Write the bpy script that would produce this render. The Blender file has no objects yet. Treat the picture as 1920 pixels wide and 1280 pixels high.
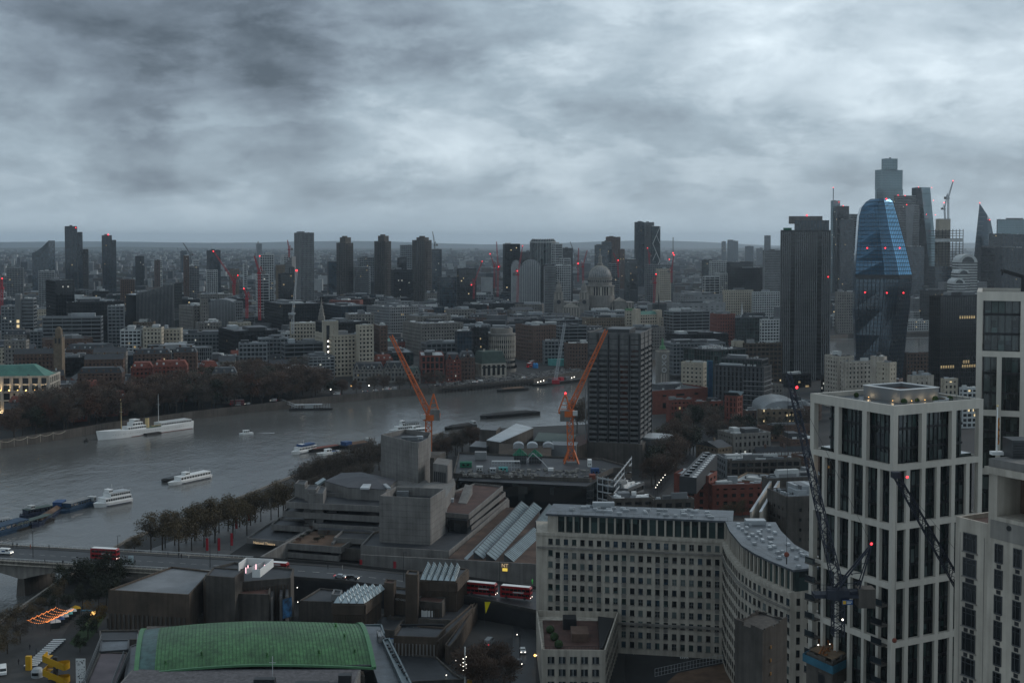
import bpy,math,random
from mathutils import Vector,Matrix
RN=random.Random(11)
sc=bpy.context.scene
COL=sc.collection
rad=math.radians

# ------------------------------------------------------------------ camera
CAM_Z,FPX,PITCH,CYP=133.0,2400.0,rad(2.4),555.6
cam=bpy.data.cameras.new('camera')
cam.sensor_width=36.0
cam.lens=36.0*FPX/1920.0
cam.shift_y=-(640-CYP)/1920.0
cam.clip_start,cam.clip_end=1.0,60000.0
cam_o=bpy.data.objects.new('camera',cam)
COL.objects.link(cam_o)
cam_o.location=(0,0,CAM_Z)
cam_o.rotation_euler=(math.pi/2-PITCH,0,0)
sc.camera=cam_o
SP,CP=math.sin(PITCH),math.cos(PITCH)

def ray(px,py):
 dx,dz=(px-960)/FPX,(CYP-py)/FPX
 return Vector((dx,CP+dz*SP,-SP+dz*CP))
def G(px,py,z=0.0):
 d=ray(px,py);t=(z-CAM_Z)/d.z
 return Vector((d.x*t,d.y*t,z))
def D(px,py,Y):
 d=ray(px,py);t=Y/d.y
 return Vector((d.x*t,Y,CAM_Z+d.z*t))
def kx(px,py):
 d=ray(px,py);return d.x/d.y

# ------------------------------------------------------------------ sky, sun, exposure
SUN_EL,SUN_AZ=rad(24),rad(62)      # azimuth clockwise from +Y
world=bpy.data.worlds.new('World');sc.world=world
world.use_nodes=True
nt=world.node_tree;nt.nodes.clear()
def wn(t,**kw):
 n=nt.nodes.new(t)
 for k,v in kw.items():setattr(n,k,v)
 return n
L=nt.links.new
def wmath(op,a,b=None,c=None,clamp=False):
 n=wn('ShaderNodeMath',operation=op);n.use_clamp=clamp
 for i,v in enumerate((a,b,c)):
  if v is None:continue
  if isinstance(v,(int,float)):n.inputs[i].default_value=v
  else:L(v,n.inputs[i])
 return n.outputs[0]
out=wn('ShaderNodeOutputWorld')
tc=wn('ShaderNodeTexCoord')
nrm=wn('ShaderNodeVectorMath',operation='NORMALIZE');L(tc.outputs['Generated'],nrm.inputs[0])
sep=wn('ShaderNodeSeparateXYZ');L(nrm.outputs[0],sep.inputs[0])
sx,sy,sz=sep.outputs
def wnoise(scale,detail,rough,dist,off,sc3):
 mp=wn('ShaderNodeMapping');L(nrm.outputs[0],mp.inputs[0])
 mp.inputs['Location'].default_value=off;mp.inputs['Scale'].default_value=sc3
 n=wn('ShaderNodeTexNoise');L(mp.outputs[0],n.inputs['Vector'])
 n.inputs['Scale'].default_value=scale;n.inputs['Detail'].default_value=detail
 n.inputs['Roughness'].default_value=rough;n.inputs['Distortion'].default_value=dist
 return n.outputs['Fac']
n1=wnoise(4.6,9,0.57,0.3,(3.1,1.7,.4),(1,1,3.1))
n2=wnoise(13.0,8,0.6,0.35,(9.0,4.0,.2),(1,1,2.0))
n3=wnoise(38.0,6,0.6,0.2,(2.0,7.0,.6),(1,1,1.7))
def lobe(px,py,inner,outer):
 """soft cloud mass centred on a direction of the sky (angles in degrees)"""
 d=ray(px,py).normalized()
 dp=wn('ShaderNodeVectorMath',operation='DOT_PRODUCT');L(nrm.outputs[0],dp.inputs[0]);dp.inputs[1].default_value=d
 mr=wn('ShaderNodeMapRange',interpolation_type='SMOOTHSTEP');L(dp.outputs['Value'],mr.inputs[0])
 mr.inputs[1].default_value=math.cos(rad(outer));mr.inputs[2].default_value=math.cos(rad(inner))
 return mr.outputs[0]
v=wmath('ADD',wmath('MULTIPLY',wmath('SUBTRACT',n1,0.5),1.1),wmath('MULTIPLY',wmath('SUBTRACT',n2,0.5),0.45))
for (px,py,a,b,w) in ((120,210,1,7,-.13),(400,200,1,7,-.15),(640,130,1,7,-.14),(300,-40,1,9,-.07),(860,20,1,6,-.08),(1050,110,1,5,-.03),
      (90,335,.5,4,.10),(430,310,.5,4,.12),(760,255,.5,5,.15),(1520,70,1,7,.22),(1830,100,1,7,.18),
      (1430,210,.5,6,.12),(1080,270,1,7,.10),(1780,260,1,6,.07),(1250,160,.5,3,-.07),(1480,295,.5,4,-.10),(1180,335,.5,3,-.06),(560,395,.5,3,-.05)):
 v=wmath('ADD',v,wmath('MULTIPLY',lobe(px,py,a,b),w))
ed=wn('ShaderNodeMapRange',interpolation_type='SMOOTHSTEP');L(wnoise(7.5,9,0.6,0.15,(5.3,2.2,.9),(1,1,2.4)),ed.inputs[0]);ed.inputs[1].default_value=.47;ed.inputs[2].default_value=.56
v=wmath('ADD',v,wmath('MULTIPLY',wmath('SUBTRACT',ed.outputs[0],0.5),0.10))
v=wmath('ADD',wmath('ADD',wmath('MULTIPLY',v,.88),0.43),wmath('MULTIPLY',wmath('SUBTRACT',n3,0.5),0.16))
ramp=wn('ShaderNodeValToRGB');L(v,ramp.inputs[0])
cr=ramp.color_ramp
cr.elements[0].position=0.0;cr.elements[0].color=(0.045,0.058,0.073,1)
cr.elements[1].position=1.0;cr.elements[1].color=(0.48,0.538,0.575,1)
for p_,c_ in ((.2,(0.096,0.120,0.147,1)),(.45,(0.182,0.226,0.263,1)),(.7,(0.308,0.361,0.40,1))):
 e=cr.elements.new(p_);e.color=c_
# pale even air low over the horizon
hz=wn('ShaderNodeMapRange',interpolation_type='SMOOTHSTEP');L(sz,hz.inputs[0])
hz.inputs[1].default_value=0.045;hz.inputs[2].default_value=0.0
hm=wn('ShaderNodeMix',data_type='RGBA');L(wmath('MULTIPLY',hz.outputs[0],0.85),hm.inputs[0]);L(ramp.outputs[0],hm.inputs[6])
hm.inputs[7].default_value=(0.238,0.296,0.34,1)
cloud=wn('ShaderNodeBackground');L(hm.outputs[2],cloud.inputs[0]);cloud.inputs[1].default_value=1.6
sky=wn('ShaderNodeTexSky');sky.sky_type='NISHITA';sky.sun_disc=False
sky.sun_elevation=SUN_EL;sky.sun_rotation=SUN_AZ
bsky=wn('ShaderNodeBackground');L(sky.outputs[0],bsky.inputs[0]);bsky.inputs[1].default_value=0.05
mixs=wn('ShaderNodeMixShader');mixs.inputs[0].default_value=0.94
L(bsky.outputs[0],mixs.inputs[1]);L(cloud.outputs[0],mixs.inputs[2]);L(mixs.outputs[0],out.inputs[0])

sun=bpy.data.lights.new('sun','SUN');sun.energy=1.0;sun.angle=rad(22);sun.color=(1.0,0.97,0.93)
sun_o=bpy.data.objects.new('sun',sun);COL.objects.link(sun_o)
sd=Vector((math.sin(SUN_AZ)*math.cos(SUN_EL),math.cos(SUN_AZ)*math.cos(SUN_EL),math.sin(SUN_EL)))
sun_o.rotation_euler=sd.to_track_quat('Z','Y').to_euler()
sun_o.location=(200,0,400)
vs=sc.view_settings
vs.view_transform='Standard';vs.look='None';vs.exposure=0.45;vs.gamma=1.0;vs.use_curve_mapping=False
sc.render.engine='CYCLES'
cy=sc.cycles
cy.use_denoising=True
try:cy.denoiser='OPENIMAGEDENOISE'
except Exception:pass
cy.max_bounces=5;cy.diffuse_bounces=2;cy.glossy_bounces=3;cy.transmission_bounces=3;cy.volume_bounces=0
cy.sample_clamp_indirect=4.0
cy.use_adaptive_sampling=False

# ------------------------------------------------------------------ materials
def M(name,col,rough=.8,var=.18,scale=.25,metal=0.0,bump=0.0,spec=.3,streak=0.0,fine=2.5,objvar=0.0):
 m=bpy.data.materials.new(name);m.use_nodes=True
 t=m.node_tree;N=t.nodes;K=t.links.new
 b=N['Principled BSDF']
 b.inputs['Roughness'].default_value=rough;b.inputs['Metallic'].default_value=metal
 b.inputs['Specular IOR Level'].default_value=spec
 geo=N.new('ShaderNodeNewGeometry')
 n=N.new('ShaderNodeTexNoise');n.inputs['Scale'].default_value=scale;n.inputs['Detail'].default_value=6;n.inputs['Roughness'].default_value=.65
 K(geo.outputs['Position'],n.inputs['Vector'])
 mr=N.new('ShaderNodeMapRange');K(n.outputs['Fac'],mr.inputs[0])
 mr.inputs[1].default_value=.28;mr.inputs[2].default_value=.72
 mr.inputs[3].default_value=1-var*1.6;mr.inputs[4].default_value=1+var
 fac=mr.outputs[0]
 if streak:
  mp=N.new('ShaderNodeMapping');K(geo.outputs['Position'],mp.inputs[0]);mp.inputs['Scale'].default_value=(1.1,1.1,.06)
  n2=N.new('ShaderNodeTexNoise');n2.inputs['Scale'].default_value=.8;n2.inputs['Detail'].default_value=5;K(mp.outputs[0],n2.inputs['Vector'])
  m2=N.new('ShaderNodeMapRange');K(n2.outputs['Fac'],m2.inputs[0]);m2.inputs[1].default_value=.3;m2.inputs[2].default_value=.7
  m2.inputs[3].default_value=1-streak;m2.inputs[4].default_value=1+streak*.4
  mm=N.new('ShaderNodeMath');mm.operation='MULTIPLY';K(fac,mm.inputs[0]);K(m2.outputs[0],mm.inputs[1]);fac=mm.outputs[0]
 if objvar:
  oi=N.new('ShaderNodeObjectInfo');m3=N.new('ShaderNodeMapRange');K(oi.outputs['Random'],m3.inputs[0])
  m3.inputs[3].default_value=1-objvar;m3.inputs[4].default_value=1+objvar
  mm=N.new('ShaderNodeMath');mm.operation='MULTIPLY';K(fac,mm.inputs[0]);K(m3.outputs[0],mm.inputs[1]);fac=mm.outputs[0]
 vm=N.new('ShaderNodeVectorMath');vm.operation='SCALE';vm.inputs[0].default_value=col[:3];K(fac,vm.inputs['Scale'])
 K(vm.outputs[0],b.inputs['Base Color'])
 if bump:
  n3=N.new('ShaderNodeTexNoise');n3.inputs['Scale'].default_value=fine;n3.inputs['Detail'].default_value=4;K(geo.outputs['Position'],n3.inputs['Vector'])
  bp=N.new('ShaderNodeBump');bp.inputs['Strength'].default_value=bump;bp.inputs['Distance'].default_value=.3
  K(n3.outputs['Fac'],bp.inputs['Height']);K(bp.outputs[0],b.inputs['Normal'])
 return m

def glassM(name,col,cell=(3.0,3.0,3.5),rough=.1,light=.16,tone=(.055,.065,.06),spec=.6):
 """window glass over dark rooms; some cells have a blind or curtain behind the pane"""
 m=bpy.data.materials.new(name);m.use_nodes=True
 t=m.node_tree;N=t.nodes;K=t.links.new
 b=N['Principled BSDF'];b.inputs['Roughness'].default_value=rough;b.inputs['Specular IOR Level'].default_value=spec
 geo=N.new('ShaderNodeNewGeometry');oi=N.new('ShaderNodeObjectInfo')
 sn=N.new('ShaderNodeVectorMath');sn.operation='SNAP';K(geo.outputs['Position'],sn.inputs[0]);sn.inputs[1].default_value=cell
 ad=N.new('ShaderNodeVectorMath');ad.operation='ADD';K(sn.outputs[0],ad.inputs[0]);K(oi.outputs['Random'],ad.inputs[1])
 wh=N.new('ShaderNodeTexWhiteNoise');K(ad.outputs[0],wh.inputs['Vector'])
 rp=N.new('ShaderNodeValToRGB');K(wh.outputs['Value'],rp.inputs[0])
 e=rp.color_ramp.elements
 e[0].position=0;e[0].color=(*[c*.6 for c in col],1)
 e[1].position=1;e[1].color=(*tone,1)
 x=rp.color_ramp.elements.new(1-light);x.color=(*[c*1.5 for c in col],1)
 K(rp.outputs[0],b.inputs['Base Color'])
 return m

def emitM(name,col,s):
 m=bpy.data.materials.new(name);m.use_nodes=True
 b=m.node_tree.nodes['Principled BSDF']
 b.inputs['Base Color'].default_value=(*[c*.5 for c in col],1)
 b.inputs['Emission Color'].default_value=(*col,1);b.inputs['Emission Strength'].default_value=s
 return m

MT=dict(
 stone=M('portland_stone',(.42,.378,.318),.85,.16,.12,streak=.3),
 stone2=M('weathered_stone',(.215,.20,.178),.85,.2,.15,streak=.3),
 cream=M('cream_stone',(.42,.37,.29),.85,.12,.1,streak=.15),
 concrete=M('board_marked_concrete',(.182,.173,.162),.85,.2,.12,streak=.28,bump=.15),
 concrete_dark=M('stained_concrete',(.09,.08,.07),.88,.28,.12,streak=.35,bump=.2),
 concrete_brown=M('brown_concrete',(.085,.064,.048),.88,.25,.15,streak=.3,bump=.2),
 ltvband=M('weathered_spandrel',(.125,.127,.125),.8,.22,.3,streak=.3),
 brick=M('london_brick',(.115,.072,.054),.9,.25,.4),
 redbrick=M('red_brick',(.17,.052,.036),.9,.22,.4),
 yellowbrick=M('stock_brick',(.17,.13,.09),.9,.25,.4),
 white=M('white_paint',(.72,.72,.70),.5,.06,.3),
 dirtywhite=M('dirty_white',(.46,.47,.46),.6,.15,.2),
 palegrid=M('pale_precast',(.49,.455,.395),.7,.08,.08,streak=.1),
 grey=M('grey_cladding',(.16,.17,.175),.5,.14,.08,objvar=.2),
 midgrey=M('mid_grey_render',(.21,.215,.215),.8,.18,.1,objvar=.25),
 darkgrey=M('dark_cladding',(.05,.053,.056),.45,.2,.1,objvar=.25),
 black=M('black_metal',(.018,.019,.021),.45,.1,.5),
 navy=M('dark_blue_steel',(.011,.015,.026),.5,.1,.5),
 roof=M('grey_roof_felt',(.10,.104,.108),.42,.32,.09,objvar=.45),
 roof_lt=M('pale_roof_sheet',(.33,.35,.36),.35,.2,.12,objvar=.2),
 roof_dk=M('dark_slate',(.038,.04,.044),.55,.25,.3,objvar=.3),
 roof_br=M('red_brown_paving',(.078,.042,.034),.8,.3,.2,bump=.1),
 roof_wet=M('wet_lead_roof',(.068,.079,.09),.36,.5,.25,spec=.4,bump=.15),
 leadblue=M('blue_lead',(.085,.115,.125),.35,.22,.2,streak=.1),
 copper=M('green_copper',(.056,.152,.054),.45,.28,.14,streak=.4,bump=.1),
 copper_seam=M('copper_seam',(.026,.08,.03),.6,.2,.4),
 copper_rim=M('pale_copper_rim',(.07,.175,.085),.5,.12,.4),
 copper_roof=M('verdigris_roof',(.065,.165,.13),.6,.2,.2),
 greenroof=M('green_slate',(.05,.075,.062),.6,.2,.3),
 orange=M('orange_crane_paint',(.52,.115,.022),.5,.12,.6),
 red=M('red_crane_paint',(.33,.02,.03),.5,.1,.6),
 busred=M('bus_red',(.25,.006,.01),.3,.05,.3,spec=.5),
 crane_white=M('galvanised_white',(.42,.44,.45),.5,.12,.6),
 yellow=M('yellow_paint',(.50,.28,.01),.5,.1,.4),
 blue=M('blue_paint',(.02,.06,.16),.5,.2,.4),
 blue_sheet=M('blue_sheet',(.03,.11,.16),.7,.25,.4),
 navyhull=M('navy_hull',(.014,.022,.045),.5,.2,.4),
 darkhull=M('rusty_barge_black',(.022,.02,.019),.7,.3,.4),
 bluehull=M('blue_barge',(.016,.045,.085),.6,.25,.3),
 teal=M('teal_sheeting',(.10,.34,.32),.6,.15,.3),
 green=M('green_netting',(.012,.13,.07),.8,.3,.5),
 asphalt=M('wet_asphalt',(.022,.023,.025),.5,.35,.12,spec=.35),
 pave=M('paving_slabs',(.042,.04,.038),.7,.25,.2),
 ground=M('city_ground',(.032,.031,.030),.8,.35,.03),
 lawn=M('lawn_grass',(.03,.055,.018),.95,.35,.4,bump=.3),
 soil=M('excavated_earth',(.12,.075,.05),.95,.3,.2,bump=.3),
 bark=M('tree_bark',(.045,.036,.028),.95,.3,1.0),
 line=M('road_paint',(.5,.5,.48),.6,.15,.5),
 rubber=M('tyre_rubber',(.015,.015,.015),.8,.05,1.0),
 clothes=M('dark_clothing',(.03,.03,.035),.9,.2,2.0,objvar=.6),
 skin=M('skin',(.35,.22,.16),.6,.05,2.0),
 cargrey=M('silver_car_paint',(.33,.36,.38),.3,.05,.5,metal=.4),
 carblack=M('black_car_paint',(.012,.013,.015),.2,.05,.5,spec=.6),
 funnel=M('buff_funnel',(.52,.40,.20),.5,.08,.5),
 wood=M('teak_deck',(.16,.11,.07),.8,.2,.5),
 shipgreen=M('green_deck',(.10,.14,.10),.7,.2,.4),
 purple=M('brown_pink_roof',(.13,.10,.105),.6,.25,.15),
 glass=glassM('office_glass',(.012,.017,.02)),
 glass_g=glassM('green_glass',(.012,.022,.021),light=.3,tone=(.045,.075,.07)),
 glass_b=glassM('blue_glass',(.012,.024,.034),light=.25,tone=(.03,.055,.075),spec=.8),
 glass_dk=glassM('black_glass',(.006,.008,.009),light=.1,tone=(.03,.035,.035)),
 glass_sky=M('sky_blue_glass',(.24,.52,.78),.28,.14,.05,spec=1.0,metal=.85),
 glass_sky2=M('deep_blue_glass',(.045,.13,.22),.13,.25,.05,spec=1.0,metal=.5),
 glass_tower=glassM('tower_glass',(.02,.028,.027),(1.31,1.31,3.68),.08,.38,(.06,.078,.072),.7),
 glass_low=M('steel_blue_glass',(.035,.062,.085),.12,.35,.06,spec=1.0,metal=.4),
 glass_city=M('city_glass',(.20,.275,.295),.2,.2,.03,spec=.8,metal=.6),
 curtain=M('net_curtain',(.075,.095,.09),.5,.25,.4),
 pyr=M('skylight_panel',(.50,.58,.60),.3,.1,.3,spec=.5),
 northlight=M('north_light_glass',(.15,.20,.215),.3,.25,.2,spec=.6),
 e_red=emitM('red_warning_lamp',(1.0,.03,.04),3.5),
 e_white=emitM('white_lamp',(1.0,.93,.8),3.0),
 e_warm=emitM('warm_lamp',(1.0,.55,.16),1.8),
 e_win=emitM('lit_window',(1.0,.78,.42),.55),
 e_winw=emitM('white_lit_window',(.95,.95,.85),.3),
 e_dim=emitM('dim_lit_window',(1,.72,.35),.2),
 e_orange=emitM('festoon_bulb',(1.0,.30,.07),1.4),
 e_sign=emitM('lit_sign',(1.0,.72,.42),.3),
 e_pink=emitM('pink_tube',(1.0,.55,.6),1.6),
)

# ------------------------------------------------------------------ mesh building
class MB:
 def __init__(s):s.v=[];s.f=[]
 def add(s,vs,fs):
  o=len(s.v);s.v += [tuple(p) for p in vs];s.f += [tuple(i+o for i in f) for f in fs];return s
 def box(s,x0,y0,z0,x1,y1,z1):
  return s.add([(x0,y0,z0),(x1,y0,z0),(x1,y1,z0),(x0,y1,z0),(x0,y0,z1),(x1,y0,z1),(x1,y1,z1),(x0,y1,z1)],
     [(3,2,1,0),(4,5,6,7),(0,1,5,4),(1,2,6,5),(2,3,7,6),(3,0,4,7)])
 def prism(s,poly,z0,z1):
  n=len(poly)
  a=sum(poly[i][0]*poly[(i+1) % n][1]-poly[(i+1) % n][0]*poly[i][1] for i in range(n))
  if a < 0:poly=list(poly)[::-1]
  zb=(lambda p:z0) if not callable(z0) else z0
  zt=(lambda p:z1) if not callable(z1) else z1
  return s.add([(p[0],p[1],zb(p)) for p in poly]+[(p[0],p[1],zt(p)) for p in poly],
     [tuple(range(n))[::-1],tuple(range(n,2*n))]+[(i,(i+1) % n,n+(i+1) % n,n+i) for i in range(n)])
 def wall(s,a,b,z0,z1,t=.3):
  """straight wall from a to b, thickness t to its left"""
  d=Vector((b[0]-a[0],b[1]-a[1])).normalized();q=Vector((-d.y,d.x))*t
  return s.prism([(a[0],a[1]),(b[0],b[1]),(b[0]+q.x,b[1]+q.y),(a[0]+q.x,a[1]+q.y)],z0,z1)
 def bar(s,p,q,w,h=None):
  p,q=Vector(p),Vector(q);d=q-p
  if d.length < 1e-6:return s
  d.normalize();u=d.cross(Vector((0,0,1)))
  if u.length < 1e-3:u=Vector((1,0,0))
  u.normalize();w2=d.cross(u);h=h or w;u *= w/2;w2 *= h/2
  return s.add([p-u-w2,p+u-w2,p+u+w2,p-u+w2,q-u-w2,q+u-w2,q+u+w2,q-u+w2],
     [(0,1,5,4),(1,2,6,5),(2,3,7,6),(3,0,4,7),(3,2,1,0),(4,5,6,7)])
 def cone(s,p,q,r0,r1,n=8):
  p,q=Vector(p),Vector(q);d=(q-p).normalized();u=d.cross(Vector((0,0,1)))
  if u.length < 1e-3:u=Vector((1,0,0))
  u.normalize();w=d.cross(u);vs=[]
  for c,r in ((p,r0),(q,r1)):
   for i in range(n):
    a=2*math.pi*i/n;vs.append(c+u*math.cos(a)*r+w*math.sin(a)*r)
  return s.add(vs,[(i,(i+1) % n,n+(i+1) % n,n+i) for i in range(n)]+[tuple(range(n))[::-1],tuple(range(n,2*n))])
 def lathe(s,c,prof,n=24):
  o=len(s.v);m=len(prof)
  for (r,z) in prof:
   for i in range(n):
    a=2*math.pi*i/n;s.v.append((c[0]+r*math.cos(a),c[1]+r*math.sin(a),c[2]+z))
  for j in range(m-1):
   for i in range(n):
    k=(i+1) % n;s.f.append((o+j*n+i,o+j*n+k,o+(j+1)*n+k,o+(j+1)*n+i))
  s.f.append(tuple(o+(m-1)*n+i for i in range(n)));s.f.append(tuple(o+i for i in range(n))[::-1])
  return s
 def ball(s,c,r,n=8):
  return s.lathe(c,[(r*math.sin(math.pi*(k+.25)/(n+.5) ),-r*math.cos(math.pi*(k+.25)/(n+.5))) for k in range(n+1)],n)
 def truss(s,p,q,w,n,cw,bw=None,w2=None):
  """square lattice boom from p to q"""
  p,q=Vector(p),Vector(q);d=(q-p).normalized();u=d.cross(Vector((0,1,0)))
  if u.length < 1e-3:u=Vector((1,0,0))
  u.normalize();t=d.cross(u);bw=bw or cw*.6;w2=w2 or w
  def c(i,k):
   f=k/n;ww=w+(w2-w)*f
   return p+(q-p)*f+u*(ww/2*(1 if i in (0,1) else -1))+t*(ww/2*(1 if i in (1,2) else -1))
  for i in range(4):s.bar(c(i,0),c(i,n),cw)
  for k in range(n):
   for i in range(4):
    j=(i+1) % 4
    s.bar(c(i,k) if k % 2 else c(j,k),c(j,k+1) if k % 2 else c(i,k+1),bw)
    s.bar(c(i,k),c(j,k),bw*.8)
  return s
 def mesh(s,name,mat,smooth=False):
  me=bpy.data.meshes.new(name);me.from_pydata(s.v,[],s.f);me.materials.append(mat)
  if smooth:
   for p in me.polygons:p.use_smooth=True
  return me
 def build(s,name,mat,parent=None,smooth=False,stuff=False):
  if isinstance(mat,str):mat=MT[mat]
  return inst(name,s.mesh(name,mat,smooth),parent,stuff=stuff)

def inst(name,me,parent=None,loc=None,rot=None,scale=None,stuff=False,label=None):
 o=bpy.data.objects.new(name,me);COL.objects.link(o)
 if parent:o.parent=parent
 if loc is not None:o.location=loc
 if rot is not None:o.rotation_euler=rot
 if scale is not None:o.scale=scale
 if stuff:o['kind']='stuff'
 if label:o['label']=label
 return o
def tag(o,label,cat=None,group=None,kind=None):
 if label:o['label']=label
 if cat:o['category']=cat
 if group:o['group']=group
 if kind:o['kind']=kind
 return o
def root(name,label,cat,loc=(0,0,0),yaw=0.0,group=None):
 o=bpy.data.objects.new(name,None);COL.objects.link(o);o.empty_display_size=1
 o.location=loc;o.rotation_euler=(0,0,yaw)
 return tag(o,label,cat,group)
def copy_tree(o,parent=None):
 c=o.copy();COL.objects.link(c)
 if parent:c.parent=parent
 for ch in [x for x in o.children]:copy_tree(ch,c)
 return c
def lamp_me(r,mat):
 return MB().ball((0,0,0),r,6).mesh('lamp',MT[mat],True)
RED1=lamp_me(1.0,'e_red');WHT1=lamp_me(1.0,'e_white');WRM1=lamp_me(1.0,'e_warm')
def redlamp(parent,loc,r):
 if r > .9:r *= .52
 return inst('warning_lamp',RED1,parent,loc,scale=(r,r,r))

def text_mesh(txt,size,mat,depth=.05):
 cu=bpy.data.curves.new('lettering','FONT');cu.body=txt;cu.size=size;cu.extrude=depth;cu.align_x='CENTER';cu.align_y='CENTER'
 o=bpy.data.objects.new('tmp',cu);COL.objects.link(o)
 bpy.context.view_layer.update()
 me=bpy.data.meshes.new_from_object(o.evaluated_get(bpy.context.evaluated_depsgraph_get()))
 bpy.data.objects.remove(o);me.materials.clear();me.materials.append(MT[mat]);me.name='lettering'
 return me
# ------------------------------------------------------------------ ground, river, hills, haze
NB=[G(*p) for p in ((-420,905),(-120,862),(0,842),(120,823),(200,809),(360,786),(480,772),(620,756),(720,746),(830,737),(1000,722),(1100,705),
     (1330,668),(1590,634),(1740,630),(2000,628),(2400,626))]
SB=[G(*p) for p in ((-500,1600),(-160,1330),(0,1195),(110,1116),(240,1034),(400,973),(540,914),(720,848),(830,827),(900,817),(1000,813),(1100,808),(1235,755),(1460,695),(1600,684),(1743,676),(2000,668),(2400,660))]
def interp(line,x):
 for a,b in zip(line,line[1:]):
  if a.x <= x <= b.x:return a.y+(b.y-a.y)*(x-a.x)/max(b.x-a.x,1e-6)
 return line[0].y if x < line[0].x else line[-1].y
PROF=[(0,5.0),(45,5.6),(140,8.5),(300,12.5),(700,15),(1500,17),(3200,22),(6000,34),(9500,46),(30000,60)]
def gz(x,y):
 o=y-interp(NB,x)
 if o <= 0:return 5.0
 for (a,za),(b,zb) in zip(PROF,PROF[1:]):
  if o <= b:return za+(zb-za)*(o-a)/(b-a)
 return 60.0
mb=MB();xs=[-9000,-4000,-2000,-1000]+[p.x for p in NB[1:-1]]+[1000,1600,2600,5000,9000,14000]
xs=sorted(xs);nr=len(PROF)
for x in xs:
 y0=interp(NB,x)
 for (o,z) in PROF:mb.v.append((x,y0+o,z))
for i in range(len(xs)-1):
 for j in range(nr-1):
  a=i*nr+j;mb.f.append((a,a+nr,a+nr+1,a+1))
tag(mb.build('ground','ground'),'dark built-up ground of the far bank',kind='structure')
mb=MB()
sp=[(p.x,p.y) for p in SB]
poly=[(-420,60),(900,60)]+[(1400,900),(1400,sp[-1][1])]+sp[::-1]
mb.prism(poly,-2.0,5.0)
tag(mb.build('ground','ground'),'dark paved ground of the near bank',kind='structure')
# embankment wall of the far bank
mb=MB()
for a,b in zip(NB,NB[1:]):mb.wall((a.x,a.y),(b.x,b.y),-2.0,6.1,.9)
tag(mb.build('river_wall','concrete_dark'),'stone river wall with parapet along the far bank',kind='structure')  # darker concrete here puts the wall's shade into its colour

wm=bpy.data.materials.new('river_water');wm.use_nodes=True
t=wm.node_tree;b=t.nodes['Principled BSDF']
b.inputs['Base Color'].default_value=(.095,.096,.092,1);b.inputs['Roughness'].default_value=.16;b.inputs['Specular IOR Level'].default_value=.5
b.inputs['IOR'].default_value=1.33
geo=t.nodes.new('ShaderNodeNewGeometry');prev=None;hs=[]
for (s_,st,rot,w_) in ((.45,(1,.5,1),.5,.62),(.14,(1,.45,1),.9,.5),(.02,(1,.6,1),.4,.2)):
 mp=t.nodes.new('ShaderNodeMapping');mp.inputs['Scale'].default_value=st;mp.inputs['Rotation'].default_value=(0,0,rot)
 t.links.new(geo.outputs['Position'],mp.inputs[0])
 n=t.nodes.new('ShaderNodeTexNoise');n.inputs['Scale'].default_value=s_;n.inputs['Detail'].default_value=5;n.inputs['Roughness'].default_value=.62;n.inputs['Distortion'].default_value=.5
 t.links.new(mp.outputs[0],n.inputs['Vector'])
 bp=t.nodes.new('ShaderNodeBump');bp.inputs['Strength'].default_value=w_;bp.inputs['Distance'].default_value=.22/s_*.35
 t.links.new(n.outputs['Fac'],bp.inputs['Height'])
 if prev:t.links.new(prev,bp.inputs['Normal'])
 prev=bp.outputs[0]
t.links.new(prev,b.inputs['Normal'])
mb=MB();mb.add([(-2500,60,0),(3500,60,0),(3500,2600,0),(-2500,2600,0)],[(0,1,2,3)])
tag(mb.build('river',wm),'broad grey river with small wind ripples',kind='structure')

# far hills
def hill(y0,h0,amp,seed,label):
 r=random.Random(seed);mb=MB();n=60;cs=[(r.uniform(.5,5),r.uniform(0,6.3),r.uniform(.3,1)) for _ in range(6)]
 xs=[-y0*.75+1.5*y0*i/n for i in range(n+1)]
 for x in xs:
  f=sum(a*math.sin(k*x/y0*6+p) for k,p,a in cs)/3
  z=h0+amp*f
  mb.v += [(x,y0-900,30),(x,y0-300,30+(z-30)*.7),(x,y0+300,z),(x,y0+1800,20)]
 for i in range(n):
  for j in range(3):a=i*4+j;mb.f.append((a,a+4,a+5,a+1))
 tag(mb.build('hills',MT['hill'],smooth=True),label,kind='structure')
MT['hill']=M('wooded_hill',(.035,.042,.032),.95,.4,.004)
hill(13500,72,48,3,'low wooded hills behind the far suburbs')
hill(24000,128,75,5,'hazy blue ridge along the horizon')

# haze: one closed box of even thin air round the whole scene
hm_=bpy.data.materials.new('haze_air');hm_.use_nodes=True
t=hm_.node_tree;t.nodes.clear();o_=t.nodes.new('ShaderNodeOutputMaterial');pv=t.nodes.new('ShaderNodeVolumePrincipled')
pv.inputs['Color'].default_value=(.76,.89,1.0,1);pv.inputs['Density'].default_value=HAZE=0.45e-4
pv.inputs['Anisotropy'].default_value=.55
t.links.new(pv.outputs[0],o_.inputs['Volume'])
mb=MB();mb.box(-16000,-200,-3.2,16000,34000,345)
tag(mb.build('haze',hm_),'thin blue-grey haze over the whole city',kind='stuff')
# ------------------------------------------------------------------ general building
def ring(mb,x0,y0,x1,y1,t,z0,z1):
 vs=[]
 for z in (z0,z1):
  vs += [(x0,y0,z),(x1,y0,z),(x1,y1,z),(x0,y1,z),(x0+t,y0+t,z),(x1-t,y0+t,z),(x1-t,y1-t,z),(x0+t,y1-t,z)]
 fs=[]
 for i in range(4):
  j=(i+1) % 4
  fs += [(i,j,8+j,8+i),(4+j,4+i,12+i,12+j),(8+i,8+j,12+j,12+i),(j,i,4+i,4+j)]
 return mb.add(vs,fs)

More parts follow.
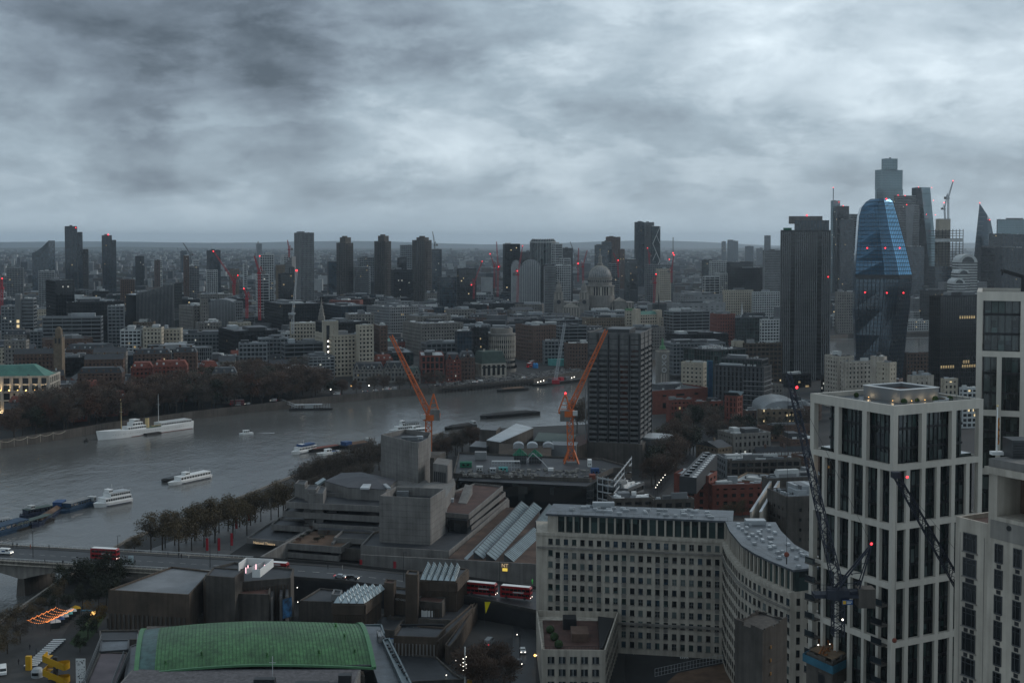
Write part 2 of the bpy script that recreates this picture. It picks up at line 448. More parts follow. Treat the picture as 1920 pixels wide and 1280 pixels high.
# wall, glass, storey, spandrel height, bay, pier width, proud
STY=dict(
 stone=('stone2','glass_dk',3.7,1.9,3.3,1.7,.35),
 cream=('cream','glass_dk',3.7,1.9,3.4,1.7,.35),
 brick=('brick','glass_dk',3.5,1.9,3.2,1.8,.3),
 redbrick=('redbrick','glass_dk',3.6,1.8,3.3,1.7,.3),
 yellowbrick=('yellowbrick','glass_dk',3.5,1.8,3.2,1.7,.3),
 white=('dirtywhite','glass_dk',3.4,1.3,3.6,.9,.35),
 grid=('midgrey','glass',3.6,.7,1.9,.55,.4),
 palegrid=('dirtywhite','glass',3.6,.8,3.2,.6,.5),
 grey=('grey','glass',3.7,1.4,3.6,.8,.3),
 slab=('midgrey','glass',3.0,1.3,4.2,.7,.3),
 bands=('grey','glass_dk',3.8,1.2,9,.25,.35),
 wbands=('dirtywhite','glass_dk',3.9,.9,9,.4,.5),
 glass=('darkgrey','glass_b',3.9,.45,3.0,.22,.12),
 dglass=('black','glass_dk',3.9,.5,3.0,.22,.12),
 cglass=('grey','glass_city',3.9,.4,3.0,.25,.12),
 gglass=('darkgrey','glass_g',3.9,.45,3.2,.25,.12),
 fins=('midgrey','glass_dk',3.8,.3,1.7,.6,.55),
 dfins=('darkgrey','glass_b',3.8,.3,2.6,.8,.5),
 conc=('concrete_dark','glass_dk',3.2,1.5,3.4,1.0,.6),
 brownt=('brick','glass_dk',3.3,1.2,3.0,1.3,.3),
 blank=('midgrey','glass_dk',4.0,3.0,8.0,4.5,.2),
 grain=('midgrey','glass_dk',3.3,1.1,2.4,.9,.3),
)
def facade(r,wr,wl,h,sty,x0=0.0,y0=0.0,z0=0.0,fmul=1.0,fname='facade'):
 wall,gl,fh,band,bw,pw,e=STY[sty] if isinstance(sty,str) else sty
 fh *= fmul;band *= fmul;bw *= fmul;pw *= fmul
 MB().box(x0+.02,y0+.02,z0,x0+wr-.02,y0+wl-.02,z0+h-.1).build('glazing',gl,r)
 mb=MB();n=max(1,round((h-1)/fh));fh=h/n
 for k in range(n+1):
  a=z0+k*fh-(0 if k else 0);b_=min(a+band,z0+h)
  if k == n:a,b_=z0+h-.55*band,z0+h
  mb.box(x0-e,y0-e,a,x0+wr+e,y0+wl+e,b_)
 e2=e+(.12 if pw < .9 else -.05)
 k=max(1,round(wr/bw));s_=wr/k
 for i in range(k+1):
  c=x0+min(max(i*s_,pw/2-e),wr-pw/2+e)
  mb.box(c-pw/2,y0-e2,z0,c+pw/2,y0+.3,z0+h-.02)
 k=max(1,round(wl/bw));s_=wl/k
 for i in range(k+1):
  c=y0+min(max(i*s_,pw/2-e),wl-pw/2+e)
  mb.box(x0-e2,c-pw/2,z0,x0+.3,c+pw/2,z0+h-.02)
  mb.box(x0+wr-.3,c-pw/2,z0,x0+wr+e2,c+pw/2,z0+h-.02)
 mb.build(fname,wall,r,stuff=True)
 q=random.Random(int(wr*977+h*31));m=q.choice((0,0,1,3,6)) if h < 60 else q.choice((0,2,6))
 if m and fname == 'facade' and isinstance(sty,str):
  mb=MB()
  for _ in range(m):
   z=z0+fh*(q.randrange(n))+band+.15;t=min(fh-band-.3,1.6)
   if q.random() < .7 or wl < 4:x=x0+q.uniform(.1,.85)*wr;mb.box(x,y0-.06,z,x+q.uniform(.8,2.2),y0-.01,z+t)
   else:y=y0+q.uniform(.1,.85)*wl;mb.box(x0-.06,y,z,x0-.01,y+q.uniform(.8,2.0),z+t)
  mb.build('lit_window',q.choice(('e_win','e_winw','e_dim')),r,stuff=True)
 return e

def roofkit(r,wr,wl,h,sty,roof,plant,rng,x0=0.0,y0=0.0):
 wall=(STY[sty] if isinstance(sty,str) else sty)[0];e=(STY[sty] if isinstance(sty,str) else sty)[6]+.03
 MB().box(x0-e+.3,y0-e+.3,h-.2,x0+wr+e-.3,y0+wl+e-.3,h+.12).build('roof',roof,r)
 ring(MB(),x0-e,y0-e,x0+wr+e,y0+wl+e,.45,h-.3,h+.9).build('parapet',wall,r)
 mb=MB()
 for _ in range(rng.randint(7,15)):
  x,y,u=rng.uniform(.04,.9)*wr,rng.uniform(.06,.88)*wl,rng.uniform(.5,1.5);mb.box(x,y,h+.1,min(x+u*rng.choice((1,1.5,4)),x0+wr),min(y+u*1.2,y0+wl),h+.4+u*rng.uniform(.3,1.1))
 mb.build('roof_duct',rng.choice(('roof_lt','dirtywhite','grey','white','darkgrey')),r,stuff=True)
 for k in range(plant):
  w=rng.uniform(.15,.42)*wr;d=rng.uniform(.2,.5)*wl
  x=x0+rng.uniform(.06,.9)*(wr-w);y=y0+rng.uniform(.08,.9)*(wl-d);hh=rng.uniform(1.6,4.2)
  MB().box(x,y,h+.1,x+w,y+d,h+hh).build('plant_room',rng.choice(('grey','roof_lt','darkgrey','midgrey','roof','dirtywhite')),r)

def mansard(r,wr,wl,h,wall,roofm,rng,rise=4.5):
 e=.3
 MB().add([(-e,-e,h),(wr+e,-e,h),(wr+e,wl+e,h),(-e,wl+e,h),
   (2,2,h+rise),(wr-2,2,h+rise),(wr-2,wl-2,h+rise),(2,wl-2,h+rise)],
   [(0,1,5,4),(1,2,6,5),(2,3,7,6),(3,0,4,7),(4,5,6,7),(3,2,1,0)]).build('roof',roofm,r)
 for k in range(max(1,int(wr/9))):
  x=(k+.5)*wr/max(1,int(wr/9))
  if rng.random() < .7:MB().box(x-.9,wl*.4,h+rise-.2,x+.9,wl*.4+1.4,h+rise+2.0).build('chimney',wall,r)
 for k in range(max(1,int(wr/5))):
  x=(k+.5)*wr/max(1,int(wr/5))
  MB().box(x-.7,.3,h+.6,x+.7,2.4,h+2.7).build('dormer','dirtywhite' if rng.random() < .6 else wall,r)

def gable(r,wr,wl,h,wall,roofm,rng,rise=4.0):
 MB().add([(-.3,-.3,h),(wr+.3,-.3,h),(wr+.3,wl+.3,h),(-.3,wl+.3,h),(-.3,wl/2,h+rise),(wr+.3,wl/2,h+rise)],
   [(0,1,5,4),(2,3,4,5),(1,2,5),(3,0,4),(3,2,1,0)]).build('roof',roofm,r)
 for k in range(max(1,int(wr/10))):
  x=(k+.5)*wr/max(1,int(wr/10))
  MB().box(x-.5,wl*.5-.6,h+rise-1.0,x+.5,wl*.5+.6,h+rise+1.5).build('chimney',wall,r)

FOOT=[]     # taken ground, for the filler streets
def claim(x,y,a,wr,wl,pad=4):
 ca,sa=math.cos(a),math.sin(a)
 cx,cy=x+ca*wr/2-sa*wl/2,y+sa*wr/2+ca*wl/2
 FOOT.append((cx,cy,a,wr/2+pad,wl/2+pad))
def free(cx,cy,a,hw,hl):
 for (fx,fy,fa,fw,fl) in FOOT:
  dx,dy=cx-fx,cy-fy
  if dx*dx+dy*dy > (fw+fl+hw+hl) ** 2:continue
  c,s=math.cos(fa),math.sin(fa)
  if abs(dx*c+dy*s) < fw+max(hw,hl)*.9 and abs(-dx*s+dy*c) < fl+max(hw,hl)*.9:return False
 return True
LAND=[]     # landmarks for wording: (px, py, phrase)
def block(name,label,xl,xc,xr,yt,d,a=30,sty='grey',roof='roof',plant=2,dep=None,depr=None,zb=None,cat='building',group=None,fmul=1.0,seed=None,top=None,mans=None):
 """a rectangular building from the screen columns of its corner edges, its roof row and its distance"""
 a=rad(a);ca,sa=math.cos(a),math.sin(a)
 c=D(xc,yt,d);z1=c.z
 if xl is None or xl >= xc:wl=dep or 18.0
 else:
  k=kx(xl,yt);wl=(c.x-k*c.y)/(sa+k*ca)
 if xr is None or xr <= xc:wr=depr or 18.0
 else:
  k=kx(xr,yt);wr=(k*c.y-c.x)/(ca-k*sa)
 if dep:wl=dep
 elif not 3 < wl < 90:wl=18.0
 if depr:wr=depr
 elif not 3 < wr < 140:wr=18.0
 z0=gz(c.x,c.y+5) if zb is None else zb
 z0 -= .3
 h=z1-z0
 if top:h -= top
 r=root(name,label,cat,(c.x,c.y,z0),a,group)
 facade(r,wr,wl,h,sty,fmul=fmul)
 rng=random.Random(seed if seed is not None else hash((xc,yt)) % 9999)
 wall=(STY[sty] if isinstance(sty,str) else sty)[0]
 if mans == 'mansard':mansard(r,wr,wl,h,wall,roof,rng,top or 4.5)
 elif mans == 'gable':gable(r,wr,wl,h,wall,roof,rng,top or 4)
 else:roofkit(r,wr,wl,h,sty,roof,plant,rng)
 claim(c.x,c.y,a,wr,wl)
 return dict(r=r,wr=wr,wl=wl,h=h,z0=z0,c=c,a=a)
def addbox(bd,name,mat,u0,v0,z0,u1,v1,z1):
 return MB().box(u0*bd['wr'],v0*bd['wl'],z0,u1*bd['wr'],v1*bd['wl'],z1).build(name,mat,bd['r'])
def lampat(bd,px,py,r=1.2,d=None):
 p=D(px,py,(d or bd['c'].y)-1.5);a=bd['a'];q=p-Vector((bd['c'].x,bd['c'].y,bd['z0']))
 redlamp(bd['r'],(q.x*math.cos(a)+q.y*math.sin(a),-q.x*math.sin(a)+q.y*math.cos(a),q.z),r)

def polyb(name,label,pts,z1,z0,wall='concrete',roof='roof',cat='building',par=.6,r=None,wname='wall',rname='roof',overhang=0):
 """building or terrace over a polygon of (px, py) roof corners seen on the plane z1"""
 ps=[G(x,y,z1) for x,y in pts]
 c=ps[0]
 own=r is None
 if own:r=root(name,label,cat,(c.x,c.y,z0))
 b=Vector((r.location.x,r.location.y));zr=r.location.z
 loc=[(p.x-b.x,p.y-b.y) for p in ps]
 MB().prism(loc,z0-zr,z1-zr-.25).build(wname,wall,r)
 cx=sum(p[0] for p in loc)/len(loc);cy=sum(p[1] for p in loc)/len(loc)
 ins=[(p[0]+(cx-p[0])*.012,p[1]+(cy-p[1])*.012) for p in loc]
 MB().prism(ins,z1-zr-.24,z1-zr-.05).build(rname,roof,r)
 if par:
  mb=MB()
  n=len(loc);A=sum(loc[i][0]*loc[(i+1) % n][1]-loc[(i+1) % n][0]*loc[i][1] for i in range(n))
  l2=loc if A > 0 else loc[::-1]
  for i in range(n):mb.wall(l2[i],l2[(i+1) % n],z1-zr-.24,z1-zr+par,.45)
  mb.build('parapet',wall,r)
 return r,loc
# ------------------------------------------------------------------ towers on the skyline
def prism_thing(name,label,pts_lo,z0,z1,mat,cat='building',sub=None):
 c=pts_lo[0];r=root(name,label,cat,(c[0],c[1],z0))
 MB().prism([(p[0]-c[0],p[1]-c[1]) for p in pts_lo],0,(z1 if callable(z1) else z1-z0)).build('wall',mat,r)
 return r
T=block
# north-west group
d=2350
def wedge(label,x0,x1,ylo,yhi,d,dep,mat,low_left=True,name='glass_tower'):
 a,b=D(x0,ylo,d),D(x1,yhi,d);z0=gz(a.x,d)
 r=root(name,label,'tower',(a.x,d,z0));w=b.x-a.x
 zl,zh=a.z-z0,b.z-z0
 n=8;prof=[(0,0),(w,0),(w,zh)]+[(w*(1-i/n),zl+(zh-zl)*(1-i/n) ** 1.5) for i in range(1,n+1)]
 k=len(prof)
 MB().add([(x,0,z) for x,z in prof]+[(x+dep*.25,dep,z) for x,z in prof],
   [tuple(range(k)),tuple(range(k,2*k))[::-1]]+[(i,k+i,k+(i+1) % k,(i+1) % k) for i in range(k)]).build('glazing',mat,r)
 mb=MB();z=3.5
 while z < zh-2:
  xx=0 if z < zl else w*((z-zl)/(zh-zl)) ** .667
  mb.box(xx,-.25,z,w+.2,.2,z+.5);z += 3.8
 mb.build('floor_band','darkgrey',r,stuff=True);claim(a.x,d,0,w,dep);return r
wedge('dark glass tower with slanted curving top far beyond the trees',60,91,474,451,2450,20,'glass_b')
b=T('apartment_tower','tallest dark blue tower of the stepped trio of the north',113,122,144,425,2400,20,'dfins',plant=1);lampat(b,142,427,1.6)
T('apartment_tower','middle stepped tower joined to the tall dark blue one',144,146,154,436,2408,20,'dfins',plant=0,dep=20)
T('apartment_tower','lowest step beside the dark blue tower with balconies',154,155,165,468,2415,20,'conc',plant=0,dep=20)
b=T('apartment_tower','dark blue tower with glowing red roof light',184,192,209,442,2350,20,'dfins',plant=1);lampat(b,203,440,2.2)
T('apartment_tower','narrow lower half of the tower with the glowing red roof',208,209.5,217,451,2356,20,'dfins',plant=0,dep=20)
for (xl,xc,xr,yt,d,sty,lab) in (
 (250,254,270,481,3000,'dglass','small dark block tower between the dark blue pair and the brown towers'),
 (279,290,300,488,2900,'brownt','short brown tower beside a pale sliver of flats'),
 (299,300,304,488,2950,'white','pale sliver of flats behind the short brown tower'),
 (338,340,350,471,4200,'glass','faint bluish tower behind the brown tower with the crane'),
 (330,345,354,480,2200,'brownt','brown brick tower under a thin grey crane'),
 (350,355,373,500,2210,'slab','grey flats attached to the brown brick tower'),
 (356,362,373,487,3200,'white','small white block behind the grey flats'),
 (388,393,413,470,2500,'dfins','dark glass tower behind red crane arms'),
 (378,388,408,507,2300,'white','low pale block below the dark glass tower'),
 (445,457,463,494,2700,'white','white slab block with grey flank'),
 (422,432,448,505,2500,'yellowbrick','buff flats beside the white slab block'),
 (8,12,43,503,2100,'slab','broad grey council slab at the far west'),
 (68,72,102,509,2000,'slab','pale grey council slab below the slanted glass tower'),
 (222,226,252,525,1900,'brownt','square brown office block amid low roofs'),
 (486,488,513,478,1900,'palegrid','white gridded office block beside a red crane'),
 (503,520,534,498,1950,'yellowbrick','tan apartment block below the white grid'),
 (480,482,504,515,1800,'wbands','white striped office block under a red crane'),
 (522,526,551,514,1750,'dglass','black tower block before the pale finned tower'),
 (542,543,552,502,1760,'dglass','slim black slab beside the white jib of a crane'),
 (526,532,545,479,2900,'white','far white flats behind the sloping grey block'),
 (552,563,588,437,2100,('midgrey','glass',3.6,.5,2.3,.9,.6),'pale finned tower with stepped shoulder'),
 (614,616,634,491,2500,'glass','small blue-grey block left of the first dark balcony tower'),
 (663,665,691,501,2300,'grid','pale gridded slab between the first two balcony towers'),
 (690,690.5,694,501,2310,'white','white end wall of the pale gridded slab'),
 (670,674,702,483,2700,'grey','grey office tower behind the pale gridded slab'),
 (750,752,775,460,2900,'grey','tan grey tower behind the third balcony tower'),
 (745,748,762,484,2200,'dglass','black tower top between two balcony towers'),
 (733,738,774,506,2190,'dglass','wide black office base between two balcony towers'),
 (808,810,828,468,2450,'glass','dark blue glass tower under a thin crane'),
 (857,860,893,504,2000,'dglass','black cube office alone on the plain'),
 (820,824,856,520,2000,'glass','low blue-grey office beside the black cube'),
 (943,946,975,458,2300,'dglass','dark office tower behind an arched roof'),
 (974,976,996,473,2450,'dglass','dark low slab linking two office towers'),
 (1040,1041,1054,458,2150,'wbands','slim white striped tower beside the fluted glass one'),
 (1054,1055,1058,466,2160,'dglass','dark edge slab of the slim white striped tower'),
 (1056,1057,1069,485,2100,'wbands','short white striped block by the red cranes'),
 (1115,1118,1140,460,2600,'glass','blue glass tower stepping up behind the dome'),
 (1128,1130,1147,454,2620,'glass','upper blue step behind the dome lantern'),
 (1136,1138,1163,445,2650,'brownt','dark brown tower rising over the cathedral dome'),
 (1160,1162,1171,468,2600,'brownt','lower brown step right of the dome'),
 (1140,1146,1162,495,2300,'bands','curved grey office at the shoulder of the dome'),
 (1171,1173,1181,493,2350,'gglass','green glass cylinder-like block right of the dome'),
 (1190,1193,1208,417,2900,'dfins','dark half of the twin tall towers right of the dome'),
 (1208,1210,1226,417.5,2905,'fins','pale concrete half of the twin tall towers'),
 (1172,1176,1196,487,2400,'dglass','black low office left of the twin tall towers'),
 (1353,1354,1361,453,6200,'glass','first of three faint far towers in haze'),
 (1364,1365,1375,450,6300,'glass','tallest of three faint far towers in haze'),
 (1375,1376,1384,452,6250,'glass','last of three faint far towers in haze'),
 (1397,1399,1413,462,5800,'glass','broad hazy block right of the three faint towers'),
 (1418,1419,1430,466,5600,'grey','small hazy block near the lone faint tower'),
 (1433,1434,1445,442,5000,'glass','lone faint slim tower far to the east'),
 (1431,1434,1463,470,1900,'grid','grey gridded tower half hidden by the dark finned tower'),
 (480,482,491,457,6000,'grey','faint spired block on the hazy hill'),
 (1020,1022,1042,500,1950,'grid','grey stone gridded block left of the red cranes'),
 (1040,1042,1070,498,1960,'palegrid','pale gridded office at the foot of the white towers'),
 (1016,1018,1046,497,2050,'dglass','dark office right of the arched roof'),
 (1210,1213,1262,497,2200,'grey','wide grey office below the twin tall towers'),
 (1230,1236,1258,505,2150,'cream','cream office with lit crown near a red crane'),
 (1330,1334,1363,490,2300,'white','bright white office amid dark roofs'),
 (1316,1320,1336,488,2350,'gglass','green dark office beside the bright white one'),
 (1363,1368,1412,492,2250,'dglass','broad black glass office east of the white one'),
 (1349,1350,1364,513,2000,'white','leaning pale box above low roofs'),
 (1318,1322,1349,519,1990,'wbands','terraced pale office beside the leaning pale box'),
 (1365,1368,1440,503,1980,'dglass','long dark green glass block east of the pale box'),
):
 T('office_tower' if yt < 490 else 'office_block',lab,xl,xc,xr,yt,d,18,sty,plant=1,fmul=1.0 if d < 2600 else 1.3)
LAND += [(590,480,'pale finned tower'),(135,480,'dark blue tower'),(200,480,'red-topped dark tower'),(340,500,'brown brick tower'),(875,520,'black cube office'),(1215,460,'twin tall towers'),(1018,470,'fluted glass tower')]
# sloping wedge next to the tan block, faint church on the hill
wedge('sloping grey wedge block below a red crane',523,547,500,481,2000,15,'midgrey',name='office_block')
MB().cone((0,0,0),(0,0,26),9,.5,6).build('spire','grey',root('hill_church','faint church spire on the hazy skyline hill','church',D(484,462,6010)))
# three dark balcony towers
for (xl,xc,xr,ys,yt,d,lab) in ((631,648,662,456,445,2300,'first and narrowest dark balcony tower, west of its two sisters'),
         (702,722,733,453,442,2330,'middle dark balcony tower between its two sisters'),
         (773,797,809,451,445,2280,'last dark balcony tower, by the blue tower with a thin crane')):
 b=T('balcony_tower',lab,xl,xc,xr,ys,d,55,('concrete_dark','glass_dk',3.1,.55,4.2,1.5,.25),plant=0,group='dark concrete balcony towers')
 w,l,h=b['wr'],b['wl'],b['h'];r=b['r'];zt=D(xc,yt,d).z-b['z0']
 MB().box(w*.1,l*.15,h,w*.9,l*.72,zt).build('crown','concrete_dark',r)
 MB().box(w*.2,l*.3,zt,w*.6,l*.55,zt+2.5).build('plant_room','concrete_dark',r)
 mb=MB()
 z=6
 while z < h-2:
  mb.box(w*.15,-2.0,z,w*.85,0,z+1.0)
  mb.box(-1.8,l*.06,z+.01,0,l*.26,z+1.01);mb.box(-1.8,l*.74,z+.01,0,l*.94,z+1.01);z += 3.1
 mb.build('balcony','concrete_dark',r,stuff=True)
LAND += [(648,490,'first balcony tower'),(717,490,'middle balcony tower'),(791,490,'last balcony tower')]
# fluted glass tower with rounded top
c=D(1018,448,2250);z0=gz(c.x,c.y)
r=root('fluted_tower','broad fluted glass tower with a rim of ribs round its flat top','tower',(c.x,c.y,z0));h=c.z-z0;rr=24*2250/2400*1.0
MB().lathe((0,0,0),[(rr-.6,0),(rr-.6,h-6),(rr-4,h-1)],28).build('glazing','glass_g',r)
mb=MB()
for i in range(28):
 a=2*math.pi*i/28;u=Vector((math.cos(a),math.sin(a),0));mb.bar(u*rr,u*rr+Vector((0,0,h-5)),1.0);mb.bar(u*rr+Vector((0,0,h-5)),u*(rr-4)+Vector((0,0,h)),.9)
mb.build('rib','midgrey',r,stuff=True);MB().lathe((0,0,h-6.5),[(rr+.8,0),(rr+.8,1.5),(rr-2,1.6)],28).build('rim','dirtywhite',r);claim(c.x-rr,c.y-rr,0,2*rr,2*rr)
# tower with diagonal braces
b=T('braced_tower','green glass tower with white zigzag braces beside the twin towers',1221,1223,1238,425,2880,18,'gglass',plant=0);w,h=b['wr'],b['h'];mb=MB();n=4
for i in range(n):
 za,zb=h*i/n,h*(i+1)/n;xa,xb=(1,w-1) if i % 2 else (w-1,1);mb.bar((xa,-1,za),(xb,-1,zb),1.3);mb.bar((w-xa,-1,za),(w/2,-1.05,(za+zb)/2),1.0)
mb.build('brace','dirtywhite',b['r'],stuff=True)
MB().add([(w,0,0),(w+22,0,0),(w,0,h*.45),(w,18,0),(w+22,18,0),(w,18,h*.45)],[(0,1,2),(5,4,3),(1,4,5,2),(0,2,5,3),(0,3,4,1)]).build('sloping_skirt','glass_g',b['r'])
# arched roof block near the red cranes
def barrel(r,w,l,z0,h,rise,mat,name='arched_roof',n=14,x0=0,y0=0):
 prof=[(x0+w/2-w/2*math.cos(math.pi*i/n),z0+h+rise*math.sin(math.pi*i/n)) for i in range(n+1)]
 prof=[(x0,z0)]+prof+[(x0+w,z0)];k=len(prof)
 return MB().add([(x,y0,z) for x,z in prof]+[(x,y0+l,z) for x,z in prof],[tuple(range(k))[::-1],tuple(range(k,2*k))]+[(i,(i+1) % k,k+(i+1) % k,k+i) for i in range(k)]).build(name,mat,r)
for (x0,x1,yt,ys,d,lab) in ((978,1014,487,500,2080,'round-arched office roof behind the red cranes'),(958,978,488,502,2085,'smaller round-arched roof left of the larger one'),(388,441,561,573,1545,'long grey block under one broad arched roof'),):
 p,q=D(x0,yt,d),D(x1,yt,d);z0=gz(p.x,d);ze=D(x0,ys,d).z
 r=root('arched_block',lab,'building',(p.x,d,z0));barrel(r,q.x-p.x,30,0,ze-z0,p.z-ze,'grey')
 mb=MB()
 for i in range(9):x=(q.x-p.x)*(i+.5)/9;mb.box(x-.4,-.3,0,x+.4,0,ze-z0+(p.z-ze)*math.sin(math.pi*(i+.5)/9)*.95)
 mb.build('rib','dirtywhite' if d > 2000 else 'midgrey',r,stuff=True);claim(p.x,d,0,q.x-p.x,30)
# lattice radio mast
p,q=D(1262,560,2300),D(1262,445,2300)
r=root('radio_mast','thin grey mast right of the twin tall towers','mast',p);MB().bar((0,0,0),q-p,1.3).build('pole','grey',r);redlamp(r,q-p+Vector((0,-1,-28)),2.0)

# ---- the financial cluster on the right
b=T('dark_fin_tower','tall dark office tower with close vertical ribs and two red lamps',1464,1557,1567,433,1190,78,('darkgrey','glass_dk',3.6,.35,40,1.0,.2),plant=0,zb=5)
w,l,h,r=b['wr'],b['wl'],b['h'],b['r'];mb=MB()
n=26
for i in range(n+1):
 if i in (5,6,19,20):continue
 mb.box(-1.1,l*i/n-.33,0,0,l*i/n+.33,h-1)
for i in range(5):mb.box(w*i/4-.3,-.8,0,w*i/4+.3,0,h)
mb.build('rib',MT['midgrey'],r,stuff=True)
zt=D(1557,413,1190).z-b['z0']
MB().box(1.2,l*.03,h,w-1,l*.72,zt).build('upper_storeys','glass_b',r)
mb=MB()
for i in range(12):y=l*(.03+.69*i/11);mb.box(.7,y-.2,h,1.3,y+.2,zt+.3)
mb.build('mullion','darkgrey',r,stuff=True)
MB().box(3,l*.16,zt-3,w-2,l*.84,D(1557,405,1190).z-b['z0']).build('plant_room','concrete',r)
MB().box(.5,l*.78,h,6,l*.95,h+3).build('plant_screen','green',r)
lampat(b,1492,520,1.0,1215);lampat(b,1553,519,1.0);lampat(b,1513,404,.9,1205)
LAND.append((1515,560,'tall dark ribbed tower'))
def sky_tower(lab,xl,xc,xr,yt,d,sty,a=25,roof='roof',plant=0,name='skyscraper',top=0):return T(name,lab,xl,xc,xr,yt,d,a,sty,roof,plant,fmul=1.2)
b=sky_tower('slim grey-blue tower with thin mast at its corner',1558,1562,1575,377,2650,'cglass')
q=D(1560,352,2650);MB().bar((2,2,b['h']),(2,2,q.z-b['z0']),1.2).build('antenna','grey',b['r']);redlamp(b['r'],(2,2,q.z-b['z0']),1.7);lampat(b,1573,379,1.5)
b=sky_tower('dark rounded-shoulder tower beside the mast tower',1567,1570,1592,387,2630,'dglass');lampat(b,1581,386,1.5)
sky_tower('grey banded tower left of the blue curved one',1592,1594,1622,402,2600,'bands')
sky_tower('plain grey slab tower behind the dark ribbed one',1575,1577,1601,412,2500,'dfins')
# tallest tower in steps
for (xl,xc,xr,yt,lab,nm) in ((1641,1644,1693,355,None,0),(1650,1653,1693.5,318,None,0),(1661,1663,1684,297,None,0)):
 if xl == 1641:base=T('stepped_skyscraper','tallest pale green glass skyscraper rising in three steps',xl,xc,xr,yt,2700,20,'cglass',plant=0,fmul=1.3)
 else:
  c=D(xc,yt,2700);ca,sa=math.cos(base['a']),math.sin(base['a']);dx=c.x-base['c'].x
  x0=dx*ca;w2=(kx(xr,yt)*2700-c.x)/(ca-kx(xr,yt)*sa);l2=base['wl']+18
  z_0=base['hh'] if 'hh' in base else base['h']
  facade(base['r'],w2,20 if xl == 1650 else 16,c.z-base['z0']-z_0,'cglass',x0,-dx*sa+2,z_0,1.3,fname='upper_facade')
  base['hh']=c.z-base['z0']
MB().box(base['wr']*.55,6,base['hh'],base['wr']*.6,9,base['hh']+3).build('crane_arm','black',base['r'])
mb=MB()
for k in range(7):mb.box(10+k*5.2,-1.2-.0,base['h']+8+(k % 3)*4,13.5+k*5.2,-.6,base['h']+9.4+(k % 3)*4)
mb.build('lit_storey','e_win',base['r'],stuff=True)
b=sky_tower('brown-grey stepped tower right of the tallest skyscraper',1677,1680,1717,367,2500,'bands');lampat(b,1684,366,1.5);lampat(b,1697,367,1.5)
b=sky_tower('pale glass tower with folded front between the blue and the slanted towers',1684,1686,1723,385,2350,'grid');w,h=b['wr'],b['h'];lampat(b,1700,384,1.5)
MB().add([(w*.3,-.8,h),(w*.75,-.8,h),(w*.52,-.8,0),(w*.3,.2,h),(w*.75,.2,h),(w*.52,.2,0)],[(0,2,1),(3,4,5),(0,1,4,3),(1,2,5,4),(2,0,3,5)]).build('folded_panel','grey',b['r'])
T('office_block','glass office at the foot of the pale folded tower',1700,1702,1733,463,2200,20,'glass',plant=1)
# slanted wedge tower
p=D(1721,351,2620);z0=gz(p.x,2620);h=p.z-z0;x1=D(1747,351,2620).x-p.x;x2=D(1762,500,2620).x-p.x;xm=D(1730,351,2620).x-p.x;xm2=D(1745,500,2620).x-p.x
r=root('slanted_tower','dark wedge-shaped tower leaning back to a flat top','tower',(p.x,2620,z0))
x2 *= 1.05
MB().add([(0,0,0),(xm2,-12,0),(xm2,40,0),(0,40,0),(0,10,h),(xm,8,h),(xm,40,h),(0,40,h)],[(3,2,1,0),(4,5,6,7),(0,1,5,4),(1,2,6,5),(2,3,7,6),(3,0,4,7)]).build('side_wall','glass_dk',r)
MB().add([(xm2,-12.1,0),(x2,-2,0),(x2,40.1,0),(xm2,40.1,0),(xm,7.9,h),(x1,10,h),(x1,40.1,h),(xm,40.1,h)],[(3,2,1,0),(4,5,6,7),(0,1,5,4),(1,2,6,5),(2,3,7,6),(3,0,4,7)]).build('front_glazing','glass_city',r)
mb=MB()
for k in range(9):
 f=(k+.5)/9;z=h*f;mb.bar((xm2+(xm-xm2)*f,-12.6+20*f,z),(x2+(x1-x2)*f,-2.5+12*f,z),.8);mb.bar((0,-.5+10*f,z),(xm2+(xm-xm2)*f,-12.6+20*f,z),.8)
mb.build('floor_band','black',r,stuff=True);claim(p.x,2600,0,x2,60)
for (px,py) in ((1722,351),(1747,352),(1750,376),(1754,403),(1737,402),(1758,430)):redlamp(r,D(px,py,2605)-Vector((p.x,2620,z0)),1.3)
# tower under construction: core, open floors, two cranes
p=D(1754,433,2300);z0=gz(p.x,2300);h=p.z-z0;w=D(1806,433,2300).x-p.x
r=root('unfinished_tower','unfinished tower with open floors round a tan concrete core','building',(p.x,2300,z0))
cxa,cxb=D(1764,410,2300).x-p.x,D(1786,410,2300).x-p.x
MB().box(cxa,10,0,cxb,28,D(1764,410,2300).z-z0).build('core','cream',r)
MB().box(.5,.5,0,w-1,36,h*.55).build('glazing','glass_b',r)
mb=MB();n=30
for k in range(n+1):mb.box(0,0,h*k/n,w,37,h*k/n+.8)
mb.build('floor_slab','concrete_dark',r,stuff=True);mb=MB()
for i in range(9):mb.box(w*i/8-.5,-.5,h*.5,w*i/8+.5,.5,h+3)
mb.build('column','concrete_dark',r,stuff=True);MB().box(-.5,-1,h*.86,w+.5,0,h*.9).build('edge_screen','dirtywhite',r);claim(p.x,2300,0,w,40)
LAND.append((1780,470,'unfinished tower'))
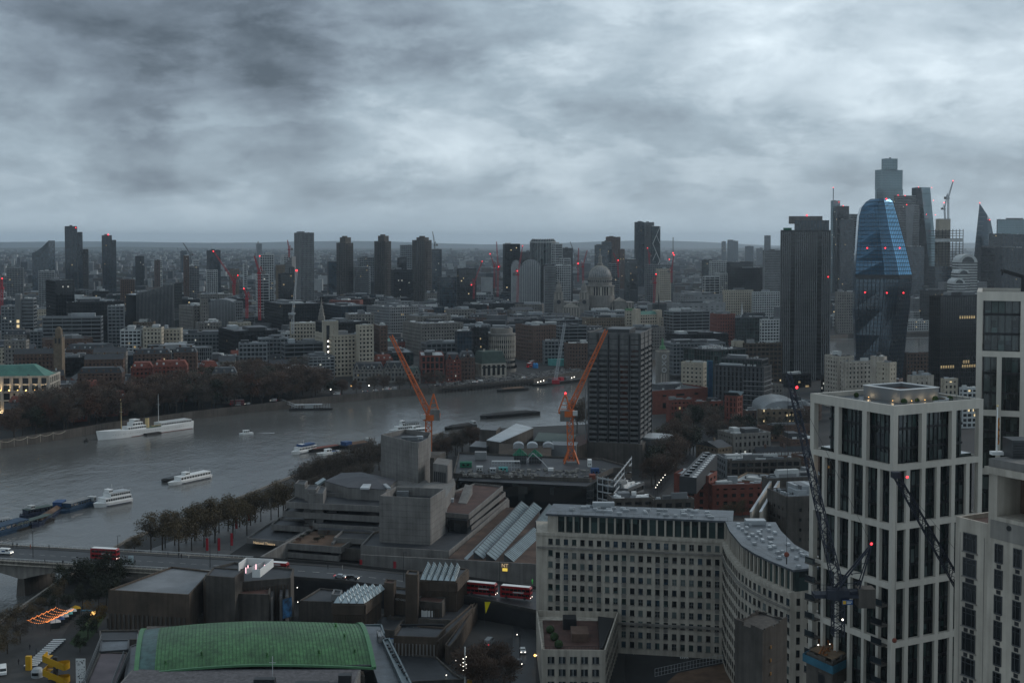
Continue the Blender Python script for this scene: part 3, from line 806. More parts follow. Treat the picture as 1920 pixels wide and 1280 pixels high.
# pointed glass tower
p=D(1821,480,2500);z0=gz(p.x,2500);r=root('pointed_tower','glass tower rising to a sharp leaning point','tower',(p.x,2500,z0));X=lambda px,py:D(px,py,2500).x-p.x;Z=lambda py:D(1840,py,2500).z-z0
zt=Z(381);xa=X(1838,381);xb=X(1857,410);xc_=X(1853,410)
fx=X(1858,480)
MB().add([(X(1818,500),0,0),(fx,0,0),(X(1900,480),30,0),(10,40,0),(xa,4,zt),(X(1852,403),2,Z(403)),(X(1868,412),30,Z(412))],
  [(0,1,5,4),(1,2,6,5),(4,5,6),(2,3,6),(3,0,4),(3,4,6),(3,2,1,0)]).build('glazing','glass_low',r)
mb=MB()
for k in range(1,22):
 f=k/22;z=zt*f;xl_=X(1818,500)+(xa-X(1818,500))*f;zz=min(z,Z(403));xr_=fx+(X(1852,403)-fx)*min(1,f*zt/Z(403)) if z < Z(403) else X(1852,403)+(xa-X(1852,403))*(z-Z(403))/(zt-Z(403));mb.bar((xl_,-.3+4*f,z),(xr_,-.3+3*f,z),.55)
mb.build('floor_band','grey',r,stuff=True);redlamp(r,(xa,3,zt+.5),1.5);redlamp(r,(X(1859,412),10,Z(412)),1.5);claim(p.x,2500,0,80,45)
LAND.append((1840,430,'pointed glass tower'))
T('skyscraper','dark block tower against the side of the pointed tower',1855,1857,1895,439,2420,15,'dglass',plant=0,fmul=1.2)
T('skyscraper','broad blue-grey tower at the far right behind the dark block',1869,1871,1930,412,2600,15,'cglass',plant=2,fmul=1.2)
T('skyscraper','grey ribbed tower at the edge of the frame behind the stone crown',1878,1880,1940,440,2300,15,'dfins',plant=0,fmul=1.2)
T('office_block','low dark office at the foot of the pointed tower',1838,1840,1880,465,2200,15,'dglass',plant=1)
T('office_block','grey ribbed office right of the low dark one',1878,1880,1925,465,2150,15,'dfins',plant=1)
# white stepped barrel-vaulted building
p=D(1798,480,1750);z0=gz(p.x,1750);r=root('vaulted_office','white striped office stepping up in round barrel-vaulted blocks','building',(p.x,1750,z0))
for (xa,xb,yt,y0,kk) in ((1798,1814,505,0,2),(1790,1800,519,-10,1),(1777,1799,522,-16,0)):
 pass
def vault(xa,xb,yt,y0,nm):
 x0,x1=D(xa,yt,1750).x-p.x,D(xb,yt,1750).x-p.x;rise=(x1-x0)*.42;h=D(xa,yt,1750).z-z0-rise
 barrel(r,x1-x0,26,0,h,rise,'dirtywhite','vault',x0=x0,y0=y0)
 mb=MB();z=2
 while z < h:mb.box(x0-.3,y0-.4,z,x1+.3,y0+26,z+1.6);z += 3.6
 mb.build('window_band','glass_dk',r,stuff=True)
 mb=MB()
 for i in range(9):barr=y0+3*i
 mb.add([(x0+(x1-x0)*.5+(x1-x0)*.33*math.cos(a),y0-.3,h+rise*.72*math.sin(a)) for a in [math.pi*i/10 for i in range(11)]],[tuple(range(11))])
 mb.build('fan_window','glass_dk',r)
vault(1798,1833,477,0,'vault');vault(1789,1812,504,-14,'vault');vault(1777,1798,521,-24,'vault');claim(p.x-30,1720,0,60,60)

# ---- curved blue glass tower
BY=1104.0
LV=[(372,1641,1657,1674),(378,1631,1658,1680),(388,1623,1660,1683),(405,1618,1663,1688),(430,1616,1667,1695),(460,1614,1674,1703),(490,1612,1681,1710),(515,1611,1685,1716),(540,1610,1684,1714),
 (580,1609,1680,1711),(630,1611,1672,1705),(680,1613,1664,1700),(728,1615,1658,1696)]
p0=D(1660,728,BY);r=root('curved_tower','curved bulging tower, bright blue glass above a dark waist, with six red lamps','tower',(p0.x,BY,5.0))
def lev(i):
 y,a,b_,c_=LV[i];z=D(b_,y,BY).z-5
 f=6+(.0 if y < 515 else 0);lx=D(a,y,BY).x-p0.x;mx=D(b_,y,BY).x-p0.x;rx=D(c_,y,BY).x-p0.x
 return z,[(lx,12),(lx*.35+mx*.65,1.5),(mx,0),(rx,9),(rx-3,30),(lx+3,30)]
def lerp_at(z):
 for i in range(len(LV)-1):
  za,pa=lev(i);zb,pb=lev(i+1)
  if zb <= z <= za:f=(z-zb)/(za-zb);return [(u[0]+(v_[0]-u[0])*f,u[1]+(v_[1]-u[1])*f) for u,v_ in zip(pb,pa)]
 return lev(0)[1] if z > lev(0)[0] else lev(len(LV)-1)[1]
zs=sorted(set([lev(i)[0] for i in range(len(LV))]))
zmid=lev(7)[0]
def skin(z_lo,z_hi,faces,name,mat):
 lv=[z for z in zs if z_lo-.01 <= z <= z_hi+.01];mb=MB()
 for z in lv:mb.v += [(x,y,z) for x,y in [lerp_at(z)[k] for k in faces]]
 n=len(faces)
 for i in range(len(lv)-1):
  for k in range(n-1):o=i*n+k;mb.f.append((o,o+1,o+n+1,o+n))
 return mb.build(name,mat,r)
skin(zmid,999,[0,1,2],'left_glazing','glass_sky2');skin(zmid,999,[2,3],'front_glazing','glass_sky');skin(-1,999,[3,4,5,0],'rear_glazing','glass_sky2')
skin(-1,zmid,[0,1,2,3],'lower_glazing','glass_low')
zt,pt=lev(0);MB().prism(pt,zt-.5,zt).build('roof','darkgrey',r)
mb=MB();z=2.0
while z < zt-1:
 q=lerp_at(z)
 for k in range(3):mb.bar((q[k][0],q[k][1]-.12,z),(q[k+1][0],q[k+1][1]-.12,z),.3,.5)
 z += 3.5
mb.build('floor_band','black',r,stuff=True);mb=MB()
for k in range(3):
 for j in range((7,5,7)[k]+1):
  f=j/(7,5,7)[k]
  for za,zb in zip(zs,zs[1:]):
   A,B=lerp_at(za),lerp_at(zb);g=lambda q,zz:(q[k][0]+(q[k+1][0]-q[k][0])*f,q[k][1]+(q[k+1][1]-q[k][1])*f-.1,zz)
   mb.bar(g(A,za),g(B,zb),.22 if za >= zmid else .35)
mb.build('mullion','black',r,stuff=True)
mb=MB();q=lerp_at(zmid-2)
for k in range(3):mb.bar((q[k][0],q[k][1]-.4,zmid-2),(q[k+1][0],q[k+1][1]-.4,zmid-2),.6,2.6)
mb.build('waist_band','darkgrey',r)
for (px,py) in ((1626,465),(1660,465),(1687,465),(1622,548),(1663,549),(1694,549),(1662,373)):redlamp(r,D(px,py,BY-2 if px > 1640 else BY+6)-Vector((p0.x,BY,5)),1.1 if py > 400 else .6)
claim(p0.x-25,BY,0,52,34);LAND.append((1660,600,'curved blue tower'))
# dark glass office on the right
b=T('glass_office','black glass office tower with faintly lit floors right of the blue curved tower',1743,1764,1838,556,985,20,('black','glass_dk',3.9,.3,2.2,.18,.12),plant=3,zb=5)
w,l,h,r=b['wr'],b['wl'],b['h'],b['r'];mb=MB();rg=random.Random(4)
for (zf,x0,x1) in ((.36,.02,.95),(.40,.4,.8),(.80,.35,.95)):
 x=x0
 while x < x1:
  if rg.random() < .72:mb.box(x*w,-.1,h*zf,x*w+1.5,-.05,h*zf+2.2)
  x += .06
mb.build('lit_window','e_dim',r,stuff=True)
# ------------------------------------------------------------------ domed cathedral
CY_=1870.0
def CX(px):return (D(px,560,CY_).x)
def CZ(py):return D(1125,py,CY_).z
c=Vector((CX(1125),CY_,gz(CX(1125),CY_)));r=root('cathedral','old stone cathedral with great ribbed lead dome and twin west towers','cathedral',c);S=1870/2400.0
zz=lambda py:CZ(py)-c.z
MB().lathe((0,0,0),[(27*S,zz(575)),(27*S,zz(553)),(25.5*S,zz(553))],40).build('drum_base','stone2',r)
MB().lathe((0,0,0),[(21.5*S,zz(553)),(21.5*S,zz(535))],40).build('drum','glass_dk',r)
mb=MB()
for i in range(32):
 a=2*math.pi*i/32;u=Vector((math.cos(a)*25.5*S,math.sin(a)*25.5*S,0))
 if i % 4 == 0:
  v_=Vector((-math.sin(a),math.cos(a),0))*1.6;mb.bar(u*.95+Vector((0,0,zz(553))),u*.95+Vector((0,0,zz(536))),3.4)
 else:mb.cone(u+Vector((0,0,zz(553))),u+Vector((0,0,zz(536.5))),.75,.65,7)
mb.build('column','stone',r,stuff=True)
MB().lathe((0,0,0),[(24*S,zz(537.5)),(27.5*S,zz(537)),(27.5*S,zz(535)),(22.3*S,zz(534.5)),(22.3*S,zz(522)),(23*S,zz(521.5)),(23*S,zz(519.5)),(21*S,zz(519))],40).build('gallery','stone2',r)
mb=MB()
for i in range(32):
 a=2*math.pi*i/32;mb.bar((math.cos(a)*22.35*S,math.sin(a)*22.35*S,zz(528)),(math.cos(a)*22.35*S,math.sin(a)*22.35*S,zz(525)),1.4)
mb.build('attic_window','glass_dk',r,stuff=True)
dome=[(21.3*S*math.cos(t_),zz(519.5)+(zz(497)-zz(519.5))*math.sin(t_)) for t_ in [math.pi/2*k/9*.93 for k in range(10)]]
MB().lathe((0,0,0),dome,40).build('dome',M('lead_dome',(.22,.23,.235),.5,.3,.3,streak=.4),r,smooth=True)
mb=MB()
for i in range(32):
 a=2*math.pi*i/32
 for (ra,za),(rb,zb) in zip(dome,dome[1:]):mb.bar((math.cos(a)*(ra+.1),math.sin(a)*(ra+.1),za),(math.cos(a)*(rb+.1),math.sin(a)*(rb+.1),zb),.45)
mb.build('dome_rib','stone',r,stuff=True)
MB().lathe((0,0,0),[(5.5*S,zz(498)),(5.5*S,zz(494)),(3.2*S,zz(493)),(3.2*S,zz(484)),(4*S,zz(483.5)),(3.4*S,zz(481)),(1.6*S,zz(478)),(.9*S,zz(474)),(1.1*S,zz(472.5)),(.3*S,zz(471.5))],14).build('lantern','stone2',r)
mb=MB();mb.bar((0,0,zz(472)),(0,0,zz(466)),.5);mb.bar((-1.2,0,zz(468.5)),(1.2,0,zz(468.5)),.5);mb.build('cross','funnel',r)
# body: nave runs along local x'
ya=rad(20);ux,uy=Vector((math.cos(ya),math.sin(ya),0)),Vector((-math.sin(ya),math.cos(ya),0))
def cpoly(px0,px1,py,y0,y1):return [((px0-1125)*S,y0),((px1-1125)*S,y0),((px1-1125)*S,y1),((px0-1125)*S,y1)]
MB().prism(cpoly(1058,1187,0,-14,20),0,zz(566)).build('nave','stone2',r)
MB().prism(cpoly(1150,1172,0,-20,24),0,zz(563)).build('transept','stone2',r)
mb=MB()
for px in range(1062,1187,5):mb.box((px-1125)*S-.5,-14.6,0,(px-1125)*S+.5,-14,zz(567))
mb.build('pilaster','stone',r,stuff=True);mb=MB()
for px in range(1064,1186,5):mb.box((px-1125)*S,-14.15,zz(583),(px-1125)*S+1.3,-13.9,zz(573))
mb.build('window','glass_dk',r,stuff=True)
MB().add([((1150-1125)*S,-20.4,zz(563)),((1172-1125)*S,-20.4,zz(563)),((1161-1125)*S,-20.4,zz(557)),((1150-1125)*S,0,zz(563)),((1172-1125)*S,0,zz(563)),((1161-1125)*S,0,zz(557))],[(0,1,2),(3,5,4),(0,2,5,3),(1,4,5,2)]).build('pediment','stone',r)
MB().prism(cpoly(1052,1085,0,-34,-10),0,zz(574)).build('west_front','stone2',r)
MB().add([((1052-1125)*S,-34.4,zz(574)),((1085-1125)*S,-34.4,zz(574)),((1068.5-1125)*S,-34.4,zz(566)),((1052-1125)*S,-20,zz(574)),((1085-1125)*S,-20,zz(574)),((1068.5-1125)*S,-20,zz(566))],[(0,1,2),(3,5,4),(0,2,5,3),(1,4,5,2)]).build('west_pediment','stone',r)
mb=MB()
for i in range(7):x=(1054-1125)*S+i*3.8;mb.cone((x,-36,0),(x,-36,zz(575)),.8,.7,7)
mb.build('portico_column','stone',r,stuff=True)
for px in (1046,1093):
 x=(px-1125)*S;y=-28
 t_=MB().box(x-7,y-7,0,x+7,y+7,zz(560)).build('west_tower','stone2',r)
 MB().lathe((x,y,0),[(5.6,zz(560)),(5.6,zz(547)),(6.3,zz(546)),(4.6,zz(544)),(4.2,zz(537)),(3,zz(534)),(1.8,zz(530)),(.4,zz(524))],12).build('belfry','stone2',t_)
 MB().lathe((0,0,0),[(3.0,0),(3.0,.3)],16).build('clock_face','black',t_);o=t_.children[-1];o.rotation_euler=(math.pi/2,0,0);o.location=(x,y-7.0,zz(564))
 mb=MB()
 for i in range(8):a=math.pi*2*i/8;mb.cone((x+5.9*math.cos(a),y+5.9*math.sin(a),zz(559.5)),(x+5.9*math.cos(a),y+5.9*math.sin(a),zz(547)),.6,.5,6)
 mb.build('tower_column','stone',t_,stuff=True)
claim(c.x-62,c.y-40,0,115,70,2);LAND.append((1125,540,'domed cathedral'))

# ------------------------------------------------------------------ named mid-distance buildings of the far bank
B=block
# left quarter
B('glass_office','dark green glass box office rising above a long podium',86,104,139,527,1500,30,'dglass',plant=1)
B('glass_office','wide dark glass podium block below the green glass box',78,128,232,568,1430,25,'dglass',plant=3)
B('office_block','low dark office with pale white-framed storeys',72,80,189,596,1290,12,'bands',plant=2)
B('office_block','pale banded office corner beside the white-framed one',190,202,232,575,1350,15,'grey',plant=1)
b=B('stair_tower','narrow stair tower with a column of yellow lit windows',27,28,38,553,1380,10,'blank',plant=0,dep=10)
mb=MB()
for k in range(6):mb.box(b['wr']*.25,-.5,6+k*5.2,b['wr']*.75,-.35,9.2+k*5.2)
mb.build('lit_window','e_win',b['r'],stuff=True)
B('office_block','dark office with glass bays beside the lit stair tower',38,40,62,561,1385,10,'bands',plant=1)
B('office_block','dark blank block at the far west edge of the glass podium',-40,2,28,575,1400,10,'grey',plant=1)
# sloping ribbed office
p=D(256,551,1560);q=D(331,532,1580);z0=gz(p.x,1560);w=q.x-p.x
r=root('sloping_office','big dark ribbed office with roof sloping up to one end','office block',(p.x,1560,z0));h0,h1=p.z-z0,q.z-z0
MB().prism([(0,0),(w,6),(w,46),(0,40)],0,lambda pt:h0+(h1-h0)*pt[0]/w).build('glazing','glass_dk',r)
mb=MB()
for i in range(28):x=w*i/27;mb.box(x-.35,6*i/27-.9,0,x+.35,6*i/27,h0+(h1-h0)*i/27+.6)
mb.build('rib','midgrey',r,stuff=True);MB().prism([(-16,10),(-.2,-2),(-.2,42),(-16,44)],0,h0-1).build('end_block','glass_dk',r);claim(p.x-16,1560,0,w+16,46)
LAND.append((285,570,'sloping ribbed office'))
# grey postmodern
B('office_block','grey stone office with square punched windows and stepped corner',336,363,391,575,1480,35,'stone',plant=2)
B('office_block','taller pale grey corner tower of the stepped stone office',372,376,390,561,1470,15,'stone',plant=0)
B('office_block','broad grey office right of the arched roof block',440,442,455,567,1530,15,'grid',plant=1)
B('office_block','low grey stone wing under the arched roof block',365,372,415,606,1440,18,'stone',plant=1)
B('office_block','cream office wing beside a dark garden roof',415,432,470,606,1400,18,'cream',plant=1)
B('glass_office','low dark block with flat pale lantern roof',410,440,520,622,1250,25,'dglass',plant=3)
# white offices and church
B('office_block','pale blue-grey framed office left of the cream windowed one',218,226,264,620,1220,8,'white',plant=1)
B('office_block','cream white office with many small square windows',263,268,302,616,1215,8,'cream',plant=2)
B('office_block','long cream office wing with arched ground floor',302,304,338,618,1240,8,'cream',plant=1)
p=D(111,664,1090);z0=gz(p.x,1090);r=root('church_tower','brown stone church tower with pinnacled top above the brick courts','church',(p.x,1090,z0));h=D(111,632,1090).z-z0
t_=MB().box(-3.6,-3.6,0,3.6,3.6,h).build('tower_shaft','yellowbrick',r);MB().lathe((0,0,h),[(3.3,0),(3.1,7),(2.0,7.4),(2.2,8),(.6,9)],8).build('belfry','yellowbrick',r)
for sx_ in (-1,1):
 for sy_ in (-1,1):MB().cone((sx_*3.2,sy_*3.2,h),(sx_*3.2,sy_*3.2,h+3.6),.7,.1,5).build('pinnacle','stone2',r)
for x in (-1.6,1.6):MB().box(x-.8,-3.75,h-5,x+.8,-3.55,h-.8).build('louvre_opening','black',r)
claim(p.x-5,1085,0,10,12);LAND.append((111,640,'brown church tower'))
# brick courts (long, low)
for (xl,xc,xr,yt,d,a,sty,rf,mans,lab) in (
 (240,246,285,680,1010,12,'redbrick','redbrick','mansard','red-roofed brick court range among the trees'),
 (284,288,350,677,1005,10,'redbrick','redbrick','mansard','long red brick range with white dormers near the gardens'),
 (143,146,228,690,985,8,'brick','roof_dk','mansard','dark slate roofed brick range with a row of white dormers'),
 (243,250,318,655,1090,10,'brick','roof_dk','mansard','brown brick terrace with two rows of small white windows'),
 (320,326,368,652,1095,10,'brick','roof_dk','mansard','short brown terrace with white windows near a rusty tree'),
 (150,158,230,665,1060,10,'brick','roof_dk','gable','brown gabled chambers below the white offices'),
 (168,175,235,652,1110,10,'stone','roof_dk','gable','mixed stone chambers with dark gables'),
 (20,26,100,655,1095,10,'brick','roof_dk','gable','dark gabled chambers left of the church tower'),
 (0,8,48,640,1150,10,'stone','roof',None,'grey stone block at the far left behind the gables'),
 (390,398,443,690,1010,10,'stone','roof_dk','mansard','pale stone range almost hidden by the dark trees'),
 (400,410,440,668,1080,10,'stone2b','roof_dk','gable','grey range peeping over the garden trees'),
 (442,448,500,645,1150,10,'grey','roof',None,'grey flat-roofed block over the garden trees'),
 (228,232,262,712,960,8,'brick','roof_dk','gable','small gabled garden hall by the river trees'),
 (95,100,140,715,965,8,'brick','roof_dk','gable','dark house next to the flood-lit white building'),
):
 if sty == 'stone2b':sty='stone'
 B('brick_range' if 'brick' in sty else 'stone_range',lab,xl,xc,xr,yt,d,a,sty,rf,plant=1,dep=14,mans=mans,top=4 if mans else None)
# flood-lit building with green roof
b=B('floodlit_building','white building with warm uplights and green copper roof among trees',-60,-50,92,708,905,6,('stone','glass_dk',5.5,1.0,6.2,2.3,.5),'copper_roof',plant=0,dep=30)
w,h,r=b['wr'],b['h'],b['r']
MB().add([(2,2,h),(w-3,2,h),(w-3,28,h),(2,28,h),(2,12,h+7),(w*.74,12,h+8),(w*.74,18,h+8),(2,18,h+7)],[(0,1,5,4),(1,2,6,5),(2,3,7,6),(3,0,4,7),(4,5,6,7)]).build('pitched_roof','copper_roof',r)
lr=addbox(b,'lower_wing','stone',.55,-.02,0,1.02,.0,h*.62)
MB().box(w*.42,-2.2,h*.62,w*1.03,.4,h*.66).build('terrace_ledge','stone',r)
for i in range(12):
 x=w*(.36+.62*i/11)
 inst('uplight',WRM1,r,(x,-1.0,1.2 if i % 2 else h*.68),scale=(.35,.35,.35))
 if i % 2 == 0:
  for z in (1.6,h*.67):
   ld=bpy.data.lights.new('wall_uplight','SPOT');ld.energy=3000;ld.spot_size=rad(70);ld.spot_blend=.8;ld.color=(1,.72,.4);ld.shadow_soft_size=.3
   lo=bpy.data.objects.new('wall_uplight',ld);COL.objects.link(lo);lo.parent=r;lo.location=(x,-1.4,z);lo.rotation_euler=(rad(168),0,0)
LAND.append((50,730,'flood-lit white building'))
# middle: courthouse, cream postmodern, grids
B('courthouse','pale classical courthouse with tall round-headed windows',536,545,592,607,1330,12,'cream','roof_lt',plant=0)
B('cream_block','wide base of the cream postmodern block',592,625,700,630,1185,25,'cream',plant=1)
B('cream_block','stepped middle of the cream block with dark upper storeys',592,612,690,606,1215,25,'dglass','roof',plant=3)
b=B('cream_tower','cream shaft with a column of white lamps in a dark slot',604,607,634,604,1195,15,'blank',plant=0)
for o in b['r'].children:
 if o.name.startswith(('facade','parapet')):o.data.materials[0]=MT['cream']
MB().box(b['wr']*.18,-.5,4,b['wr']*.4,-.3,b['h']-3).build('dark_slot','black',b['r'])
for k in range(5):inst('lamp',WHT1,b['r'],(b['wr']*.29,-.8,12+k*5.0),scale=(.75,.75,.75))
B('cream_tower','cream corner turret of the postmodern block with big windows',668,672,700,611,1180,25,'cream',plant=0)
B('domed_hall','pale domed hall roof stepping up behind the cream block',648,655,701,590,1370,15,'stone','roof_lt',plant=2)
B('grid_block','large pale gridded office cube with flat dark roof',688,731,785,577,1480,35,'grain','roof_dk',plant=2)
B('glass_office','long low dark glass office left of the pale gridded cube',496,530,606,571,1560,25,'dglass',plant=4)
B('glass_office','dark glass office behind the spire',600,640,692,575,1540,25,'glass',plant=3)
B('terraced_office','upper tier of the terraced grey stone office',762,782,845,594,1420,25,'stone',plant=2)
B('terraced_office','lower tier of the terraced grey stone office',756,790,868,608,1370,25,'stone',plant=1)
B('office_block','dark brick office with lit windows beside the cream block',700,712,726,612,1230,20,'brick',plant=1)
B('green_roof_block','long low block with pale green copper parapet near the crane tip',755,800,892,645,1275,20,('grey','glass_dk',4,1.2,5,1.0,.4),'roof_wet',plant=3)
B('green_roof_block','pale green barrel-roofed hall behind the crane jib',668,690,745,642,1265,15,'blank','copper_roof',plant=1)
B('glass_office','blue-grey glass drum office near the curved white building',853,857,885,622,1225,15,'glass',plant=1)
B('glass_office','black glass cube beside the blue-grey drum',884,888,915,615,1240,15,'dglass',plant=1)
B('office_block','long low grey office with garden terrace above the trees',480,534,605,645,1190,20,'bands','roof_wet',plant=4)
B('office_block','white office with flat roof garden over the tree line',478,484,540,636,1230,10,'grey','roof_lt',plant=3)
B('office_block','flat-roofed pale block between garden and Victorian roofs',574,580,645,661,1200,8,'stone','roof_lt',plant=3)
B('glass_office','flat blue-green roof hall behind the Victorian gables',690,700,775,663,1225,12,'gglass','leadblue',plant=3)
# church spire
p=D(603,612,1360);z0=gz(p.x,1360);r=root('church_spire','slender tiered stone church spire before dark glass offices','church',(p.x,1360,z0));Z=lambda y:D(603,y,1360).z-z0
MB().box(-3.2,-3.2,0,3.2,3.2,Z(592)).build('tower_shaft','stone2',r)
MB().lathe((0,0,0),[(2.9,Z(592)),(2.9,Z(586)),(2.2,Z(585.5)),(2.2,Z(579)),(1.6,Z(578.5)),(1.6,Z(573)),(1,Z(572.5)),(.15,Z(557))],8).build('tiers','stone2',r);claim(p.x-5,1355,0,10,10);LAND.append((603,585,'church spire'))
# riverfront Victorian row
def victorian(lab,xl,xc,xr,yt,d,a,sty,rf,gables,top=5,name='victorian_building'):
 b=B(name,lab,xl,xc,xr,yt,d,a,sty,rf,dep=22,mans='mansard',top=top)
 w,h,r=b['wr'],b['h'],b['r'];wall=STY[sty][0] if isinstance(sty,str) else sty[0]
 for k in range(gables):
  x=w*(k+.5)/gables
  MB().add([(x-2.6,-.5,h-.5),(x+2.6,-.5,h-.5),(x,-.5,h+4.8),(x-2.6,3,h-.5),(x+2.6,3,h-.5),(x,6,h+4.8)],[(0,1,2),(0,2,5,3),(1,4,5,2)]).build('gable',wall,r)
  MB().box(x-.7,-.62,h+.3,x+.7,-.5,h+2.2).build('gable_window','glass_dk',r)
 return b
victorian('grey stone mansion block with steep gables behind bare trees',657,662,718,682,1150,5,'stone','roof_dk',4)
victorian('stone gabled block with slate roof, right half of the gabled pair',718,720,760,680,1155,5,'stone','roof_dk',3)
victorian('plain stone terrace with small dormers behind the orange jib',758,760,788,690,1152,5,'stone','greenroof',2)
B('red_white_building','red brick hall framed in tall white stone bays',787,790,832,668,1160,6,('redbrick','glass_dk',5.2,1.2,4.2,1.3,.4),'roof_lt',plant=3)
victorian('dark red brick school with turret and pale dressings',832,836,864,664,1166,6,'redbrick','roof_dk',2)
victorian('brown brick link block in shade beside the grand stone hall',862,864,890,660,1180,6,'brick','roof_dk',1)
b=victorian('grand stone hall with tall arched windows under green slate mansard',888,903,948,660,1200,22,('stone','glass_dk',9.5,2.6,4.6,1.9,.6),'greenroof',0,top=11)
mb=MB()
for i in range(8):x=b['wr']*(i+.5)/8;mb.add([(x+1.6*math.cos(a_),-.75,b['h']-4.2+1.6*math.sin(a_)) for a_ in [math.pi*k/8 for k in range(9)]],[tuple(range(9))[::-1]])
mb.build('arch_window','glass_dk',b['r'],stuff=True)
LAND.append((918,680,'grand stone hall'))
# curved white quadrant building
p=D(950,615,1240);z0=gz(p.x,1240);r=root('curved_building','pale curved stone office with colonnade at the bridge head','building',(D(940,690,1240).x,1258,z0));R0=(D(975,660,1240).x-D(925,660,1240).x)/2
Z=lambda y:D(950,y,1240).z-z0
MB().lathe((0,0,0),[(R0+1.6,0),(R0+1.6,Z(690)),(R0,Z(689)),(R0,Z(630)),(R0+.9,Z(629.5)),(R0+.9,Z(627)),(R0-2,Z(626.5)),(R0-2,Z(617)),(R0-3,Z(616.5))],36).build('wall','stone2',r)
mb=MB();mb2=MB()
for i in range(40):
 a=2*math.pi*i/40;u=Vector((math.cos(a),math.sin(a),0));mb.cone(u*(R0+.4)+Vector((0,0,Z(672))),u*(R0+.4)+Vector((0,0,Z(632))),.55,.5,6)
 a += math.pi/40;u=Vector((math.cos(a),math.sin(a),0))
 for z in (4,9,14,19,24,29):mb2.bar(u*(R0+(.0 if z > 8 else 1.6))+Vector((0,0,z)),u*(R0+(.0 if z > 8 else 1.6))+Vector((0,0,z+2.4)),1.4)
mb.build('column','stone',r,stuff=True);mb2.build('window','glass_dk',r,stuff=True)
MB().box(-9,-4,Z(617),4,8,Z(612)).build('plant_room','grey',r);MB().box(3,-7,Z(617),8,2,Z(614)).build('plant_room','roof',r);claim(r.location.x-R0,1240,0,2*R0,40);LAND.append((950,655,'curved pale building'))
# centre: bridge head to cathedral
B('office_block','broad pinkish brick office with dark ribbed upper floors',967,1000,1042,612,1330,30,'brick','roof_wet',plant=3)
B('office_block','dark terraced office with pale roof rails beside the pink brick one',1040,1050,1100,612,1380,15,'bands','roof_wet',plant=3)
B('office_block','plain dark slab end beside the white lattice jib',1018,1021,1060,640,1315,12,'grey',plant=1)
B('brick_block','red brown brick block behind the teal sheeting',1058,1062,1106,645,1290,10,'brick','roof',plant=2)
b=B('pale_hall','tall cream stone hall with green copper roof and corner towers',1186,1196,1236,584,1560,30,'cream','copper_roof',plant=0,mans='gable',top=4)
for f in (0,1):MB().box(b['wr']*f-3.5,-1,0,b['wr']*f+3.5,7,b['h']+7-f*2).build('corner_tower','cream',b['r'])
B('pale_hall','low cream wing running right of the green-roofed hall',1236,1238,1284,596,1565,12,'cream','roof',plant=1)
B('pale_hall','cream side block with bright green roof under the cathedral',1172,1174,1190,578,1590,12,'cream','copper',plant=0,mans='gable',top=3)
for (px,yb,y1,d,lab) in ((1235,590,549,1610,'dark thin church spire beside the green-roofed hall'),(1391,600,565,1600,'small white church spire among eastern roofs')):
 p=D(px,yb,d);z0=gz(p.x,d);r=root('church_spire',lab,'church',(p.x,d,z0));h=D(px,y1,d).z-z0;hs=h*.55;m_='black' if px == 1235 else 'dirtywhite'
 MB().box(-2.6,-2.6,0,2.6,2.6,hs).build('tower_shaft','stone2',r);MB().lathe((0,0,hs),[(2.2,0),(2.2,h*.12),(1.3,h*.13),(1.3,h*.22),(.15,h*.45)],8).build('spire',m_,r);claim(p.x-4,d-4,0,8,8)
for (xl,xc,xr,yt,d,a,sty,rf,lab) in (
 (1096,1112,1190,585,1650,20,'grey','leadblue','long grey office with plain roofs below the cathedral'),
 (1092,1100,1195,597,1590,12,'yellowbrick','roof','buff office with dormered roof below the cathedral'),
 (1245,1262,1330,585,1540,20,'bands','roof','dark stacked terraces right of the cream hall'),
 (1250,1275,1365,628,1290,18,'dglass','roof_wet','large dark flat-roofed block behind the clock-windowed tower'),
 (1240,1262,1360,645,1240,12,'grey','roof','long low shaded block near the river with blank sides'),
 (1190,1260,1360,570,1720,20,'blank','roof_lt','low mall with broad faceted pale roof'),
 (1262,1300,1355,553,1850,20,'blank','roof','wide grey hipped hall right of the cathedral'),
 (1332,1345,1378,590,1470,15,'redbrick','roof','red and white striped brick office with balconies'),
 (1378,1380,1440,596,1460,12,'gglass','roof','green glazed office beside the striped brick one'),
 (1425,1428,1466,600,1440,12,'white','roof_lt','pale block with small lights at the ribbed tower foot'),
 (1355,1358,1412,545,1900,12,'cream','roof_lt','pink stone office with long window rows'),
 (1410,1412,1466,548,1880,12,'white','roof','white office left of the ribbed tower'),
 (1566,1570,1612,548,1800,12,'stone','roof_lt','columned pale block between the ribbed and the blue tower'),
 (1566,1568,1612,600,1830,12,'white','roof_lt','white warehouse row by the river behind the towers'),
 (1700,1702,1745,602,1850,12,'white','roof_lt','white offices on the far shore right of the blue tower'),
 (1708,1712,1745,585,1950,12,'palegrid','roof','pale gridded offices behind the white shore offices'),
 (1705,1712,1770,560,2050,12,'grid','roof_lt','grey-green glass barrel offices above the far shore'),
 (1725,1730,1800,545,1900,12,'dglass','roof','wide black office behind the vaulted white steps'),
 (1760,1770,1850,530,2100,12,'grid','roof_lt','long pale roofed office at the foot of the vaulted steps'),
):
 B('office_block',lab,xl,xc,xr,yt,d,a,sty,rf,plant=3)
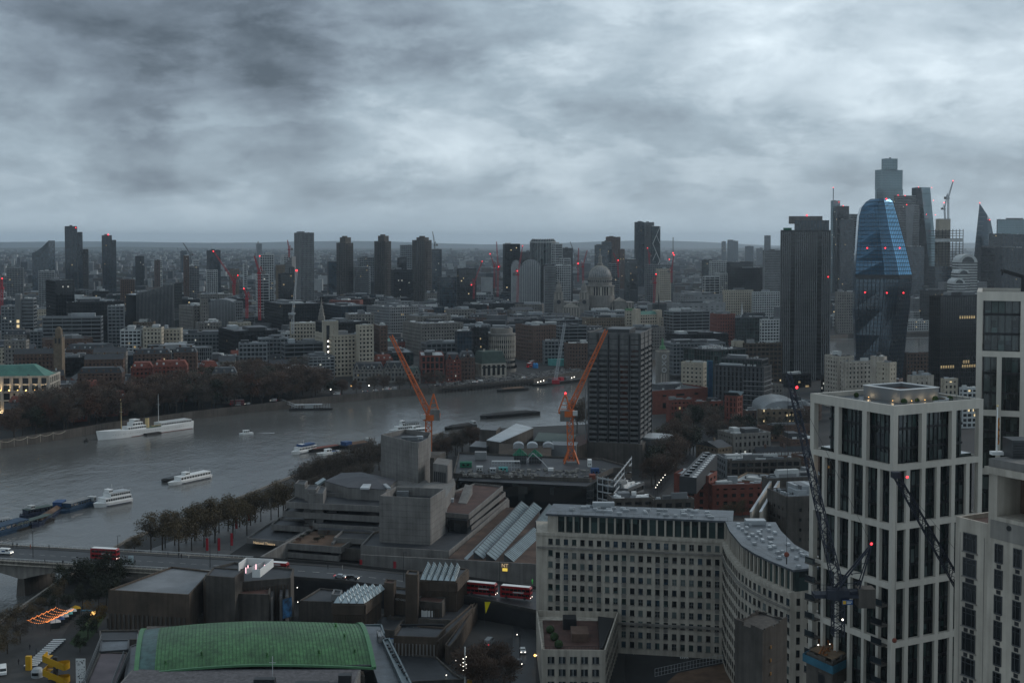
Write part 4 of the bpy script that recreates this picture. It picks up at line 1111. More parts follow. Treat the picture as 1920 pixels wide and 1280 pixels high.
# ---- filler streets of the city: real blocks in every gap
rng=random.Random(77)
def nearest(px,py):
 best=None
 for (lx,ly,ph) in LAND:
  dd=(lx-px) ** 2+((ly-py)*2.2) ** 2
  if best is None or dd < best[0]:best=(dd,lx,ly,ph)
 dx=px-best[1]
 rel='just behind' if abs(dx) < 18 and py < best[2] else 'just in front of' if abs(dx) < 18 else ('right of' if dx > 0 else 'left of')
 if abs(dx) > 90:rel='well to the ' +rel
 return rel+' the ' +best[3]
def topx(x,y,z):
 v_=Vector((x,y,z-CAM_Z));f=v_.y*CP-v_.z*SP;u=v_.y*SP+v_.z*CP
 return 960+FPX*v_.x/f,CYP-FPX*u/f
FILL=[('brick','roof_dk','brown brick',3),('stone','roof','grey stone',4),('grey','roof','grey clad',4),('cream','roof','cream stone',1),('glass','roof','blue glass',2),('dglass','roof','dark glass',4),
  ('bands','roof_wet','dark banded',3),('grid','roof','grey gridded',2),('white','roof_lt','white rendered',1),('redbrick','roof_dk','red brick',1),('yellowbrick','roof','buff brick',2),('slab','roof','pale panelled',1),('gglass','roof','green glass',1)]
bag=[f for f in FILL for _ in range(f[3])]
seen={};nf=0;tries=0
fillers=[]
for row in range(40):
 dep_=1100*(1.031 ** row)
 x=-dep_*.43
 while x < dep_*.43:
  w=rng.uniform(20,52)*(1+(dep_-1100)/5000);l=rng.uniform(16,30)
  y=dep_+rng.uniform(-14,14);yaw=rad(rng.choice((8,14,20,27,-6)))
  if y-interp(NB,x) > 60:fillers.append((x,y,w,l,yaw))
  x += w+rng.uniform(3,12)
for (x,y,w,l,yaw) in fillers:
 if nf >= 255:break
 ca,sa=math.cos(yaw),math.sin(yaw);cx,cy_=x+ca*w/2-sa*l/2,y+sa*w/2+ca*l/2
 if not free(cx,cy_,yaw,w/2,l/2):continue
 z0=gz(x,y);px,py=topx(cx,cy_,z0+18)
 if px <-20 or px > 1940:continue
 if px < 560 and y < 1010:continue
 if 1464 < px < 1567 and y > 1190 or 1750 < px and y > 1100:continue
 if 1100 < px < 1222:
  if py > 630:continue
 sty,rf,word,_=rng.choice(bag)
 h=rng.uniform(13,27) if y < 1900 else rng.uniform(14,32)
 kind='tall ' if h > 24 else 'low ' if h < 17 else ''
 r=root('city_block',None,'building',(x,y,z0-.3),yaw,'blocks of the city streets')
 far_=y > 1750
 facade(r,w,l,h,sty,fmul=1.0 if not far_ else 1.25)
 m_=rng.random()
 wall=STY[sty][0]
 rword='flat roof'
 if sty in ('brick','redbrick','stone','yellowbrick') and m_ < .6 and y < 1900:
  (mansard if m_ < .35 else gable)(r,w,l,h,wall,'roof_dk',rng);rword='dark mansard' if m_ < .35 else 'dark gabled roof'
 else:
  rf=rng.choice((rf,rf,'roof','roof_wet','roof_lt'))
  roofkit(r,w,l,h,sty,rf,rng.choice((2,3,4,5)) if not far_ else 3,rng)
  rword={'roof_lt':'pale roof','roof_wet':'wet sheen roof','roof_dk':'slate roof'}.get(rf,'flat roof')
 r['label']=' '.join(f'{kind}{word} block with {rword} {nearest(px, py)}'.split()[:16])
 claim(x,y,yaw,w,l,2);nf += 1
rh=random.Random(19);nh=0
for _ in range(1500):
 if nh >= 44:break
 x=rh.uniform(-440,-90);o_=rh.uniform(62,330);y=interp(NB,x)+o_;w,l=rh.uniform(16,34),rh.uniform(10,13);yaw=rad(rh.choice((22,18,27,12,-62)))
 cx,cy_=x+math.cos(yaw)*w/2-math.sin(yaw)*l/2,y+math.sin(yaw)*w/2+math.cos(yaw)*l/2;px,py=topx(cx,cy_,20)
 if px <-10 or px > 740 or (o_ < 125 and px > 330) or not free(cx,cy_,yaw,w/2*.75,l/2*.75):continue
 sty=rh.choice(('brick','brick','redbrick','stone','yellowbrick'));h=rh.uniform(10,15);z0=gz(x,y);nh += 1
 r=root('town_house',f"{'long ' if w > 26 else ''}{dict(brick='brown brick', redbrick='red brick', stone='grey stone', yellowbrick='buff brick')[sty]} terrace with dark roof {nearest(px, py)}",'terrace',(x,y,z0-.3),yaw,'old terraces behind the river gardens')
 facade(r,w,l,h,sty);(mansard if rh.random() < .5 else gable)(r,w,l,h,rh.choice((STY[sty][0],'dirtywhite')),rh.choice(('roof_dk','roof_dk','roof','redbrick')),rh);claim(x,y,yaw,w,l,2)
print('fillers',nf,nh)
# everything beyond that reads as one mass of roofs
def mass(name,mat,seed,n,y0,y1,hmin,hmax,wmin,wmax,label):
 rg=random.Random(seed);mb=MB()
 for _ in range(n):
  f=rg.random();y=y0*(y1/y0) ** f;x=rg.uniform(-.44,.44)*y
  w,l,h=rg.uniform(wmin,wmax),rg.uniform(wmin*.6,wmax*.6),rg.uniform(hmin,hmax)*(1 if rg.random() < .93 else 2.1)
  if not free(x+w/2,y+l/2,0,w/2,l/2):continue
  if y-interp(NB,x) < 80:continue
  mb.box(x,y,gz(x,y)-1,x+w,y+l,gz(x,y)+h)
 tag(mb.build(name,mat,None),label,kind='stuff')
mass('distant_city',M('distant_brick',(.085,.07,.062),.9,.4,.02),21,2600,1400,13000,8,17,11,36,'mass of brown brick roofs of the distant suburbs')
mass('distant_city',M('distant_grey',(.12,.125,.13),.8,.4,.02),22,2800,1400,14000,9,20,11,38,'mass of grey roofs of the distant suburbs')
mass('distant_city',M('distant_pale',(.30,.31,.31),.7,.3,.02),23,1500,1500,14000,9,22,8,28,'scatter of pale blocks of the distant suburbs')
mass('distant_city',M('distant_dark',(.035,.04,.044),.7,.4,.02),24,1100,1400,8000,10,22,12,40,'mass of dark slate roofs of the distant suburbs')
# far-off greenery between the roofs
mb=MB();rg=random.Random(31)
for _ in range(2200):
 y=2300*(13500/2300) ** rg.random();x=rg.uniform(-.44,.44)*y;s_=rg.uniform(7,26)*(1+y/5000);z=gz(x,y)
 if not free(x,y,0,s_*.5,s_*.5):continue
 n=6;h=rg.uniform(8,16);o=len(mb.v)
 for k in range(n):a=2*math.pi*k/n+rg.random();mb.v.append((x+s_*math.cos(a),y+s_*math.sin(a)*.6,z-1))
 for k in range(n):a=2*math.pi*k/n+rg.random();q=rg.uniform(.4,.9);mb.v.append((x+s_*q*math.cos(a),y+s_*q*math.sin(a)*.6,z+h*rg.uniform(.6,1)))
 for k in range(n):mb.f.append((o+k,o+(k+1) % n,o+n+(k+1) % n,o+n+k))
 mb.f.append(tuple(range(o+n,o+2*n)))
tag(mb.build('distant_woodland',M('distant_trees',(.035,.036,.024),.95,.4,.02)),'dark woodland between the distant suburbs',kind='stuff')
# ------------------------------------------------------------------ near bank: big stone block with curved wing
def stone_windows(r,org,u,n_out,cols,rows,win,sill,first=None,nm='window'):
 pass
ZT=42.0;WS='stone'
fa,fb=G(1007,997,ZT),G(1355,1012,ZT)
curve=[(1355,1012),(1362,1030),(1385,1060),(1410,1077),(1440,1092),(1482,1110)]
cw=[G(x,y,ZT) for x,y in curve];cw[0]=fb
r=root('stone_apartments','long pale stone block with a curved wing and glazed attic under a wet roof','building',(fa.x,fa.y,5.0));OX,OY=fa.x,fa.y
STONEROOT=r
front=[(0,0),(fb.x-OX,fb.y-OY)]
wing=[(p.x-OX,p.y-OY) for p in cw]
def off(line,d):
 res=[]
 for i,p in enumerate(line):
  a=Vector(line[max(0,i-1)]);b=Vector(line[min(len(line)-1,i+1)]);t_=(b-a).normalized();res.append((p[0]-t_.y*d,p[1]+t_.x*d))
 return res
back_w=off(wing,15)
MB().prism([front[0],front[1],(front[1][0]+15,front[1][1]+16),(front[0][0],front[0][1]+16)],0,ZT-5).build('front_wing',WS,r)
mb=MB();n=len(wing);v0=0
for z in (0,ZT-5):mb.v += [(p[0],p[1],z) for p in wing]+[(p[0],p[1],z) for p in back_w]
for i in range(n-1):
 mb.f += [(i,i+1,2*n+i+1,2*n+i),(n+i+1,n+i,3*n+i,3*n+i+1),(2*n+i,2*n+i+1,3*n+i+1,3*n+i)]
mb.f += [(n-1,2*n-1,4*n-1,3*n-1)]
mb.build('curved_wing',WS,r)
# attic: glass set back behind slim piers, then flat wet roof
AT=47.6-5
fo,bo=2.0,14
fd=(Vector(front[1])-Vector(front[0])).normalized();fn=Vector((-fd.y,fd.x))
def fpt(s,o=0.0):q=Vector(front[0])+fd*s+fn*o;return (q.x,q.y)
FL=(Vector(front[1])-Vector(front[0])).length
MB().prism([fpt(4,1.6),fpt(FL+3,1.6),fpt(FL+3,15),fpt(4,15)],ZT-5,AT-.4).build('attic_glazing','glass_g',r)
pm=MB().box(-.28,-.3,0,.28,.3,AT-ZT+5-.5).mesh('attic_pier',MT['stone']);ang=math.atan2(fd.y,fd.x)
for i in range(21):q=fpt(6.2+i*(FL-5)/20.2,1.35);inst('attic_pier',pm,r,(q[0],q[1],ZT-5),(0,0,ang))
MB().prism([fpt(3.2,1.2),fpt(6.2,1.2),fpt(6.2,12),fpt(3.2,12)],ZT-5.0,AT-.45).build('attic_end',WS,r)
MB().prism([fpt(2.6,.7),fpt(FL+3,.7),fpt(FL+3,16.5),fpt(2.6,16.5)],AT-.4,AT+.2).build('roof','roof_wet',r)
def curve_pts(line,step):
 ps=[]
 for a,b in zip(line,line[1:]):
  a,b=Vector(a),Vector(b);k=max(1,int((b-a).length/.25))
  ps += [a+(b-a)*i/k for i in range(k)]
 ps.append(Vector(line[-1]));acc=[0]
 for a,b in zip(ps,ps[1:]):acc.append(acc[-1]+(b-a).length)
 res=[];s=step/2;j=0
 while s < acc[-1]-step*.3:
  while acc[j] < s:j += 1
  a,b=ps[max(0,j-3)],ps[min(len(ps)-1,j+3)];t_=(b-a).normalized();res.append((ps[j],math.atan2(t_.y,t_.x)));s += step
 return res,acc[-1]
w2=off(wing,1.6);w3=off(wing,.8);w4=off(wing,16)
def strip(la,lb,z0,z1,name,mat):
 mb=MB();n=len(la)
 for z in (z0,z1):mb.v += [(p[0],p[1],z) for p in la]+[(p[0],p[1],z) for p in lb]
 for i in range(n-1):mb.f += [(i,i+1,2*n+i+1,2*n+i),(n+i+1,n+i,3*n+i,3*n+i+1),(2*n+i,2*n+i+1,3*n+i+1,3*n+i)]
 mb.f += [(n-1,2*n-1,4*n-1,3*n-1),(0,2*n,3*n,n)]
 return mb.build(name,mat,r)
strip(w2,off(wing,14),ZT-5,AT-.42,'attic_glazing','glass_g');strip(w3,w4,AT-.38,AT+.22,'roof','roof_wet')
for (p,a) in curve_pts(off(wing,1.3),2.7)[0]:inst('attic_pier',pm,r,(p.x,p.y,ZT-5),(0,0,a))
# cornice and string course
def band(line,o,z0,z1,name,mat,proud=.5):
 mb=MB()
 for a,b in zip(line,line[1:]):mb.wall(b,a,z0,z1,proud)
 return mb.build(name,mat,r)
band(front,0,ZT-9.9,ZT-9.4,'string_course','stone2',.7);band(wing,0,ZT-9.9,ZT-9.4,'string_course','stone2',.6)
band(front,0,9.2,9.9,'string_course','stone2',.8)
band([fpt(-.4),fpt(FL)],0,ZT-5.9,ZT-5.0,'cornice','stone',.35);band(wing,0,ZT-5.9,ZT-5.0,'cornice','stone',.35)
# windows: each one a recessed pane in a stone reveal with its own sill
def window_mesh(w,h,panes=1):
 fr=MB();t_=.16;fr.box(-w/2-t_,-.12,0,-w/2,.05,h);fr.box(w/2,-.12,0,w/2+t_,.05,h);fr.box(-w/2-t_,-.12,h,w/2+t_,.05,h+t_);fr.box(-w/2-.25,-.25,-.16,w/2+.25,.05,0)
 return fr
def pane_mesh(w,h,mat,bars=1):
 m=MB();m.box(-w/2,-.03,0,w/2,.05,h);me=m.mesh('window',MT[mat]);return me
PMV=[pane_mesh(1.35,1.85,m) for m in ('glass','glass_dk','glass_dk','glass_g','glass_b','curtain')];SILL=MB().box(-.85,-.16,-.2,.85,.06,0).mesh('sill',MT['stone2']);PANEL=MB().box(-.66,-.07,0,.66,.05,1.0).mesh('spandrel',MT['stone2']);BARM=MB().box(-.04,-.07,0,.04,0,1.85).box(-.66,-.065,.9,.66,0,.97).mesh('glazing_bar',MT['midgrey'])
rg=random.Random(5);cnt=0
wrest=MB()
def stone_window(x,y,z,a,spandrel=False,nm='window'):
 global cnt
 cnt += 1
 if cnt > 298:wrest.bar((x,y,z),(x,y,z+1.85),.1 if abs(math.cos(a)) < .5 else 1.35,1.35 if abs(math.cos(a)) < .5 else .1);return
 q=inst(nm,rg.choice(PMV),r,(x,y,z),(0,0,a),scale=(1,1,1))
 inst('sill',SILL,q)
 if spandrel:inst('spandrel',PANEL,q,(0,0,-1.25))
 if rg.random() < .2:inst('glazing_bar',BARM,q)
step=(FL-4.2)/20
fh=3.86
for k in range(10):
 for i in range(20):
  q=fpt(6.6+i*(FL-8.2)/19,-.04)
  if k == 9:z=ZT-5-3.7
  elif k == 0:z=2.0
  else:z=ZT-5-7.9-(8-k)*3.42
  if k <= 1 and i < 8:continue
  stone_window(q[0],q[1],z,ang,spandrel=(i % 7 in (0,1,5,6)) and 1 < k < 9 and (i % 4 < 2 or i > 16))
for k in range(7):
 q=fpt(4.3,-.04);stone_window(q[0],q[1],ZT-5-3.7-k*3.6,ang)
wp,wl_=curve_pts(off(wing,-.06),2.75)
for (p,a) in wp[::-1]:
 for k in range(10):
  z=ZT-5-3.7 if k == 9 else (2.0 if k == 0 else ZT-5-7.9-(8-k)*3.42)
  stone_window(p.x,p.y,z,a,spandrel=False)
ea,eb=Vector(wing[-1]),Vector(back_w[-1]);en=(eb-ea).normalized();ang2=math.atan2(en.y,en.x);no=Vector((en.y,-en.x))*.06
for i in range(4):
 for k in range(1,10):q=ea+en*(2.2+3.4*i)+no;stone_window(q.x,q.y,ZT-8.7-(9-k)*3.42,ang2)
wrest.build('window','glass_dk',r,stuff=True)
# rooftop skylights and plant
SK=MB().add([(-.9,-.55,0),(.9,-.55,0),(.9,.55,0),(-.9,.55,0),(-.8,-.45,.5),(.8,-.45,.5),(.8,.45,.5),(-.8,.45,.5)],[(0,1,5,4),(1,2,6,5),(2,3,7,6),(3,0,4,7),(4,5,6,7)]).mesh('skylight',MT['roof_lt'])
for i in range(46):q=fpt(rg.uniform(6,FL),rg.choice((5,7.4,9.8,12.2,14.2))+rg.uniform(-.4,.4));inst('skylight',SK,r,(q[0],q[1],AT+.2),(0,0,ang),scale=(rg.uniform(.6,1.2),rg.uniform(.7,1.2),1))
for o in (4.5,7,9.5,12,14):
 for (p,a) in curve_pts(off(wing,o),3.4)[0]:
  if rg.random() < .45:continue
  inst('skylight',SK,r,(p.x+rg.uniform(-.9,.9),p.y+rg.uniform(-.9,.9),AT+.22),(0,0,a+rg.uniform(-.05,.05)),scale=(rg.uniform(.6,1.3),rg.uniform(.7,1.2),1))
q=fpt(16,13);MB().box(q[0],q[1],AT+.2,q[0]+7,q[1]+2.2,AT+1.7).build('plant_room','roof_lt',r)
q=fpt(FL+6,2);MB().box(q[0],q[1]-6,AT+.2,q[0]+6,q[1]-2.5,AT+1.5).build('plant_room','roof_lt',r)
mb=MB()
for o in (1.2,3.2):mb.bar((*off(wing,o)[2],AT+1.2),(*off(wing,o)[4],AT+1.2),.08)
for i in range(24):p=fpt(4+i*2.4,1.0);mb.bar((*p,AT+.2),(*p,AT+1.2),.07)
mb.bar((*fpt(4,1),AT+1.2),(*fpt(60,1),AT+1.2),.08);mb.build('guard_rail','grey',r)
LABEL_PLACE='stone block with the curved wing'
# small stone block in front with a roof terrace
z1=18.0
ps=[G(1016,1219,z1),G(1135,1220,z1),Vector((33.2,394.5,z1)),Vector((7.6,396.0,z1))]
r=root('terrace_block','small pale stone block with brown roof terrace in front of the long stone block','building',(ps[0].x,ps[0].y,5));LO=[(p.x-ps[0].x,p.y-ps[0].y) for p in ps]
MB().prism(LO,0,z1-5-1.6).build('wall','stone',r)
mb=MB()
for i in range(4):mb.wall(LO[i],LO[(i+1) % 4],z1-6.6,z1-5+.25,.4)
mb.build('parapet','stone',r)
MB().prism([(1,.8),(17,.8),(22,33),(1,34)],z1-6.58,z1-6.4).build('roof_terrace','roof_br',r)
MB().box(7,24,z1-6.4,11,29,z1-3.2).build('roof_shed','black',r);MB().box(9,12,z1-6.4,14,20,z1-4).build('roof_shed','brick',r)
MB().prism([(16.5,2),(17.2,2),(23,31),(18,33)],z1-6.4,z1-4.9).build('pergola_roof','black',r)
for (x,y) in ((4,14),(5,7),(3,21)):MB().ball((x,y,z1-5.4),1.3,6).build('planter_shrub','lawn',r)
mb=MB()
for i in range(18):mb.bar((.2+i,.25,z1-4.8),(.2+i,.25,z1-3.9),.06)
mb.bar((.2,.25,z1-3.9),(17.6,.25,z1-3.9),.07);mb.build('guard_rail','black',r)
WP=pane_mesh(1.9,1.9,'glass');BAR2=MB().box(-.05,-.07,0,.05,0,1.9).box(-.35,-.065,0,-.29,0,1.9).mesh('glazing_bar',MT['dirtywhite'])
for k in range(4):
 for i in range(5):f_=(2.6+i*3.15)/17.9;q=inst('window',WP,r,(LO[1][0]*f_,LO[1][1]*f_-.06,z1-5-3.6-k*3.55),(0,0,math.atan2(LO[1][1],LO[1][0])));inst('sill',MB().box(-1.1,-.2,-.2,1.1,.05,0).mesh('sill',MT['stone2']) if (k,i) == (0,0) else bpy.data.meshes['sill.001'],q);inst('glazing_bar',BAR2,q)
dv=Vector(LO[2])-Vector(LO[1]);dl=dv.length;dv.normalize();an=math.atan2(dv.y,dv.x)
for k in range(4):
 for i in range(11):q=Vector(LO[1])+dv*(2+i*(dl-4)/10)+Vector((dv.y,-dv.x))*.05;inst('window',WP,r,(q.x,q.y,z1-5-3.6-k*3.55),(0,0,an),scale=(.7,1,1))
# ------------------------------------------------------------------ stone-framed residential towers
def frame_tower(label,corner,yaw,wr,wl,zt,sections,nx,zb=5.0,seed=1,SH=11.05):
 """pale frame of beams and columns standing in front of dark glass; section height 11 m"""
 rg=random.Random(seed)
 r=root('residential_tower',label,'tower',(corner[0],corner[1],zb),yaw);H=zt-zb;MAT=MT['palegrid']
 cr_,cl=MB().box(0,0,0,1.15,1.15,SH).mesh('column',MAT),MB().box(0,0,0,.95,.7,SH).mesh('column',MAT)
 MB().box(1.5,1.5,0,wr-1.5,wl-1.5,H-SH+.5).build('glazing','glass_tower',r);MB().box(1.5,1.5,H-SH+.5,wr-4.2,wl-4.2,H-1.0).build('glazing','glass_tower',r)
 bmr=MB().box(0,0,0,wr,.95,1.15).mesh('beam',MAT);bml=MB().box(0,0,0,.95,wl-1.9,1.15).mesh('beam',MAT)
 for s in range(sections):
  zt_=H-s*SH
  hb=1.8 if s == 0 else 1.15
  for (me,loc) in ((bmr,(0,0)),(bmr,(0,wl-.95)),(bml,(0,.95)),(bml,(wr-.95,.95))):inst('beam',me,r,(loc[0],loc[1],zt_-hb),scale=(1,1,hb/1.15))
  n=nx if s else nx // 2
  zb_=zt_-SH;hcol=(SH-hb) if True else SH
  for i in range(n+1):
   cw_=1.15 if i in (0,n) or s == 0 else .95
   x=min(max(wr*i/n-cw_/2,0),wr-cw_);y=min(max(wl*i/n-cw_/2,0),wl-cw_)
   me=cr_ if cw_ > 1 else cl
   inst('column',me,r,(x,.02 if i not in (0,n) else 0,zb_),scale=(1,.75,hcol/SH))
   if 0 < i < n:inst('column',me,r,(.02,y+(cw_ if 0 else 0),zb_),scale=(.75,1,hcol/SH))
  inst('column',cr_,r,(0,wl-1.15,zb_),scale=(1,1,hcol/SH));inst('column',cr_,r,(wr-1.15,wl-1.15,zb_),scale=(1,1,hcol/SH))
 # dark storey bands and mullions of the glass, then single curtain-lined panes
 mb=MB();z=H-1.8-3.1
 while z > 0:e_=2.7*(z > H-SH);mb.box(1.35,1.35,z,wr-1.35-e_,wl-1.35-e_,z+.5);z -= SH/3
 mb.build('floor_band','black',r)
 mb=MB()
 for i in range(nx*3+1):
  x=1.5+(wr-3)*i/(nx*3);y=1.5+(wl-3)*i/(nx*3)
  mb.box(x-.06,1.3,0,x+.06,1.5,H-1.9 if x < wr-4 else H-SH);mb.box(1.3,y-.06,0,1.5,y+.06,H-1.9 if y < wl-4 else H-SH)
 mb.build('mullion','black',r)
 cur=MB().box(-.5,-.03,0,.5,.02,2.5)
 mats=['glass_g','glass','glass_dk'];pm_=[MB().box(0,-.04,0,(wr-3)/(nx*3)-.16,.02,2.5).mesh('pane',MT[m]) for m in mats]
 pmT=MB().box(0,-.04,0,1,.02,2.5).mesh('pane',MT['curtain'])
 kk=0;rest=MB()
 for s in range(int(H/(SH/3))):
  z=H-1.8-3.1-s*SH/3+.52
  if s >= 30:break
  for i in range(nx*3):
   for f in (0,1):
    u=rg.random()
    if u > .55 or s < 3 and i > nx*3-5:continue
    me=pmT if u < .13 else pm_[0] if u < .3 else pm_[1]
    ww=((wr if f == 0 else wl)-3)/(nx*3);sc_=(ww-.16,1,1) if me is pmT else (1,1,1)
    if kk > 294:
     if u < .3:
      if f:rest.box(1.4,1.5+ww*i+.08,z,1.46,1.5+ww*(i+1)-.08,z+2.5)
      else:rest.box(1.5+ww*i+.08,1.4,z,1.5+ww*(i+1)-.08,1.46,z+2.5)
     continue
    o=inst('pane',me,r,(1.5+ww*i+.08,1.44,z) if f == 0 else (1.44,1.5+ww*(i+1)-.08,z),(0,0,0 if f == 0 else -math.pi/2),scale=sc_);kk += 1
 rest.build('pane','glass_g',r,stuff=True)
 MB().box(.96,.96,H-1.2,wr-.96,wl-.96,H-.9).build('roof','roof_wet',r)
 return r,H,SH
ya=rad(28);cT=D(1676,761,235)
kL,kR=kx(1519.5,742),kx(1844,752);ca,sa=math.cos(ya),math.sin(ya)
wlT=(cT.x-kL*cT.y)/(sa+kL*ca);wrT=(kR*cT.y-cT.x)/(ca-kR*sa)
r,H,SH=frame_tower('near residential tower with pale stone grid and lit rooftop box',(cT.x,cT.y),ya,wrT,wlT,cT.z,9,6,seed=3)
wr,wl=wrT,wlT
print('tower',wr,wl,cT)
# rooftop box, walks, lamps
bx0,by0,bx1,by1=wr*.42,wl*.36,wr*.86,wl*.80
tb=MB();ring(tb,bx0,by0,bx1,by1,.6,H-.9,H+1.5);tb.build('rooftop_box','grey',r);MB().box(bx0+.6,by0+.6,H-.9,bx1-.6,by1-.6,H+.8).build('box_roof','roof_br',r)
tb=MB();ring(tb,bx0-.1,by0-.1,bx1+.1,by1+.1,.75,H+1.5,H+1.65);tb.build('coping','white',r)
for (a_,b_) in (((wr*.1,wl*.12),(wr*.9,wl*.12)),((wr*.1,wl*.12),(wr*.1,wl*.9))):
 MB().wall(a_,b_,H-.9,H-.55,.8).build('roof_walk','roof_lt',r)
mb=MB()
for k in range(13):a0,a1=-math.pi/2*k/12,-math.pi/2*(k+1)/12;q=lambda a:(wr*.66+math.cos(a)*wr*.27,wl*.42+math.sin(a)*wl*.24,H-.5);mb.bar(q(a0),q(a1),.5,.3)
mb.build('curved_kerb','dirtywhite',r);rg=random.Random(2)
for k in range(16):x,y=rg.uniform(bx0-3.5,bx1+2),rg.choice((by0-rg.uniform(.6,2),by1+rg.uniform(.3,1.2)));MB().ball((x,y,H-.5),rg.uniform(.35,.7),5).build('planter_shrub','lawn',r)
mb=MB()
for (a_,b_) in (((1,1),(wr-1,1)),((1,1),(1,wl-1)),((wr-1,1),(wr-1,wl-1))):
 for z in (H+.25,H-.2):mb.bar((*a_,z),(*b_,z),.06)
 for k in range(14):f=k/13;mb.bar((a_[0]+(b_[0]-a_[0])*f,a_[1]+(b_[1]-a_[1])*f,H-.9),(a_[0]+(b_[0]-a_[0])*f,a_[1]+(b_[1]-a_[1])*f,H+.25),.05)
mb.build('guard_rail','grey',r)
for (x,y) in ((bx0-.5,by0+1.5),(bx0+2.5,by0-.5),(bx0+6.0,by0-.5),(bx1-1,by0-.5),(bx0-.5,by1-2)):
 inst('roof_lamp',WRM1,r,(x,y,H-.6),scale=(.09,.09,.09))
 ld=bpy.data.lights.new('roof_lamp_light','POINT');ld.energy=15;ld.color=(1,.75,.45);ld.shadow_soft_size=.15
 lo=bpy.data.objects.new('roof_lamp_light',ld);COL.objects.link(lo);lo.parent=r;lo.location=(x-.3,y-.3,H-.2)
# open loggias of the top section: slabs, glass balustrade; small balconies lower down
BAL=MB().box(0,0,0,1,1.9,.28).mesh('balcony',MT['concrete_dark']);BALG=MB().box(.02,.03,.28,.98,.08,1.35).box(.02,.03,1.35,.98,.1,1.42).mesh('balustrade',MT['glass'])
for s in range(7,27):
 z=H-1.8-3.1-s*SH/3
 if z < 2:break
 for (y0,w_) in ((.9,wl/6-.9),(wl*5/6+.3,wl/6-.8)):
  if y0 < 2 and not 9 <= s <= 23 or y0 > 2 and s < 8:continue
  o=inst('balcony',BAL,r,(0-.0,y0+w_,z+.4),(0,0,-math.pi/2),scale=(w_,1.0,1));inst('balustrade',BALG,o)
  o.location.x=-1.5+.0
lb=inst('lit_lamp',WRM1,r,(.9,wl*.86,H-14.5),scale=(.3,.3,.3))
# second tower, off to the right
c2=D(1832,547,264)
r2,H2,_=frame_tower('taller residential tower with pale stone grid at the right edge behind the near one',(c2.x,c2.y),rad(-20.5),27,24,c2.z,10,6,seed=8,SH=12.2)
MB().box(8.5,4,H2,13,8,H2+3.2).build('maintenance_cradle','black',r2);mb=MB();mb.bar((9,5,H2+3),(5.2,3,H2+4.2),.7);mb.bar((5.2,3,H2+4.2),(4.6,2.5,H2+4.4),.4);mb.bar((11,6,H2+3),(11,6,H2+6.5),.9);mb.bar((4.8,2.6,H2+4.2),(4.8,2.6,H2+3.4),.25);mb.build('cradle_arm','black',r2)
# ------------------------------------------------------------------ pale stone office tower at the right edge
zl,zu=91.0,100.0
a=D(1792,971,199);b=D(1858,985,193)
r=root('stone_tower','pale stone tower with rows of dark windows and vents at the right edge','tower',(a.x,a.y,5.0),math.atan2(b.y-a.y,b.x-a.x));LW=(Vector((b.x,b.y))-Vector((a.x,a.y))).length
UW=14;zl=a.z
zu=D(1858,858,193).z
MB().box(0,0,0,LW,20,zl-5-.6).build('lower_wall','stone',r);tb=MB();ring(tb,0,0,LW,20,.5,zl-5.6,zl-5+.3);tb.build('parapet','stone',r);MB().box(.5,.5,zl-5.6,LW-.5,19.5,zl-5.4).build('roof','roof_br',r)
hU=zu-5
# upper shaft with a loggia opening
MB().box(LW,-.6,0,LW+UW,22,hU-8.6).build('upper_wall','stone',r)
MB().box(LW,-.6,hU-8.6,LW+1.6,22,hU-2.2).build('loggia_pier','stone',r);MB().box(LW+6.6,-.6,hU-8.6,LW+UW,22,hU-2.2).build('loggia_pier','stone',r);MB().box(LW+1.6,4.5,hU-8.6,LW+6.6,22,hU-2.2).build('loggia_back','brick',r)
MB().box(LW-.4,-1.2,hU-2.2,LW+UW,22.4,hU-1.2).build('cornice','stone',r);MB().box(LW,-.7,hU-1.2,LW+UW,22,hU).build('attic','concrete',r)
MB().box(LW+.5,-.72,hU-12,LW+7.6,-.6,hU-9.2).build('carved_panel','stone2',r);MB().cone((LW+4,-.9,hU-9.9),(LW+4,-.72,hU-9.9),.4,.4,10).build('roundel','black',r)
mb=MB()
for k in range(28):mb.box(LW+.3+k*.26,-.66,hU-1.1,LW+.42+k*.26,-.6,hU-.3)
mb.build('attic_grille','darkgrey',r)
W1=MB().box(0,-.05,0,2.35,.05,2.65).mesh('window',MT['glass_dk']);W2=MB().box(0,-.05,0,1.25,.05,2.6).mesh('window',MT['glass_dk'])
FR1=ring(MB(),0,0,2.35,2.65,.1,-.03,.06);FRm=MB()
def frame_me(w,h,bars):
 m=MB();m.box(-.12,-.14,-.12,0,.05,h+.12);m.box(w,-.14,-.12,w+.12,.05,h+.12);m.box(0,-.14,h,w,.05,h+.12);m.box(0,-.2,-.2,w,.05,0)
 for b_ in bars:m.box(b_-.04,-.1,0,b_+.04,0,h)
 m.box(0,-.1,h*.72,w,0,h*.72+.07)
 return m.mesh('frame',MT['darkgrey'])
F1,F2=frame_me(2.35,2.65,(.6,1.75)),frame_me(1.25,2.6,(.42,));V1=MB().box(0,-.06,0,1.6,.05,.65).mesh('vent',MT['black']);V2=MB().box(0,-.06,0,.75,.05,.6).mesh('vent',MT['black']);SL=MB().box(-.3,-.25,0,2.7,.05,.16).mesh('sill',MT['stone2'])
for k in range(18):
 z=zl-5-4.6-3.9*k
 if z < 3:break
 q=inst('window',W1,r,(1.75,-.02,z));inst('frame',F1,q);inst('vent',V1 if k < 3 else V2,q,(.4 if k < 3 else .2,0,-1.05));inst('sill',SL,q,(0,0,-.3))
 if k >= 3:inst('vent',V2,q,(1.4,0,-1.05))
